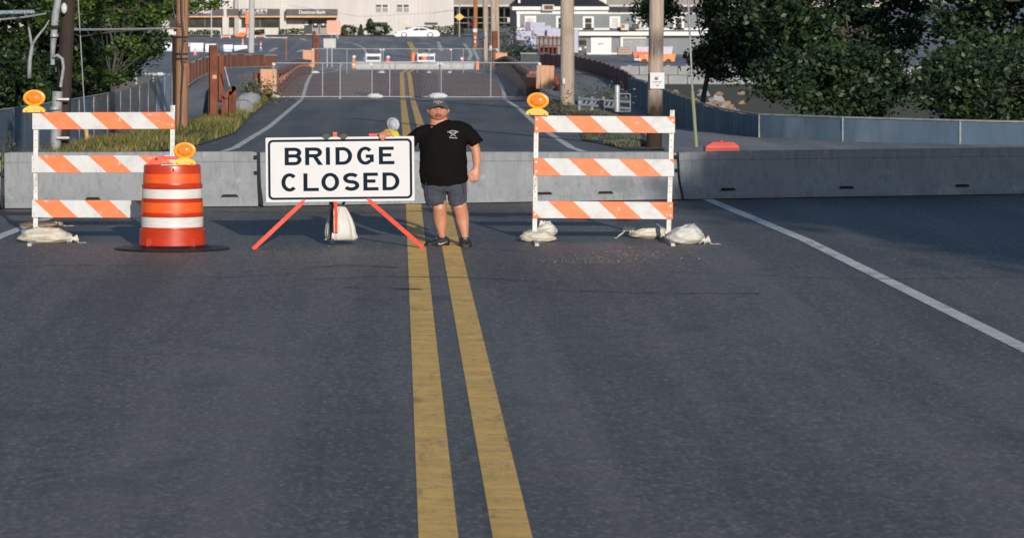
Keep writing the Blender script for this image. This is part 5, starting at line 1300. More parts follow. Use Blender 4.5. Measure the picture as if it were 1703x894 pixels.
tr = thing('tyre', 'small dark round thing lying on the left footpath by the plywood board', 'tyre', W(417, 152, 150)); m = MB(); m.tube([(.16 * math.cos(a), 0, .16 + .16 * math.sin(a)) for a in [i * math.pi / 8 for i in range(17)]], .07, 8, cap=False); m.build('tread', 'black_rubber', tr)
for px0, px1, py0, py1, lb in ((520.5, 525, 52, 112, 'left rusty steel column at the far end of the bridge'), (525.5, 530.5, 59, 112, 'second rusty steel column at the far end of the bridge'), (819, 828, 52, 108, 'rusty steel column behind the far right mesh fence')):
    hpost(lb, px0, px1, py0, py1, 226)
# near left end detail: rusty bracket blocks behind the plywood
for lb, px, py, d, w, h in (('rusty bearing block left of the near left plywood board', 428, 133, 153, .3, .7), ('rusty bearing block right of the near right plywood board', 927, 138, 152, .34, .7), ('small rusty block below the near left plywood board', 446, 153, 151, .45, .22)):
    v = W(px, py, d); t = thing('bearing_block', lb, 'steel block', v, .1, 'rusty blocks at the bridge corners'); m = MB(); m.cbox((0, 0, 0), (w, .4, h), .03); m.build('casting', 'rust', t); m = MB(); m.tube([(0, -.22, 0), (0, -.28, 0)], .09, 8); m.build('bolt_head', 'rust_truss', t)
# guard rail remains on the right verge
basic('galv_dull', (0.20, 0.22, 0.25), (0.14, 0.155, 0.18), .6, .2, 6)
gr = thing('guard_rail', 'broken galvanised guard rail lying in the weeds right of the grey pole', 'guard rail', W(1000, 182, 108))
def L9(px, py, d=108): v = W(px, py, d); return Vector((v.x - gr.location.x, v.y - gr.location.y, v.z - gr.location.z))
for (y0, y1) in ((164, 170), (174, 181)):
    m = MB(); m.tube([L9(962, y0), L9(1000, y0 + 3), L9(1048, y1)], [(.05, .06)] * 3, 8); m.build('beam', 'galv_dull', gr)
for px in (964, 985, 1004, 1024): m = MB(); m.box(L9(px, 172), (.08, .08, .42)); m.build('post', 'galv_dull', gr)
for i in range(9): m = MB(); m.box(L9(968 + i * 7.6, 169 + i * .5), (.05, .04, .16), rot=(0, .5, 0)); m.build('web_plate', 'galv_dull', gr)
bo = thing('bollard', 'white capped pipe bollard standing behind the broken guard rail', 'bollard', W(1027, 186, 106)); h = 44 / S(106)
m = MB(); m.lathe([(.085, 0), (.085, h - .03), (.07, h), (.0, h + .02)], 16, 1, .8, cap=False); m.build('pipe', 'galv', bo, smooth=40)
for c_, s_ in (((.40, 0, h * .35), (.03, .03, .55)), ((.2, 0, h * .35 + .27), (.4, .03, .03)), ((.2, 0, h * .35 - .27), (.4, .03, .03))): m = MB(); m.box(c_, s_); m.build('gate_frame', 'galv_dull', bo)
# red plastic barrier behind the concrete at right
rb = thing('plastic_barrier', 'bright red plastic barrier peeking over the concrete at the right', 'barrier', W(1199, 290, 56)); b = rb.location
m = MB(); Z = lambda py: CAM_H - (py + 10) / S(56) - b.z; X = lambda px: (px - 662) / S(56) - b.x
m.prism([(X(1172), 0), (X(1228), 0), (X(1228), Z(242)), (X(1219), Z(235.5)), (X(1184), Z(235.5)), (X(1172), Z(243))], -.2, .2)
basic('red_plastic', (0.62, 0.045, 0.02), (0.5, 0.035, 0.02), .4, 0, 4); m.build('shell', 'red_plastic', rb)
m = MB(); m.box((X(1200), -.21, Z(243.5)), (.52, .02, .05)); m.build('ridge', 'leg_red', rb)
m = MB(); m.tube([(X(1200), 0, Z(236)), (X(1200), 0, Z(233.5))], .05, 10); m.build('fill_cap', 'red_plastic', rb)
# ------------------------------------------------------------------ far barriers, barrels, signs
def far_barrier(name, lb, px0, px1, pyt, pyb, d, mat, rot=0, n=1, cat='barrier', group=None):
    v0 = W(px0, pyb, d); v1 = W(px1, pyt, d); w, h = v1.x - v0.x, v1.z - v0.z
    t = thing(name, lb, cat, (v0.x, d, v0.z), rot, group)
    for i in range(n):
        a = w * i / n; L = w / n - .04
        m = MB(); sec = [(-.30, 0), (-.30, .12 * h), (-.14, .4 * h), (-.10, h), (.10, h), (.14, .4 * h), (.30, .12 * h), (.30, 0)]
        vs = [(a, y, z) for y, z in sec] + [(a + L, y, z) for y, z in sec]; k = 8
        m.add(vs, [tuple(range(k)), tuple(k + j for j in range(k))[::-1]] + [(j, (j + 1) % k, k + (j + 1) % k, k + j) for j in range(k)]); m.build('segment', mat, t)
    return t
basic('water_barrier', (0.74, 0.76, 0.80), (0.62, 0.64, 0.68), .45, 0, 3)
far_barrier('concrete_barrier', 'long pale concrete barrier beyond the far mesh fence', 592, 790, 102.5, 118, 240, 'concrete_pale', n=3)
xs = [(222, 68.5, 84), (246, 69.5, 85), (270, 70, 86), (294, 71, 87), (318, 71.5, 87.5), (342, 73, 87), (366, 74.5, 86), (390, 75.5, 84.5)]
for i, (px, a, b) in enumerate(xs):
    lb = ['partly hidden by leaves at the row left end', 'second from the left, above a red cone', 'under overhanging leaves', 'just left of the brown pole', 'just right of the brown pole', 'behind the tall rusty post', 'right of the tall rusty post', 'at the row right end by the lamp pole'][i]
    if i == 4: px = 317
    far_barrier('white_barrier', 'white plastic road barrier in the lot, ' + lb, px, px + 22.5, a, b, 312 - i * 1.5, 'water_barrier', group='white barriers in the left lot')
basic('cone_red', (0.80, 0.10, 0.07), (0.75, 0.14, 0.10), .5); basic('cone_white', (0.75, 0.74, 0.73), rough=.5); basic('blue_plastic', (0.12, 0.22, 0.45), (0.09, 0.17, 0.38), .6)
def channelizer(lb, px, py0, py1, d, w=6, blue=False):
    b = W(px, py1, d); h = (py1 - py0) / S(d); r = w / 2 / S(d)
    t = thing('traffic_cone', lb, 'traffic cone', b, 0, 'red and white cones in the left lot')
    m = MB(); m.box((0, 0, .04), (r * 2.1, r * 2.1, .08)); m.build('base', 'blue_plastic' if blue else 'cone_red', t)
    k = 5
    for i in range(k):
        z0, z1 = .08 + (h - .08) * i / k, .08 + (h - .08) * (i + 1) / k; r0, r1 = r * (.8 - .55 * i / k), r * (.8 - .55 * (i + 1) / k)
        m = MB(); m.lathe([(r0, z0), (r1, z1)], 14, 1, .8); m.build('cone_body' if i % 2 == 0 else 'white_band', 'cone_red' if i % 2 == 0 else 'cone_white', t, smooth=40)
    if blue:
        m = MB(); m.ell((0, -.1, .14), (r * 1.7, .3, .16), 12, 8, lambda d_: 1 + .2 * noise.noise(d_ * 2)); m.build('ballast_bag', 'blue_plastic', t, smooth=True)
channelizer('red cone in the left lot, partly among the leaves', 238.5, 69, 85, 300, 5); channelizer('red cone in the left lot just right of the brown pole', 325, 79, 92, 290, 5.5)
channelizer('red and white cone left of the pale lamp pole', 404, 63, 78, 310, 5); channelizer('red and white cone with blue bag right of the pale lamp pole', 434, 68.5, 87, 290, 5.5, True)
hy = thing('fire_hydrant', 'yellow hydrant beside the left tree foliage', 'hydrant', W(219.5, 111, 236)); h = 17 / S(236)
basic('yellow_paint', (0.72, 0.46, 0.03), (0.6, 0.38, 0.03), .5)
m = MB(); m.lathe([(.12, 0), (.12, .05), (.085, .06), (.085, h * .68), (.10, h * .72), (.075, h * .9), (.03, h), (.0, h + .01)], 16, cap=False); m.build('barrel', 'yellow_paint', hy, smooth=40)
for s in (-1, 1): m = MB(); m.tube([(s * .07, 0, h * .6), (s * .13, 0, h * .6)], .045, 8); m.build('outlet', 'yellow_paint', hy)
gr2 = thing('pipe_rail', 'white pipe rail across the sandy bank at left', 'pipe rail', W(190, 140, 200)); b = gr2.location
def L10(px, py, d=200): v = W(px, py, d); return Vector((v.x - b.x, v.y - b.y, v.z - b.z))
m = MB(); m.tube([L10(186, 121), L10(290, 125)], .06, 6); m.build('top_rail', 'pipe_white', gr2)
for px in (194, 227, 255): m = MB(); m.tube([L10(px, 121.5), L10(px, 140)], .06, 6); m.build('post', 'pipe_white', gr2)
m = MB(); m.box(L10(267, 123, 199.6), (.34, .05, .16)); m.build('plate', 'pipe_white', gr2)
bf = thing('box_frame', 'dark steel gate frame at the top of the left chain link fence', 'gate frame', W(266, 145, 150)); b = bf.location
for a_, c_ in (((253, 127), (253, 150)), ((253, 127.5), (289, 126)), ((288, 124), (288, 150))): barleg(tuple(W(*a_, 150) - b), tuple(W(*c_, 150) - b), .07, .07, 'bar', 'dark_sheet', bf)
# sawhorses and barrels beyond the concrete barrier
def sawhorse(lb, px0, px1, py0, d):
    a = W(px0, 105, d); w = (px1 - px0) / S(d); g0 = W(px0, 111, d).z; h = CAM_H - (py0 + 10) / S(d) - g0
    t = thing('sawhorse_barricade', lb, 'barricade', (a.x, d, g0), 0, 'white sawhorse barricades beyond the bridge')
    for z in (h - .14, h - .60): m = MB(); m.box((w / 2, -.05, z), (w, .03, .19)); m.build('rail', 'water_barrier', t)
    for x in (.05, w - .05):
        for s in (-1, 1): barleg((x, s * .3, 0), (x, 0, h), .06, .03, 'leg', 'water_barrier', t)
sawhorse('left white sawhorse barricade beyond the long concrete barrier', 608.5, 634, 88.5, 247); sawhorse('right white sawhorse barricade beyond the barrier, beside an orange barrel', 694.5, 724, 88.5, 247)
basic('barrel_orange', (0.80, 0.22, 0.05), (0.72, 0.18, 0.05), .5); basic('barrel_red', (0.85, 0.10, 0.06), (0.8, 0.1, 0.07), .5)
def barrel(lb, px, py0, py1, w, d, mat, light=False, grp='orange barrels beyond the bridge'):
    b = W(px, py1, d); h = (py1 - py0) / S(d); r = w / 2 / S(d); t = thing('traffic_barrel', lb, 'traffic barrel', b, 0, grp)
    m = MB(); m.lathe([(r, 0), (r * .97, h * .3), (r * .9, h * .32), (r * .88, h * .62), (r * .82, h * .64), (r * .8, h), (0, h + .02)], 20, 1, .78, cap=False); m.build('shell', mat, t, smooth=35)
    m = MB(); m.lathe([(r * .91, h * .36), (r * .89, h * .56)], 20, 1, .79); m.build('white_band', 'cone_white' if light else 'cone_red', t)
    if light: m = MB(); m.ell((r * .2, 0, h + .12), (.14, .07, .11), 12, 8); m.build('lamp', 'water_barrier', t, smooth=True)
barrel('orange barrel left of the right white sawhorse', 687.5, 88, 112, 9, 248, 'barrel_orange'); barrel('low orange barrel behind the right white sawhorse', 706, 88, 112, 12, 250, 'barrel_orange')
barrel('red barrel with white lamp between the two sawhorses', 645, 98, 118, 9, 244, 'barrel_red', True); barrel('red barrel with white lamp at the left end of the long barrier', 588.5, 97.5, 116, 7, 243, 'barrel_orange', True); barrel('red barrel with white lamp right of the sawhorses', 768.5, 100.5, 118, 5, 244, 'barrel_red', True)
b = W(794.5, 117, 236); t = thing('marker_post', 'orange marker post at the right end of the long concrete barrier', 'marker post', b); m = MB(); m.box((0, 0, .32), (.2, .06, .64)); m.build('blade', 'barrel_orange', t); m = MB(); m.box((0, 0, .02), (.3, .3, .05)); m.build('base', 'black_rubber', t)
def far_sign(name, lb, parts, px, py0, py1, d, r=.04, mat='galv', cat='sign', posts=(0,)):
    b = W(px, py1, d); t = thing(name, lb, cat, b)
    for dx in posts: m = MB(); m.tube([(dx, .05, 0), (dx, .05, (py1 - py0) / S(d))], r, 6); m.build('post', mat, t)
    def L(px_, py_): v = W(px_, py_, d); return v.x - b.x, v.z - b.z
    for nm, kind, args, mt in parts:
        m = MB()
        if kind == 'rect': (x0, z0), (x1, z1) = L(args[0], args[3]), L(args[2], args[1]); m.prism([(x0, z0), (x1, z0), (x1, z1), (x0, z1)], args[4] if len(args) > 4 else -.02, .0)
        else:
            cx, cz = L(args[0], args[1]); rx, rz = args[2] / S(d), args[3] / S(d); n = args[4]; a0 = args[5]
            m.prism([(cx + rx * math.cos(R(a0 + 360 * i / n)), cz + rz * math.sin(R(a0 + 360 * i / n))) for i in range(n)], args[6] if len(args) > 6 else -.02, .0)
        m.build(nm, mt, t)
    return t
basic('sign_back', (0.42, 0.43, 0.42), (0.36, 0.37, 0.36), .5, .2, 3); basic('sign_yellow', (0.75, 0.50, 0.10), rough=.5); basic('stop_red', (0.50, 0.03, 0.04), rough=.5); basic('sign_salmon', (0.80, 0.36, 0.24), (0.74, 0.33, 0.22), .6)
far_sign('road_sign', 'back of a grey road sign on two posts beyond the left far plywood board', [('plate', 'rect', (538.5, 64.5, 559, 80), 'sign_back')], 548.5, 66, 112, 246, posts=(-.17, .17))
far_sign('road_sign', 'salmon orange construction sign beside the shop entrance', [('plate', 'rect', (544, 34.5, 567, 56), 'sign_salmon')], 556, 36, 66, 345, posts=(-.25, .2))
far_sign('road_sign', 'yellow diamond warning sign left of the stop sign', [('plate', 'ngon', (764.5, 28.5, 8, 6.3, 4, 0), 'sign_yellow')], 764.5, 0, 62, 338, .06, 'pole_grey')
ssn = far_sign('stop_sign', 'red STOP sign on a post beside the orange brown pole', [('plate', 'ngon', (786, 41, 5.7, 5.0, 8, 22.5), 'stop_red'), ('street_name', 'rect', (783.5, 27.5, 789, 33), 'sign_back')], 786, 27, 80, 301.5, .04)
far_sign('lamp_post', 'thin white flag pole in front of the shop windows', [('cap', 'rect', (351, -4, 353, -2), 'pipe_white')], 352, -4, 62, 343, .05, 'pipe_white', 'pole')
far_sign('marker_post', 'thin dark delineator pole standing in the junction', [('cap', 'rect', (474, 64, 478, 66.5), 'rust_truss')], 476, 65, 101, 262, .06, 'rust_truss', 'pole')
far_sign('marker_post', 'thin white pole right of the salmon sign', [('cap', 'rect', (561, 32, 563.5, 33), 'pipe_white')], 562.2, 32, 70, 338, .05, 'pipe_white', 'pole')
def text3(txt, w, h, mat, parent, loc, name='lettering', depth=.02, offset=0):
    cu = bpy.data.curves.new(name, 'FONT'); cu.body = txt; cu.extrude = depth; cu.align_x = 'CENTER'; cu.align_y = 'CENTER'; cu.offset = offset; cu.resolution_u = 3
    tmp = bpy.data.objects.new(name, cu); COL.objects.link(tmp); dg = bpy.context.evaluated_depsgraph_get()
    me = bpy.data.meshes.new_from_object(tmp.evaluated_get(dg)); bpy.data.objects.remove(tmp)
    co = np.array([v.co[:] for v in me.vertices]); mn, mx = co.min(0), co.max(0); sx, sy = w / (mx[0] - mn[0]), h / (mx[1] - mn[1])
    for v in me.vertices: v.co = ((v.co.x - (mn[0] + mx[0]) / 2) * sx, -v.co.z, (v.co.y - (mn[1] + mx[1]) / 2) * sy)
    me.materials.clear(); me.materials.append(MAT[mat]); o = bpy.data.objects.new(name, me); COL.objects.link(o); o.parent = parent; o.location = loc; return o
text3('STOP', .42, .13, 'cone_white', ssn, (0, -.035, CAM_H - 51 / S(301.5) - ssn.location.z))
# ------------------------------------------------------------------ pale shop building
D1 = 366.0; s1 = S(D1)
def bx(px): return (px - 662) / s1
bl = thing('shop_building', 'long pale ribbed wall shop building with dark awnings across the back', 'building', (bx(500), D1, -1.32)); B0 = bl.location
def BL(px, py): return (px - 500) / s1, CAM_H - (py + 10) / s1 - B0.z
basic('siding', (0.62, 0.57, 0.55), (0.56, 0.52, 0.50), .75, 0, .6, (1, 1, .3)); basic('siding_low', (0.64, 0.60, 0.55), (0.56, 0.52, 0.47), .8, 0, 1.2)
basic('awning', (0.115, 0.105, 0.110), (0.085, 0.08, 0.085), .8, 0, 1.5, (1, 1, .3)); basic('awning_trim', (0.82, 0.42, 0.20), rough=.6); basic('glass_dark', (0.022, 0.026, 0.028), (0.05, 0.05, 0.05), .12, 0, 1.2); basic('frame_grey', (0.30, 0.28, 0.26), rough=.5)
x0, x1 = BL(-260, 0)[0], BL(755, 0)[0]; m = MB(); m.box(((x0 + x1) / 2, 8, 4.6), (x1 - x0, 16, 9.2)); m.build('wall', 'siding', bl)
m = MB(); k = 0; x = x0
while x < x1: m.box((x, -.035, 5.2), (.07, .05, 7.9)); x += .42
o = m.build('siding_ribs', 'siding', bl); o['kind'] = 'stuff'
m = MB(); m.box(((x0 + x1) / 2, 8, 9.35), (x1 - x0 + .3, 16.3, .3)); m.build('roof', 'awning', bl)
def part_rect(nm, mt, px0, py0, px1, py1, y0, y1, par=None):
    a, b = BL(px0, py1), BL(px1, py0); m = MB(); m.prism([(a[0], a[1]), (b[0], a[1]), (b[0], b[1]), (a[0], b[1])], y0, y1); return m.build(nm, mt, par or bl)
part_rect('base_wall', 'siding_low', 160, 28.5, 504, 62, -.12, -.01); part_rect('base_wall', 'siding', 504, 40, 754, 62, -.10, -.01)
aw = [(40, 150), (160, 271), (281, 373), (378.5, 398), (401, 466.5)]
for i, (a, b) in enumerate(aw):
    w = part_rect('awning', 'awning', a, 15, b, 26.8, -1.0, -.15); part_rect('awning_trim', 'awning_trim', a, 26.8, b, 29, -1.03, -.15, w)
    f = part_rect('window', 'frame_grey', a + 1, 29.5, b - 2, 46.5, -.16, -.125); n = max(1, int((b - a) / 26))
    for j in range(n):
        ww = (b - a - 3) / n; part_rect('pane', 'glass_dark', a + 1.4 + ww * j, 30, a + .6 + ww * (j + 1), 46, -.185, -.16, f)
for px0, px1 in ((271, 281), (371, 381.5), (391, 397), (466.5, 477)): part_rect('pilaster', 'siding_low' if px0 != 391 else 'concrete_pale', px0, 0 if px0 == 391 else 14, px1, 60, -.9, -.12)
w = part_rect('entrance_awning', 'awning', 477, 15.5, 562, 26.5, -2.2, -.15); part_rect('awning_trim', 'awning_trim', 477, 26.5, 562, 29.2, -2.24, -.15, w); part_rect('soffit', 'dark_void', 479, 29.2, 560, 33, -1.9, -.15, w)
en = part_rect('entrance_recess', 'dark_sheet', 506.5, 33, 545, 56.5, -.14, -.06)
for a, b in ((519.5, 531), (532.5, 544)):
    dr = part_rect('door', 'frame_grey', a, 34.5, b, 56, -.22, -.15, bl); part_rect('glass', 'glass_dark', a + 1.4, 36.2, b - 1.4, 46.5, -.24, -.221, dr)
    m = MB(); c = BL((a + b) / 2 - .2, 40.7); m.prism([(c[0] + .17 * math.cos(R(24 * i)), c[1] + .13 * math.sin(R(24 * i))) for i in range(15)], -.26, -.241); m.build('door_sticker', 'cone_white', dr)
part_rect('poster', 'cone_white', 507, 34.5, 513, 42, -.2, -.15, bl)
part_rect('step', 'concrete_pale', 500, 56.3, 546, 59, -1.6, -.14)
for px0 in (624.5, 659.5):
    f = part_rect('window', 'cone_white', px0, 7.2, px0 + 22.5, 21, -.10, -.02)
    for j in (0, 1):
        part_rect('pane', 'awning', px0 + 1 + j * 11, 8, px0 + 10 + j * 11, 12.4, -.12, -.10, f); part_rect('pane', 'frame_grey', px0 + 1 + j * 11, 13.4, px0 + 10 + j * 11, 20.2, -.12, -.10, f)
for px0, px1, a, b in ((621, 645.5, 37, 43), (706, 728.5, 37.5, 42)): f = part_rect('window', 'frame_grey', px0, a, px1, b, -.14, -.09); part_rect('pane', 'dark_sheet', px0 + 1, a + .6, px1 - 1, b - .6, -.16, -.14, f)
dd = part_rect('door', 'siding_low', 663.5, 34.5, 679.5, 58, -.16, -.11); m = MB(); c = BL(677.5, 47); m.ell((c[0], -.2, c[1]), (.05, .05, .05), 8, 6); m.build('door_handle', 'galv', dd)
cc = BL(421, 27)
text3('DesignerBath', 43.5 / s1, 8.6 / s1 * .92, 'cone_white', bl, (BL(520.5, 21)[0], -2.23, BL(0, 21.3)[1]), offset=.018)
text3('DesignerBath', 42 / s1, 8.4 / s1 * .92, 'cone_white', bl, (BL(331.5, 20)[0], -1.04, BL(0, 20.8)[1]), offset=.018)
text3('SALEM', 41 / s1, 4.8 / s1, 'cone_white', bl, (BL(424.5, 18)[0], -1.04, BL(0, 18.2)[1]), offset=.02)
text3('PLUMBING SUPPLY', 41 / s1, 2.0 / s1, 'cone_white', bl, (BL(424.5, 22)[0], -1.04, BL(0, 22.6)[1]), offset=.01)
# ------------------------------------------------------------------ foliage builder
def leaves(pts, size, tint, name, mat, parent, flat=.3, seed=0, asp=.55):
    """pts Nx3 centres; one small bent quad per leaf"""
    rs = np.random.RandomState(seed); n = len(pts); pts = np.asarray(pts)
    u = rs.normal(size=(n, 3)); u[:, 2] *= .6; u /= np.linalg.norm(u, axis=1)[:, None]
    nn = rs.normal(size=(n, 3)); nn[:, 2] += flat * 2; v = np.cross(nn, u); v /= np.linalg.norm(v, axis=1)[:, None] + 1e-9
    s = size * rs.uniform(.6, 1.3, n)[:, None]; w = v * s * asp; l = u * s
    dn = np.array([0, 0, -1.0]) * s * .25
    V = np.stack([pts - l, pts + w + dn * .3, pts + l + dn, pts - w + dn * .3], 1).reshape(-1, 3)
    me = bpy.data.meshes.new(name); me.vertices.add(len(V)); me.vertices.foreach_set('co', V.ravel())
    me.loops.add(4 * n); me.loops.foreach_set('vertex_index', np.arange(4 * n)); me.polygons.add(n)
    me.polygons.foreach_set('loop_start', np.arange(0, 4 * n, 4)); me.polygons.foreach_set('loop_total', np.full(n, 4)); me.update()
    at = me.attributes.new('tint', 'FLOAT', 'FACE'); at.data.foreach_set('value', np.clip(np.asarray(tint) + rs.normal(0, .13, n), 0, 1))
    me.materials.append(MAT[mat]); o = bpy.data.objects.new(name, me); COL.objects.link(o); o.parent = parent; return o
def clumps(ells, per, cr, seed, shell=.55):
    rs = np.random.RandomState(seed); P = []; T = []; C = []
    for (cx, cy, cz, rx, ry, rz, k) in ells:
        for i in range(k):
            d = rs.normal(size=3); d /= np.linalg.norm(d); r = shell + (1 - shell) * rs.rand() ** .6
            c = np.array([cx, cy, cz]) + d * np.array([rx, ry, rz]) * r; C.append(c); t = rs.rand()
            m = int(per * rs.uniform(.6, 1.4)); q_ = rs.normal(size=(m, 3)) * np.array([cr, cr, cr * .55]) * rs.uniform(.6, 1.3)
            P.append(c + q_); T.append(np.full(m, t))
    return np.concatenate(P), np.concatenate(T), C
def tree(name, lb, base, h, ells, per, cr, size, mat, seed, trunk_r=.22, group=None, nbr=14, lean=(0, 0), bark='bark', cat='tree'):
    t = thing(name, lb, cat, base, 0, group); rs = random.Random(seed)
    P, T, C = clumps(ells, per, cr, seed); leaves(P, size, T, 'crown', mat, t, seed=seed)
    m = MB(); top = Vector((lean[0], lean[1], h)); pts = [top * (i / 6) + Vector((rs.uniform(-.1, .1) * i / 3, 0, 0)) for i in range(7)]
    m.tube(pts, [trunk_r * (1 - .12 * i) for i in range(7)], 10, jitter=.06); m.build('trunk', bark, t, smooth=50)
    for i in range(nbr):
        c = Vector(C[rs.randrange(len(C))]); a = pts[rs.randrange(2, 7)]; mid = (a + c) / 2 + Vector((0, 0, -.15 * (c - a).length * rs.random()))
        m = MB(); m.tube([a, mid, c], [trunk_r * .35, trunk_r * .22, .015], 6); m.build('branch', bark, t, smooth=50)
    return t
# left trees behind the fence
def TB(x, y): return (x, y, g(x, y) + .02)
b = TB(-13.6, 116)
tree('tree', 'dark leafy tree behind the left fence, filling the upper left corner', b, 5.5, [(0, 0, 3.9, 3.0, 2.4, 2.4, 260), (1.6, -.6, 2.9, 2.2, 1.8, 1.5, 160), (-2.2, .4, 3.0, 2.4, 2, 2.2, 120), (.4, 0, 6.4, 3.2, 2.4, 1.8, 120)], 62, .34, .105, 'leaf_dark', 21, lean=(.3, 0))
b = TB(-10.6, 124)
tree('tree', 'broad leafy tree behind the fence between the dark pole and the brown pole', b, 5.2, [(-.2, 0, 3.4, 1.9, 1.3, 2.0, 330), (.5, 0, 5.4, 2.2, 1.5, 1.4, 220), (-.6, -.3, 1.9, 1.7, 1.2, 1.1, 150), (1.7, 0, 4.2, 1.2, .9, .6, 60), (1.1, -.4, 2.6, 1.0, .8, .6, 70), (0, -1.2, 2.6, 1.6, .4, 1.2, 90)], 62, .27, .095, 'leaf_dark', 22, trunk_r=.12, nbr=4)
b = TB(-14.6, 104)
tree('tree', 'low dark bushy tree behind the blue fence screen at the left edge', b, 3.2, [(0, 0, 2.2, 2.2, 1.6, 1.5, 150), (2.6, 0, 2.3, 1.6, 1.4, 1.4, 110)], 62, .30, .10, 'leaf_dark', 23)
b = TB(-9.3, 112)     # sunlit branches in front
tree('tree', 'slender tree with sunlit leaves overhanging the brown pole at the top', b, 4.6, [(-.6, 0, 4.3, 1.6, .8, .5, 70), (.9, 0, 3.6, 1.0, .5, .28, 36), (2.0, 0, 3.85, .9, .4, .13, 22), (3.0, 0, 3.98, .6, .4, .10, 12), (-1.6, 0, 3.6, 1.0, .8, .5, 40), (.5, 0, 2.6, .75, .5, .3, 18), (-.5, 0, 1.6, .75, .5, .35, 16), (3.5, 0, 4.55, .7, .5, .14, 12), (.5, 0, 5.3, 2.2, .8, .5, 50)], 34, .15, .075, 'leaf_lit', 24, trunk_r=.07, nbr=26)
st_ = thing('bare_trunk', 'pale forked bare trunk in front of the dark trees at left', 'tree', W(50, 125, 98)); b = st_.location
def LT(px, py): v = W(px, py, 98); return Vector((v.x - b.x, v.y - b.y, v.z - b.z))
m = MB(); m.tube([LT(49, 130), LT(50, 100), LT(54, 75)], [.07, .06, .05], 8); m.build('trunk', 'conduit', st_, smooth=True)
for P_ in ([LT(54, 75), LT(62, 62), LT(75, 46), LT(82, 34)], [LT(53, 76), LT(51, 62), LT(48, 45)]): m = MB(); m.tube(P_, [.045, .035, .028, .018][:len(P_)], 8); m.build('limb', 'conduit', st_, smooth=True)
# right trees, also beyond the photo's edge
b = TB(11.2, 127)
tree('tree', 'feathery dark tree behind the blue fence at right of the notice pole', b, 4.5, [(-.9, 0, 5.3, 1.7, 1.0, .8, 90), (-1.7, 0, 4.0, .8, .7, .75, 36), (1.4, 0, 3.7, 1.3, 1.3, 1.7, 190), (1.2, 0, 5.9, 2.4, 1.6, 1.4, 150), (1.0, 0, 2.1, 1.2, 1.1, .8, 70), (2.6, 0, 2.6, 1.4, 1.2, 1.4, 110)], 60, .24, .09, 'leaf_right', 31, trunk_r=.11, lean=(.8, 0))
b = TB(14.4, 112)
tree('tree', 'large dark tree beyond the right fence, second from the notice pole', b, 6, [(0, 0, 4.0, 2.8, 2.2, 2.6, 230), (0, 0, 6.4, 3.2, 2.4, 2, 120), (-.8, -.3, 1.9, 2.0, 1.4, 1.1, 80)], 60, .32, .11, 'leaf_right', 32)
b = TB(19.5, 104)
tree('tree', 'rounded tree further right behind the curving fence', b, 6, [(0, 0, 3.7, 3.2, 2.4, 2.6, 230), (1, 0, 6.4, 3.4, 2.4, 2, 110)], 60, .34, .12, 'leaf_right', 33)
b = TB(15.5, 90)
tree('bush', 'low spreading bush against the curving fence at right', b, 1.6, [(0, 0, 1.3, 2.0, 1.0, .9, 90), (2.6, -.5, 1.2, 1.8, 1.0, .8, 80), (5, -1, 1.4, 2, 1, 1, 80)], 55, .26, .09, 'leaf_right', 34, trunk_r=.08, cat='bush')
for i, (x, y, r_) in enumerate([(13.2, 100, 1.6), (16.8, 99, 2.0), (20.5, 97, 2.0), (25, 100, 2.6)]):
    tree('bush', 'dark undergrowth bush behind the right fence, ' + ['nearest the notice pole', 'below the second tree', 'below the rounded tree', 'farthest right'][i], TB(x, y), 1.6, [(0, 0, 1.3, r_, 1.0, 1.25, 110)], 60, .27, .10, 'leaf_right', 60 + i, trunk_r=.07, nbr=4, cat='bush')
# street trees behind the photographer, to the right: their long shadow falls over the right of the road
for i, (x, y, r_) in enumerate([(15.6, 14, 4.0), (22.5, 16, 4.2), (18.5, 2, 4.2)]):
    tree('tree', 'tall street tree on the right verge behind the photographer, ' + ['nearest the road', 'beside the kerb further on', 'set back from the road'][i], (x, y, 0), 8, [(0, 0, 9.4, r_, r_, 2.7, 330), (0, 0, 7.2, r_ * .8, r_ * .8, 1.0, 110)], 46, .5, .20, 'leaf_right', 50 + i, trunk_r=.3, nbr=8)
# ------------------------------------------------------------------ hedges and shrubs at the shop
def shrub(name, lb, px0, px1, py0, py1, d, mat='leaf_hedge', kind='round', seed=1, cat='shrub', grp='shrubs along the shop wall'):
    s = S(d); b = W((px0 + px1) / 2, py1, d); w = (px1 - px0) / s / 2; h = (py1 - py0) / s
    t = thing(name, lb, cat, b, 0, grp); rs = np.random.RandomState(seed); n = int(420 * max(1, w * h * 1.3)); n = min(n, 5200)
    if kind == 'box': P = rs.uniform(-1, 1, (n, 3)) * [w, .6, h / 2] + [0, 0, h / 2]; P[:, 2] += .06 * np.sin(P[:, 0] * 2.3)
    elif kind == 'cone': z = rs.rand(n) ** 1.3; a = rs.rand(n) * 6.283; r = (1 - z) ** .6 * rs.uniform(.4, 1, n); P = np.stack([np.cos(a) * r * w, np.sin(a) * r * w, z * h], 1)
    else: d_ = rs.normal(size=(n, 3)); d_ /= np.linalg.norm(d_, axis=1)[:, None]; d_ *= rs.uniform(.55, 1.08, (n, 1)); P = d_ * [w, w * .8, h / 2] + [0, 0, h / 2]
    leaves(P, .12, .5 + .5 * np.sin(P[:, 0] * 5 + P[:, 2] * 4), 'foliage', mat, t, seed=seed)
    m = MB(); m.tube([(0, 0, 0), (0, 0, h * .6)], [.06, .03], 6); m.build('stem', 'bark', t); return t
shrub('hedge', 'low clipped hedge under the first lit shop window', 298, 366, 50, 58.5, 360, kind='box', seed=1, cat='hedge'); shrub('hedge', 'small clipped hedge right of the lamp pole', 421, 440, 50, 57.5, 360, kind='box', seed=2, cat='hedge'); shrub('hedge', 'clipped hedge left of the shop entrance', 464, 506.5, 48, 58, 360, kind='box', seed=3, cat='hedge')
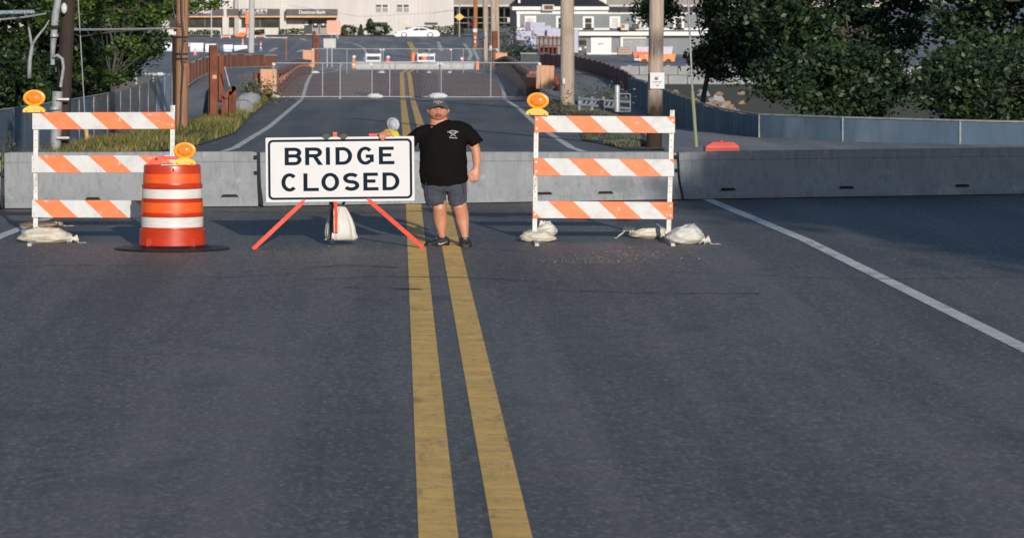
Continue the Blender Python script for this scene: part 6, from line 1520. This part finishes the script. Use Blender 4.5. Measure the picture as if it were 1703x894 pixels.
shrub('shrub', 'bushy shrub right of the salmon sign', 564, 594, 41, 59, 358, seed=4); shrub('shrub', 'small cone shaped shrub left of the round cluster', 567, 579, 42, 58, 357, kind='cone', seed=5); shrub('shrub', 'upright cone shaped shrub left of the dark juniper', 594, 607, 41, 59, 358, kind='cone', seed=6)
shrub('shrub', 'large dark juniper by the small shop window', 608, 651, 39, 59, 357, 'leaf_right', seed=7); shrub('shrub', 'pointed top of the juniper in front of the wall', 604, 628, 31, 50, 357.5, 'leaf_right', 'cone', seed=8)
shrub('hedge', 'clipped hedge just left of and behind the white car', 675, 716, 45, 60, 360, kind='box', seed=9, cat='hedge'); shrub('hedge', 'long clipped hedge right of the white car', 716, 773, 43.5, 60, 359.5, kind='box', seed=10, cat='hedge')
# ------------------------------------------------------------------ white car
car = thing('parked_car', 'white sedan parked in front of the pale building', 'car', (W(694, 62.3, 346).x, 346, g(2, 346) + .015)); sc_ = S(346); c0 = W(694, 62.3, 346)
def CP(px, py): return ((px - 694) / sc_, (62.3 - py) / sc_)
m_, nt_c, b_c = nodes('car_white'); b_c.inputs['Base Color'].default_value = (.78, .78, .79, 1); b_c.inputs['Roughness'].default_value = .25; b_c.inputs['Coat Weight'].default_value = .6
outline = [(656.3, 60.5), (656.2, 57), (657.5, 54.6), (661, 53), (668, 51.6), (675, 50.8), (682, 48.0), (687, 46.4), (693, 45.8), (702, 46.0), (709, 47.2), (716, 50.2), (722, 50.9), (727.5, 51.2), (731, 53), (732, 56), (731.5, 60.3), (727, 61.6), (660, 61.6)]
m = MB(); n = len(outline); vs = []
ly = [(-.86, .0, 1), (-.90, .0, .98), (-.78, .14, 1.0)]
for (yy, inset, k) in ((-.90, 0, 1), (.90, 0, 1)):
    for (px, py) in outline:
        x, z = CP(px, py); tum = max(0, (z - .62)) * .42; vs.append((x, math.copysign(abs(yy) - tum, yy), z))
m.add(vs, [tuple(range(n)), tuple(n + i for i in range(n))[::-1]] + [(i, (i + 1) % n, n + (i + 1) % n, n + i) for i in range(n)]); bd = m.build('body', 'car_white', car)
bv = bd.modifiers.new('soft', 'BEVEL'); bv.width = .04; bv.segments = 2; bv.limit_method = 'ANGLE'; bv.angle_limit = R(30)
def sideglass(nm, pts, mt, y=-.905, par=car, th=.02):
    m = MB(); vs = []
    for k in (0, 1):
        for (px, py) in pts: x, z = CP(px, py); tum = max(0, (z - .62)) * .42; vs.append((x, y + tum + (.03 if k else 0), z))
    k = len(pts); m.add(vs, [tuple(range(k)), tuple(k + i for i in range(k))[::-1]] + [(i, (i + 1) % k, k + (i + 1) % k, k + i) for i in range(k)]); return m.build(nm, mt, par)
sideglass('side_window', [(686.5, 51.7), (689.5, 48.8), (693, 47.9), (696.5, 47.7), (696.5, 51.5)], 'glass_dark'); sideglass('side_window', [(697.5, 51.5), (697.5, 47.7), (703, 47.8), (708, 48.9), (712.5, 51)], 'glass_dark')
sideglass('headlight', [(656.8, 56), (658.5, 54.8), (661, 54.4), (660.5, 56)], 'glass_dark'); sideglass('tail_light', [(728.3, 52.5), (731.3, 53.2), (731.6, 55.2), (729, 54.6)], 'stop_red')
sideglass('door', [(685, 60.6), (685, 52.3), (696.8, 52.0), (696.8, 60.6)], 'car_white', -.9); sideglass('door', [(697.4, 60.6), (697.4, 52.0), (710, 52.0), (708, 60.6)], 'car_white', -.9)
sideglass('sill', [(678, 62), (678, 60.9), (710, 60.9), (710, 62)], 'black_plastic', -.88)
for px in (672.4, 715.8):
    for side in (-1, 1):
        x, z = CP(px, 58.9); w = bpy.data.objects.new('wheel', None); COL.objects.link(w); w.parent = car; w.location = (x, side * .84, .245)
        m = MB(); m.tube([(0, -.1, 0), (0, .1, 0)], [(.315, .245)] * 2, 24, up=(0, 0, 1)); ty = m.build('tyre', 'black_rubber', w)
        m = MB(); m.tube([(0, side * .09, 0), (0, side * .115, 0)], [(.225, .178)] * 2, 20, up=(0, 0, 1)); m.build('rim', 'water_barrier', w)
# ------------------------------------------------------------------ orange boom lift
bm_ = thing('boom_lift', 'orange boom lift with its arm folded upright in front of the shop', 'boom lift', W(404, 63, 348)); b = bm_.location
def LB(px, py, d=348): v = W(px, py, d); return (v.x - b.x, v.y - b.y, v.z - b.z)
basic('lift_orange', (0.85, 0.17, 0.03), (0.78, 0.2, 0.05), .5)
m = MB(); c = LB(411.8, 30); m.cbox(c, (6.6 / S(348), .5, 22 / S(348)), .04); m.build('boom', 'lift_orange', bm_)
barleg(LB(412.3, 41), LB(409.5, 58), .20, .2, 'arm', 'cone_red', bm_)
m = MB(); m.cbox(LB(399, 59.5), (26 / S(348), 1.4, 4.2 / S(348)), .05); m.build('chassis', 'lift_orange', bm_); m = MB(); m.cbox(LB(404, 56.2), (11 / S(348), 1.0, 3.5 / S(348)), .05); m.build('turret', 'lift_orange', bm_)
for px in (389, 411): m = MB(); c = LB(px, 61.6); m.tube([(c[0], -.8, c[2]), (c[0], -.5, c[2])], [(.27, .2)] * 2, 16, up=(0, 0, 1)); m.build('wheel', 'black_rubber', bm_)
m = MB(); m.ell(LB(414.5, 61.8, 347), (.33, .3, .2), 12, 8); m.build('counterweight', 'cone_white', bm_, smooth=True)
def lowrail(lb, px0, px1, py, d, mat):
    a = W(px0, py, d); L = (px1 - px0) / S(d); t = thing('low_barricade', lb, 'barricade', (a.x, d, a.z - .3), 0, 'low barricades by the boom lift')
    m = MB(); m.box((L / 2, 0, .28), (L, .05, .12)); m.build('rail', mat, t)
    for x in (.05, L - .05): m = MB(); m.box((x, 0, .1), (.09, .3, .55)); m.build('leg', 'cone_white', t)
lowrail('low red and white barricade rail left of the boom lift', 368, 384, 60.5, 344, 'sign_salmon'); lowrail('low red and white barricade rail right of the pale lamp pole', 424, 441.5, 60, 344, 'sign_salmon'); lowrail('white low rail lying on the kerb in front of the hedge', 442, 478, 63, 342, 'cone_white')
# ------------------------------------------------------------------ dark open garage right of the shop
ga = thing('parking_garage', 'dark open parking structure behind the stop sign', 'building', W(800, 58, 392)); b = ga.location
def GL(px, py, d=392): v = W(px, py, d); return v.x - b.x, v.z - b.z
def grect(nm, mt, px0, py0, px1, py1, y0, y1, par=ga, d=392): a, c = GL(px0, py1, d), GL(px1, py0, d); m = MB(); m.prism([(a[0], a[1]), (c[0], a[1]), (c[0], c[1]), (a[0], c[1])], y0, y1); return m.build(nm, mt, par)
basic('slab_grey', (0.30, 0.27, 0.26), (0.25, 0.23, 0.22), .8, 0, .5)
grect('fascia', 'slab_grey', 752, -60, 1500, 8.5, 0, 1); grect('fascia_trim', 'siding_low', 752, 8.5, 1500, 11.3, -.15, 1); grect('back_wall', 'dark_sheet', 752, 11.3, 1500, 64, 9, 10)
grect('upper_deck', 'dark_void', 752, 11.3, 1500, 14, .2, 9); grect('side_wall', 'dark_sheet', 752, 11.3, 756, 64, .2, 10)  # interior surfaces near black, the garage's deep shade put into their colour
for py in (29, 38): grect('pipe_rail', 'pole_grey', 755, py, 850, py + .9, 0, .1)
for px in (760, 778, 812, 838): grect('column', 'dark_sheet', px, 11.3, px + 2.5, 60, .3, 1.2)
grect('pale_panel', 'siding_low', 844, 30, 849.5, 37, -.1, 0)  # small pale panel at the right of the opening
gc = thing('parked_car', 'dark blue car parked in the shade of the open garage', 'car', W(838, 56, 385)); b2_ = gc.location
m = MB(); m.prism([(-.9, .15), (-.9, .5), (-.5, .58), (-.25, .88), (.35, .9), (.62, .6), (.95, .52), (.95, .15)], -.8, .8); basic('car_blue', (0.03, 0.05, 0.09), rough=.3); m.build('body', 'car_blue', gc)
m = MB(); m.prism([(-.42, .6), (-.22, .84), (.3, .85), (.5, .6)], -.82, -.8); m.build('side_window', 'glass_dark', gc)
for x in (-.6, .6): m = MB(); m.tube([(x, -.83, .17), (x, -.6, .17)], .17, 14, up=(0, 0, 1)); m.build('wheel', 'black_rubber', gc)
m = MB(); m.box((-.86, -.82, .42), (.12, .03, .1)); m.build('headlight', 'cone_white', gc)
# ------------------------------------------------------------------ grey clapboard house
hs = thing('house', 'grey clapboard two storey house with white trim at right', 'building', W(960, 92, 340)); b = hs.location
sh = S(340)
def HL(px, py): v = W(px, py, 340); return v.x - b.x, v.z - b.z
def hrect(nm, mt, px0, py0, px1, py1, y0, y1, par=hs): a, c = HL(px0, py1), HL(px1, py0); m = MB(); m.prism([(a[0], a[1]), (c[0], a[1]), (c[0], c[1]), (a[0], c[1])], y0, y1); return m.build(nm, mt, par)
def clap(name, c_):
    m, nt, bb = nodes(name); v = coord(nt); sp = nt.nodes.new('ShaderNodeSeparateXYZ'); nt.links.new(v, sp.inputs[0])
    f = math_n(nt, 'FRACT', math_n(nt, 'MULTIPLY', sp.outputs[2], 6.5)); col = mixc(nt, ramp(nt, noise_n(nt, v, .8, 5), .3, .7), c_, tuple(x * .85 for x in c_)); col = mixc(nt, ramp(nt, f, .9, 1), col, tuple(x * .55 for x in c_))
    nt.links.new(col, bb.inputs['Base Color']); bb.inputs['Roughness'].default_value = .7; bump(nt, bb, f, .5, .03)
clap('clapboard', (0.235, 0.255, 0.265)); basic('trim_white', (0.72, 0.72, 0.71), (0.66, 0.66, 0.65), .6, 0, 3); basic('roof_slate', (0.035, 0.036, 0.045), (0.025, 0.026, 0.032), .8, 0, 4)
hrect('wall', 'clapboard', 861, 12, 1240, 92, 0, 10); 
hrect('frieze', 'trim_white', 859, 18.6, 1240, 23.8, -.12, 0); hrect('corner_board', 'trim_white', 860, 23.8, 865, 50, -.10, -.005); hrect('belt_course', 'trim_white', 865, 47, 1240, 50.5, -.10, -.005)
hrect('lower_roof', 'trim_white', 958, 52.6, 1240, 59.4, -.9, -.02); hrect('roof_edge', 'roof_slate', 958, 51, 1240, 52.6, -.8, -.02)
# side wall seen at the left in shade
a0, a1 = HL(861, 92), HL(850, 12); m = MB(); m.add([(a0[0], 0.002, a0[1]), (a0[0] - .55, 6, a0[1]), (a0[0] - .55, 6, a1[1]), (a0[0], 0.002, a1[1]), (a0[0] + .2, 6, a0[1]), (a0[0] + .2, 6, a1[1])], [(0, 1, 2, 3), (1, 4, 5, 2)]); m.build('side_wall', 'clapboard', hs, recalc=False)
# eaves and hip roof of the taller block
hrect('fascia', 'trim_white', 852, 11, 1013, 17.2, -.55, 6); ea = HL(850, 11); eb = HL(1015, 11); rt = HL(874, -14); rt2 = HL(974, -14)
m = MB(); m.add([(ea[0], -.6, ea[1]), (eb[0], -.6, eb[1]), (rt2[0], 4, rt2[1]), (rt[0], 4, rt[1]), (ea[0], 8, ea[1]), (eb[0], 8, eb[1])], [(0, 1, 2, 3), (1, 5, 2), (0, 3, 4), (4, 3, 2, 5)]); m.build('roof', 'roof_slate', hs)
hrect('wing_roof', 'roof_slate', 1013, 12.2, 1240, 18.6, -.7, 6); hrect('chimney', 'trim_white', 862, -20, 865.5, 5.5, -.2, .5); hrect('corner_post', 'trim_white', 1006.5, -20, 1011, 7.5, 2, 2.4)
hrect('dormer', 'siding_low', 992, -20, 1006.5, 6, 2.1, 5)
def hwin(px0, px1, py0, py1, dark=True):
    f = hrect('window', 'trim_white', px0, py0, px1, py1, -.10, -.005); w = (px1 - px0); mid = (py0 + py1) / 2
    for a, c in ((py0 + 3, mid - .4), (mid + .4, py1 - 2)): hrect('pane', 'glass_dark' if dark else 'sign_back', px0 + 4, a, px1 - 4, c, -.14, -.10, f)
hwin(873, 892, 26.8, 44, False); hwin(925, 943, 27, 50); hwin(969.5, 988, 27.5, 50); hwin(1014, 1032, 27.5, 50, False); hwin(1058, 1074, 27.5, 48, False); hwin(1120, 1138, 27.5, 50); hwin(1180, 1198, 27.5, 50)
gd = hrect('garage_door', 'trim_white', 983, 62, 1017, 91.5, -.14, -.005); hrect('garage_panel', 'cone_white', 987, 65.3, 1013, 90.5, -.17, -.14, gd); hrect('letter_slot', 'black_plastic', 994.5, 72.6, 1004, 73.8, -.19, -.17, gd)
hrect('sill', 'trim_white', 975, 88, 1030, 91.8, -.25, -.18); g3 = hrect('garage_frame', 'trim_white', 1032, 61, 1075, 64.5, -.3, -.005); hrect('frame_post', 'trim_white', 1032, 64.5, 1036.5, 90, -.3, -.005); hrect('doorway', 'conduit', 1037.5, 64.5, 1075, 90, -.06, -.005)
hrect('doorway', 'glass_dark', 1036.9, 64.5, 1037.5, 90, -.08, -.005)
def boxthing(name, lb, cat, px0, py0, px1, py1, d, dep, mat, extra=(), grp=None, rz=0):
    a, c = W(px0, py1, d), W(px1, py0, d); w, h = c.x - a.x, c.z - a.z; t = thing(name, lb, cat, ((a.x + c.x) / 2, d, a.z), rz, grp)
    m = MB(); m.cbox((0, dep / 2, h / 2), (w, dep, h), .02); m.build('casing', mat, t)
    for nm, mt, u0, v0, u1, v1, th in extra: m = MB(); m.box(((u0 + u1 - 1) * w / 2, -th / 2, (v0 + v1) / 2 * h), ((u1 - u0) * w, th, (v1 - v0) * h)); m.build(nm, mt, t)
    return t
basic('louver_rust', (0.16, 0.08, 0.05), (0.1, 0.05, 0.035), .7, 0, 8); basic('crate_wood', (0.36, 0.22, 0.13), (0.28, 0.17, 0.10), .8, 0, 5)
boxthing('air_conditioner', 'beige air conditioner with a rusty grille on the roof edge', 'air conditioner', 902, 8, 922, 18, 339, .5, 'siding_low', [('grille', 'louver_rust', .18, .2, .9, .85, .04)])
boxthing('air_conditioner', 'rust stained beige air conditioner on the lower roof', 'air conditioner', 1033, 40, 1046, 50.5, 338.4, .3, 'siding_low', [('rust_stain', 'pole_orange', .08, .3, .5, .9, .02)]); boxthing('air_conditioner', 'dark grey air conditioner on the lower roof beside the beige one', 'air conditioner', 1052, 40, 1063, 49, 338.4, .3, 'dark_sheet', [('grille', 'louver_rust', .2, .2, .8, .8, .02)])
boxthing('wooden_crate', 'brown wooden crate standing beside the white garage door', 'crate', 1028, 78.5, 1048, 91.5, 333, .9, 'crate_wood', [('slat', 'pole_grey', .02, .05, .98, .3, .03), ('slat', 'pole_grey', .02, .4, .98, .62, .03), ('slat', 'pole_grey', .02, .72, .98, .95, .03)])
# pallets wrapped in white
basic('wrap_white', (0.50, 0.50, 0.62), (0.40, 0.38, 0.52), .35, 0, 3, bmp=.4, bdist=.04); basic('wrap_purple', (0.28, 0.20, 0.34), (0.2, 0.15, 0.27), .4, 0, 3, bmp=.4, bdist=.04)
for i, (px0, py0, px1, py1, d, mt, lb) in enumerate([(874, 37, 882, 54, 300, 'wrap_purple', 'purple wrapped pallet at the top left of the stack'), (882, 37.5, 907, 48, 300, 'wrap_white', 'white wrapped pallet topmost in the stack'), (888, 43, 917, 60, 298, 'wrap_white', 'big white wrapped pallet in the middle of the stack'), (910, 48, 935, 62, 297, 'wrap_white', 'white wrapped pallet right, just left of the grey pole'),
    (858, 51.5, 884, 67, 296, 'wrap_white', 'white wrapped pallet at the left of the stack'), (849, 57, 858, 72, 297, 'wrap_purple', 'small purple wrapped pallet at the left end'), (882, 61, 892, 76, 295, 'wrap_white', 'narrow white wrapped pallet left of the rusty rack'), (863, 67, 875, 79, 294, 'wrap_purple', 'purple wrapped bundle at ground level left'), (884, 75, 897, 88, 293, 'wrap_purple', 'purple wrapped bundle at ground level below the narrow pallet'),
    (875, 70, 883, 88, 292, 'blue_plastic', 'blue plastic covered bundle below the stack'), (955, 49, 962, 88, 300, 'wrap_white', 'tall white wrapped pallet right of the grey pole'), (946, 52, 957, 70, 301, 'wrap_white', 'white wrapped pallet hidden behind the grey pole')]):
    boxthing('wrapped_pallet', lb, 'pallet', px0, py0, px1, py1, d, 1.0, mt, [('fold', mt, .05, .45, .95, .5, .03)], 'plastic wrapped pallets beside the house', R(-6))
rk = thing('steel_rack', 'rusty brown steel rack stacked beside the wrapped pallets', 'rack', W(914, 90, 288)); b = rk.location
def RK(px, py, y=0): v = W(px, py, 288); return (v.x - b.x, y, v.z - b.z)
for py in (61.5, 64, 76): 
    for y in (0, .9): barleg(RK(893, py, y), RK(936, py + (1 if py < 70 else 0), y), .07, .1, 'beam', 'rust', rk)
for px in (898, 905, 913, 920, 927, 934):
    for y in (0, .9): barleg(RK(px, 60, y), RK(px, 90, y), .08, .08, 'upright', 'rust', rk)
boxthing('crate', 'dark crate of parts on the ground under the steel rack', 'crate', 898, 78, 928, 90, 289, .8, 'pole_dark', [('lid', 'rust_truss', .02, .85, .98, 1.0, .04)])
# small truck and orange machine
tk = thing('parked_truck', 'dark green and white pickup truck in front of the grey house', 'truck', W(966, 93, 318)); b = tk.location
def TK(px, py): v = W(px, py, 318); return v.x - b.x, v.z - b.z
def tkr(nm, mt, x0, y0, x1, y1, ya, yb): a, c = TK(x0, y1), TK(x1, y0); m = MB(); m.prism([(a[0], a[1] + .03), (c[0], a[1]), (c[0], c[1] - .03), (c[0] - .06, c[1]), (a[0] + .06, c[1])], ya, yb); return m.build(nm, mt, tk)
basic('truck_green', (0.07, 0.09, 0.06), (0.05, 0.065, 0.05), .5); tkr('cab', 'truck_green', 958, 66, 976, 91, 0, 3); tkr('windscreen', 'glass_dark', 960, 67.5, 975, 75.5, -.03, 0); tkr('bonnet', 'cone_white', 957, 79, 967, 84, -.5, 0); tkr('headlight', 'cone_white', 972, 77.5, 975.5, 80.5, -.05, 0); tkr('grille', 'black_plastic', 961, 85, 974, 89, -.06, 0)
for px in (959.5, 974.5): m = MB(); c = TK(px, 91); m.tube([(c[0], 0, c[1]), (c[0], .3, c[1])], [(.13, .13)] * 2, 12, up=(0, 0, 1)); m.build('wheel', 'black_rubber', tk)
pl = thing('plow_truck', 'orange and white low machine parked in the right lot behind the notice pole', 'machine', W(1088, 103, 300)); b = pl.location
def PL(px, py): v = W(px, py, 300); return v.x - b.x, v.z - b.z
def plr(nm, mt, x0, y0, x1, y1, ya, yb): a, c = PL(x0, y1), PL(x1, y0); m = MB(); m.prism([(a[0] + .1, a[1]), (c[0] - .1, a[1]), (c[0], c[1]), (a[0], c[1])], ya, yb); return m.build(nm, mt, pl)
basic('plow_orange', (0.85, 0.25, 0.04), (0.78, 0.22, 0.05), .5); plr('hopper', 'plow_orange', 1062, 90, 1124, 102.5, 0, 1.6); plr('cover', 'wrap_white', 1058, 78, 1120, 90, .3, 1.4); plr('nose', 'cone_red', 1053, 86.5, 1062, 96, -.1, 1.2); plr('stripe', 'cone_red', 1058, 86, 1080, 90.3, -.12, 0); plr('skid', 'sign_back', 1054, 97, 1066, 101, -.2, .6)
for px in (1072, 1112): m = MB(); c = PL(px, 101.5); m.tube([(c[0], -.1, c[1]), (c[0], .2, c[1])], [(.24, .18)] * 2, 14, up=(0, 0, 1)); m.build('wheel', 'black_rubber', pl)
m = MB(); c = PL(1074, 93); m.ell((c[0], -.12, c[1]), (.14, .05, .07), 10, 6); m.build('badge', 'cone_white', pl)
# concrete block wall and rubble
wv = thing('block_wall', 'low wall of large grey concrete blocks beyond the dark red railing', 'wall', W(1028, 140.5, 230)); b = wv.location; sw_ = S(230)
bw = 32 / sw_; hh = 15.3 / sw_; first = None
basic('block_grey', (0.33, 0.34, 0.345), (0.27, 0.275, 0.28), .85, 0, 1.6, bmp=.3, c3=(0.27, 0.28, 0.27), s3=.7)
for r_ in range(2):
    for i in range(22):
        x = (i + (.5 if r_ else 0)) * bw - bw * .4
        if first is None: m = MB(); m.cbox((0, 0, 0), (bw - .03, .6, hh - .02), .03); first = m.build('block', 'block_grey', wv); o = first
        else: o = first.copy(); COL.objects.link(o)
        o.location = (x + bw / 2, random.uniform(-.03, .03) , hh * (r_ + .5) + .003)
        if r_: 
            m = MB(); m.box((x + bw / 2, 0, hh * 2 + .03), (.25, .25, .06)); m.build('lifting_key', 'block_grey', wv)
basic('rubble_tan', (0.34, 0.23, 0.15), (0.24, 0.17, 0.12), .9, 0, 3, bmp=.4)
rs = random.Random(9)
for i in range(34):
    px = rs.uniform(1106, 1235); d = rs.uniform(150, 200); x = (px - 662) / S(d); 
    if x < 11.8: x = 12 + rs.random() * 2
    s = rs.uniform(.16, .42); m = MB(); off = Vector((i, i * 2, 0)); m.ell((0, 0, 0), (s * 1.2, s, s * .8), 9, 6, lambda q_: 1 + .75 * noise.noise(q_ * 1.5 + off))
    mt = ['rubble_tan', 'crate_wood', 'block_grey', 'rubble_tan'][i % 4]; o = m.build('rock', mt, loc=(x, d, g(x, d) + s * .35), smooth=15)
    tag(o, ['tan', 'brown', 'grey', 'tan'][i % 4] + (' large' if s > .29 else ' small') + ' broken rock on the rubble bank behind the blue fence', 'rock', 'rocks on the rubble bank')
# dark scrub and blue grey weeds between the far right plywood and the pallets
def scrub(name, lb, px, py, d, w, h, n, mat, seed, size=.10, cat='bush', grp=None):
    v = W(px, py, d); t = thing(name, lb, cat, v, 0, grp); rs = np.random.RandomState(seed); q_ = rs.normal(size=(n, 3)) * [w / 2.2, .35, h / 2.8] + [0, 0, h * .42]; leaves(q_, size, rs.rand(n), 'foliage', mat, t, seed=seed)
    for i in range(5): m = MB(); m.tube([(0, 0, 0), (rs.normal() * w / 4, 0, h * .8)], [.03, .01], 5); m.build('stem', 'bark', t)
scrub('bush', 'dark blue grey scrub behind the far right plywood board', 848, 98, 250, 1.9, 2.1, 900, 'weed_grey', 3, .12); scrub('bush', 'dark low scrub right of the far right plywood board', 866, 99, 248, 1.2, 1.1, 400, 'leaf_right', 4, .12)
scrub('bush', 'tall weeds at the foot of the grey pole cluster', 812, 116, 238, .8, .6, 300, 'weed_grey', 5, .07)
boxthing('dumpster', 'dark green grey metal bin behind the right girder', 'bin', 866, 88, 893, 108, 246, 1.0, 'dark_sheet', [('lid', 'conduit', .0, .9, 1.0, 1.0, .05)])
scrub('bush', 'feathery green weeds on the right footpath edge above the guard rail', 1000, 168, 112, 1.3, .55, 420, 'weed_grey', 6, .05); scrub('bush', 'weeds around the base of the grey utility pole', 925, 190, 116, .9, .5, 420, 'grass_dry', 7, .05)
scrub('bush', 'yellow green weeds at the corner below the near left plywood board', 436, 172, 138, 1.1, .8, 420, 'grass', 8, .06); scrub('bush', 'dry weeds in front of the near left plywood board', 425, 158, 145, .8, .75, 320, 'grass_dry', 9, .06)
# ------------------------------------------------------------------ grass on the verges
def grass(name, lb, n, region, hmin, hmax, mat, seed, w=.012):
    rs = random.Random(seed); vs = []; fs = []; T = []
    k = 0
    while k < n:
        x, y = region(rs)
        dens = noise.noise(Vector((x * .9, y * .25, seed)))
        if rs.random() > .42 + dens * 2.0: continue
        z = g(x, y) + .02; h = rs.uniform(hmin, hmax) * (1 + dens * .8); a = rs.uniform(0, 6.28); lx, lyy = rs.gauss(0, .3) * h, rs.gauss(0, .3) * h; ww = w * rs.uniform(.7, 1.6)
        b = len(vs); ca, sa = math.cos(a) * ww, math.sin(a) * ww
        vs += [(x - ca, y - sa, z), (x + ca, y + sa, z), (x + lx * .4 + ca * .7, y + lyy * .4 + sa * .7, z + h * .6), (x + lx * .4 - ca * .7, y + lyy * .4 - sa * .7, z + h * .6), (x + lx, y + lyy, z + h)]
        fs += [(b, b + 1, b + 2, b + 3), (b + 3, b + 2, b + 4)]; t = max(0, min(1, .45 + dens + rs.gauss(0, .2))); T += [t, t]; k += 1
    me = bpy.data.meshes.new(name); me.from_pydata(vs, [], fs); at = me.attributes.new('tint', 'FLOAT', 'FACE'); at.data.foreach_set('value', T); me.materials.append(MAT[mat])
    o = bpy.data.objects.new(name, me); COL.objects.link(o); return tag(o, lb, 'grass', None, 'stuff')
def regL(rs):
    y = 60 + 88 * rs.random() ** 1.6; a = interp([(60, -12), (70, -8.2), (80, -7.2), (100, -6.0), (139, -6.3), (150, -6.5)], y); b = interp([(60, -5.6), (70, -5.0), (75, -4.4), (88, -4.2), (106, -4.7), (139, -5.4), (150, -5.6)], y)
    return a + (b - a) * rs.random(), y
grass('grass', 'yellow green grass and weeds on the left verge behind the barrier', 26000, regL, .07, .24, 'grass', 1)
def regR(rs):
    y = 74 + 70 * rs.random() ** 1.3; a = interp([(74, 4.7), (80, 4.4), (100, 5.3), (148, 6.3)], y); b = interp([(74, 5.4), (92, 6.3), (110, 7.9), (148, 8.2)], y); return a + (b - a) * rs.random(), y
grass('grass', 'dull green weeds on the right verge behind the barricade', 11000, regR, .03, .12, 'weed_grey', 2)
def regW(rs): return rs.uniform(-9.0, -7.6), rs.uniform(70, 80)
for i, (px, py, h) in enumerate([(8, 252, .45), (14, 252, .55), (28, 252, .35), (72, 252, .4), (84, 250, .3), (2, 252, .4)]):
    d = 70 + i; v = W(px, py + 10, d); t = thing('weed', ['feathery weed at the far left edge behind the barrier', 'tallest feathery weed at far left behind the barrier', 'small weed right of the tallest one at far left', 'thin weed just right of the barricade left post', 'low weed in front of the grey conduit', 'short weed at the very left edge'][i], 'weed', v)
    for k in range(4):
        lx = random.uniform(-.09, .09); m = MB(); m.tube([(0, 0, 0), (lx * .5, 0, h * .5), (lx, 0, h)], [.006, .004, .002], 4); m.build('stem', 'bark', t)
    rs_ = np.random.RandomState(i); n = 90; zz = rs_.rand(n); leaves(np.stack([rs_.normal(0, .05, n) + zz * rs_.normal(0, .05, n), rs_.normal(0, .04, n), zz * h], 1), .028, rs_.rand(n), 'foliage', 'weed_grey', t, seed=i, asp=.3)
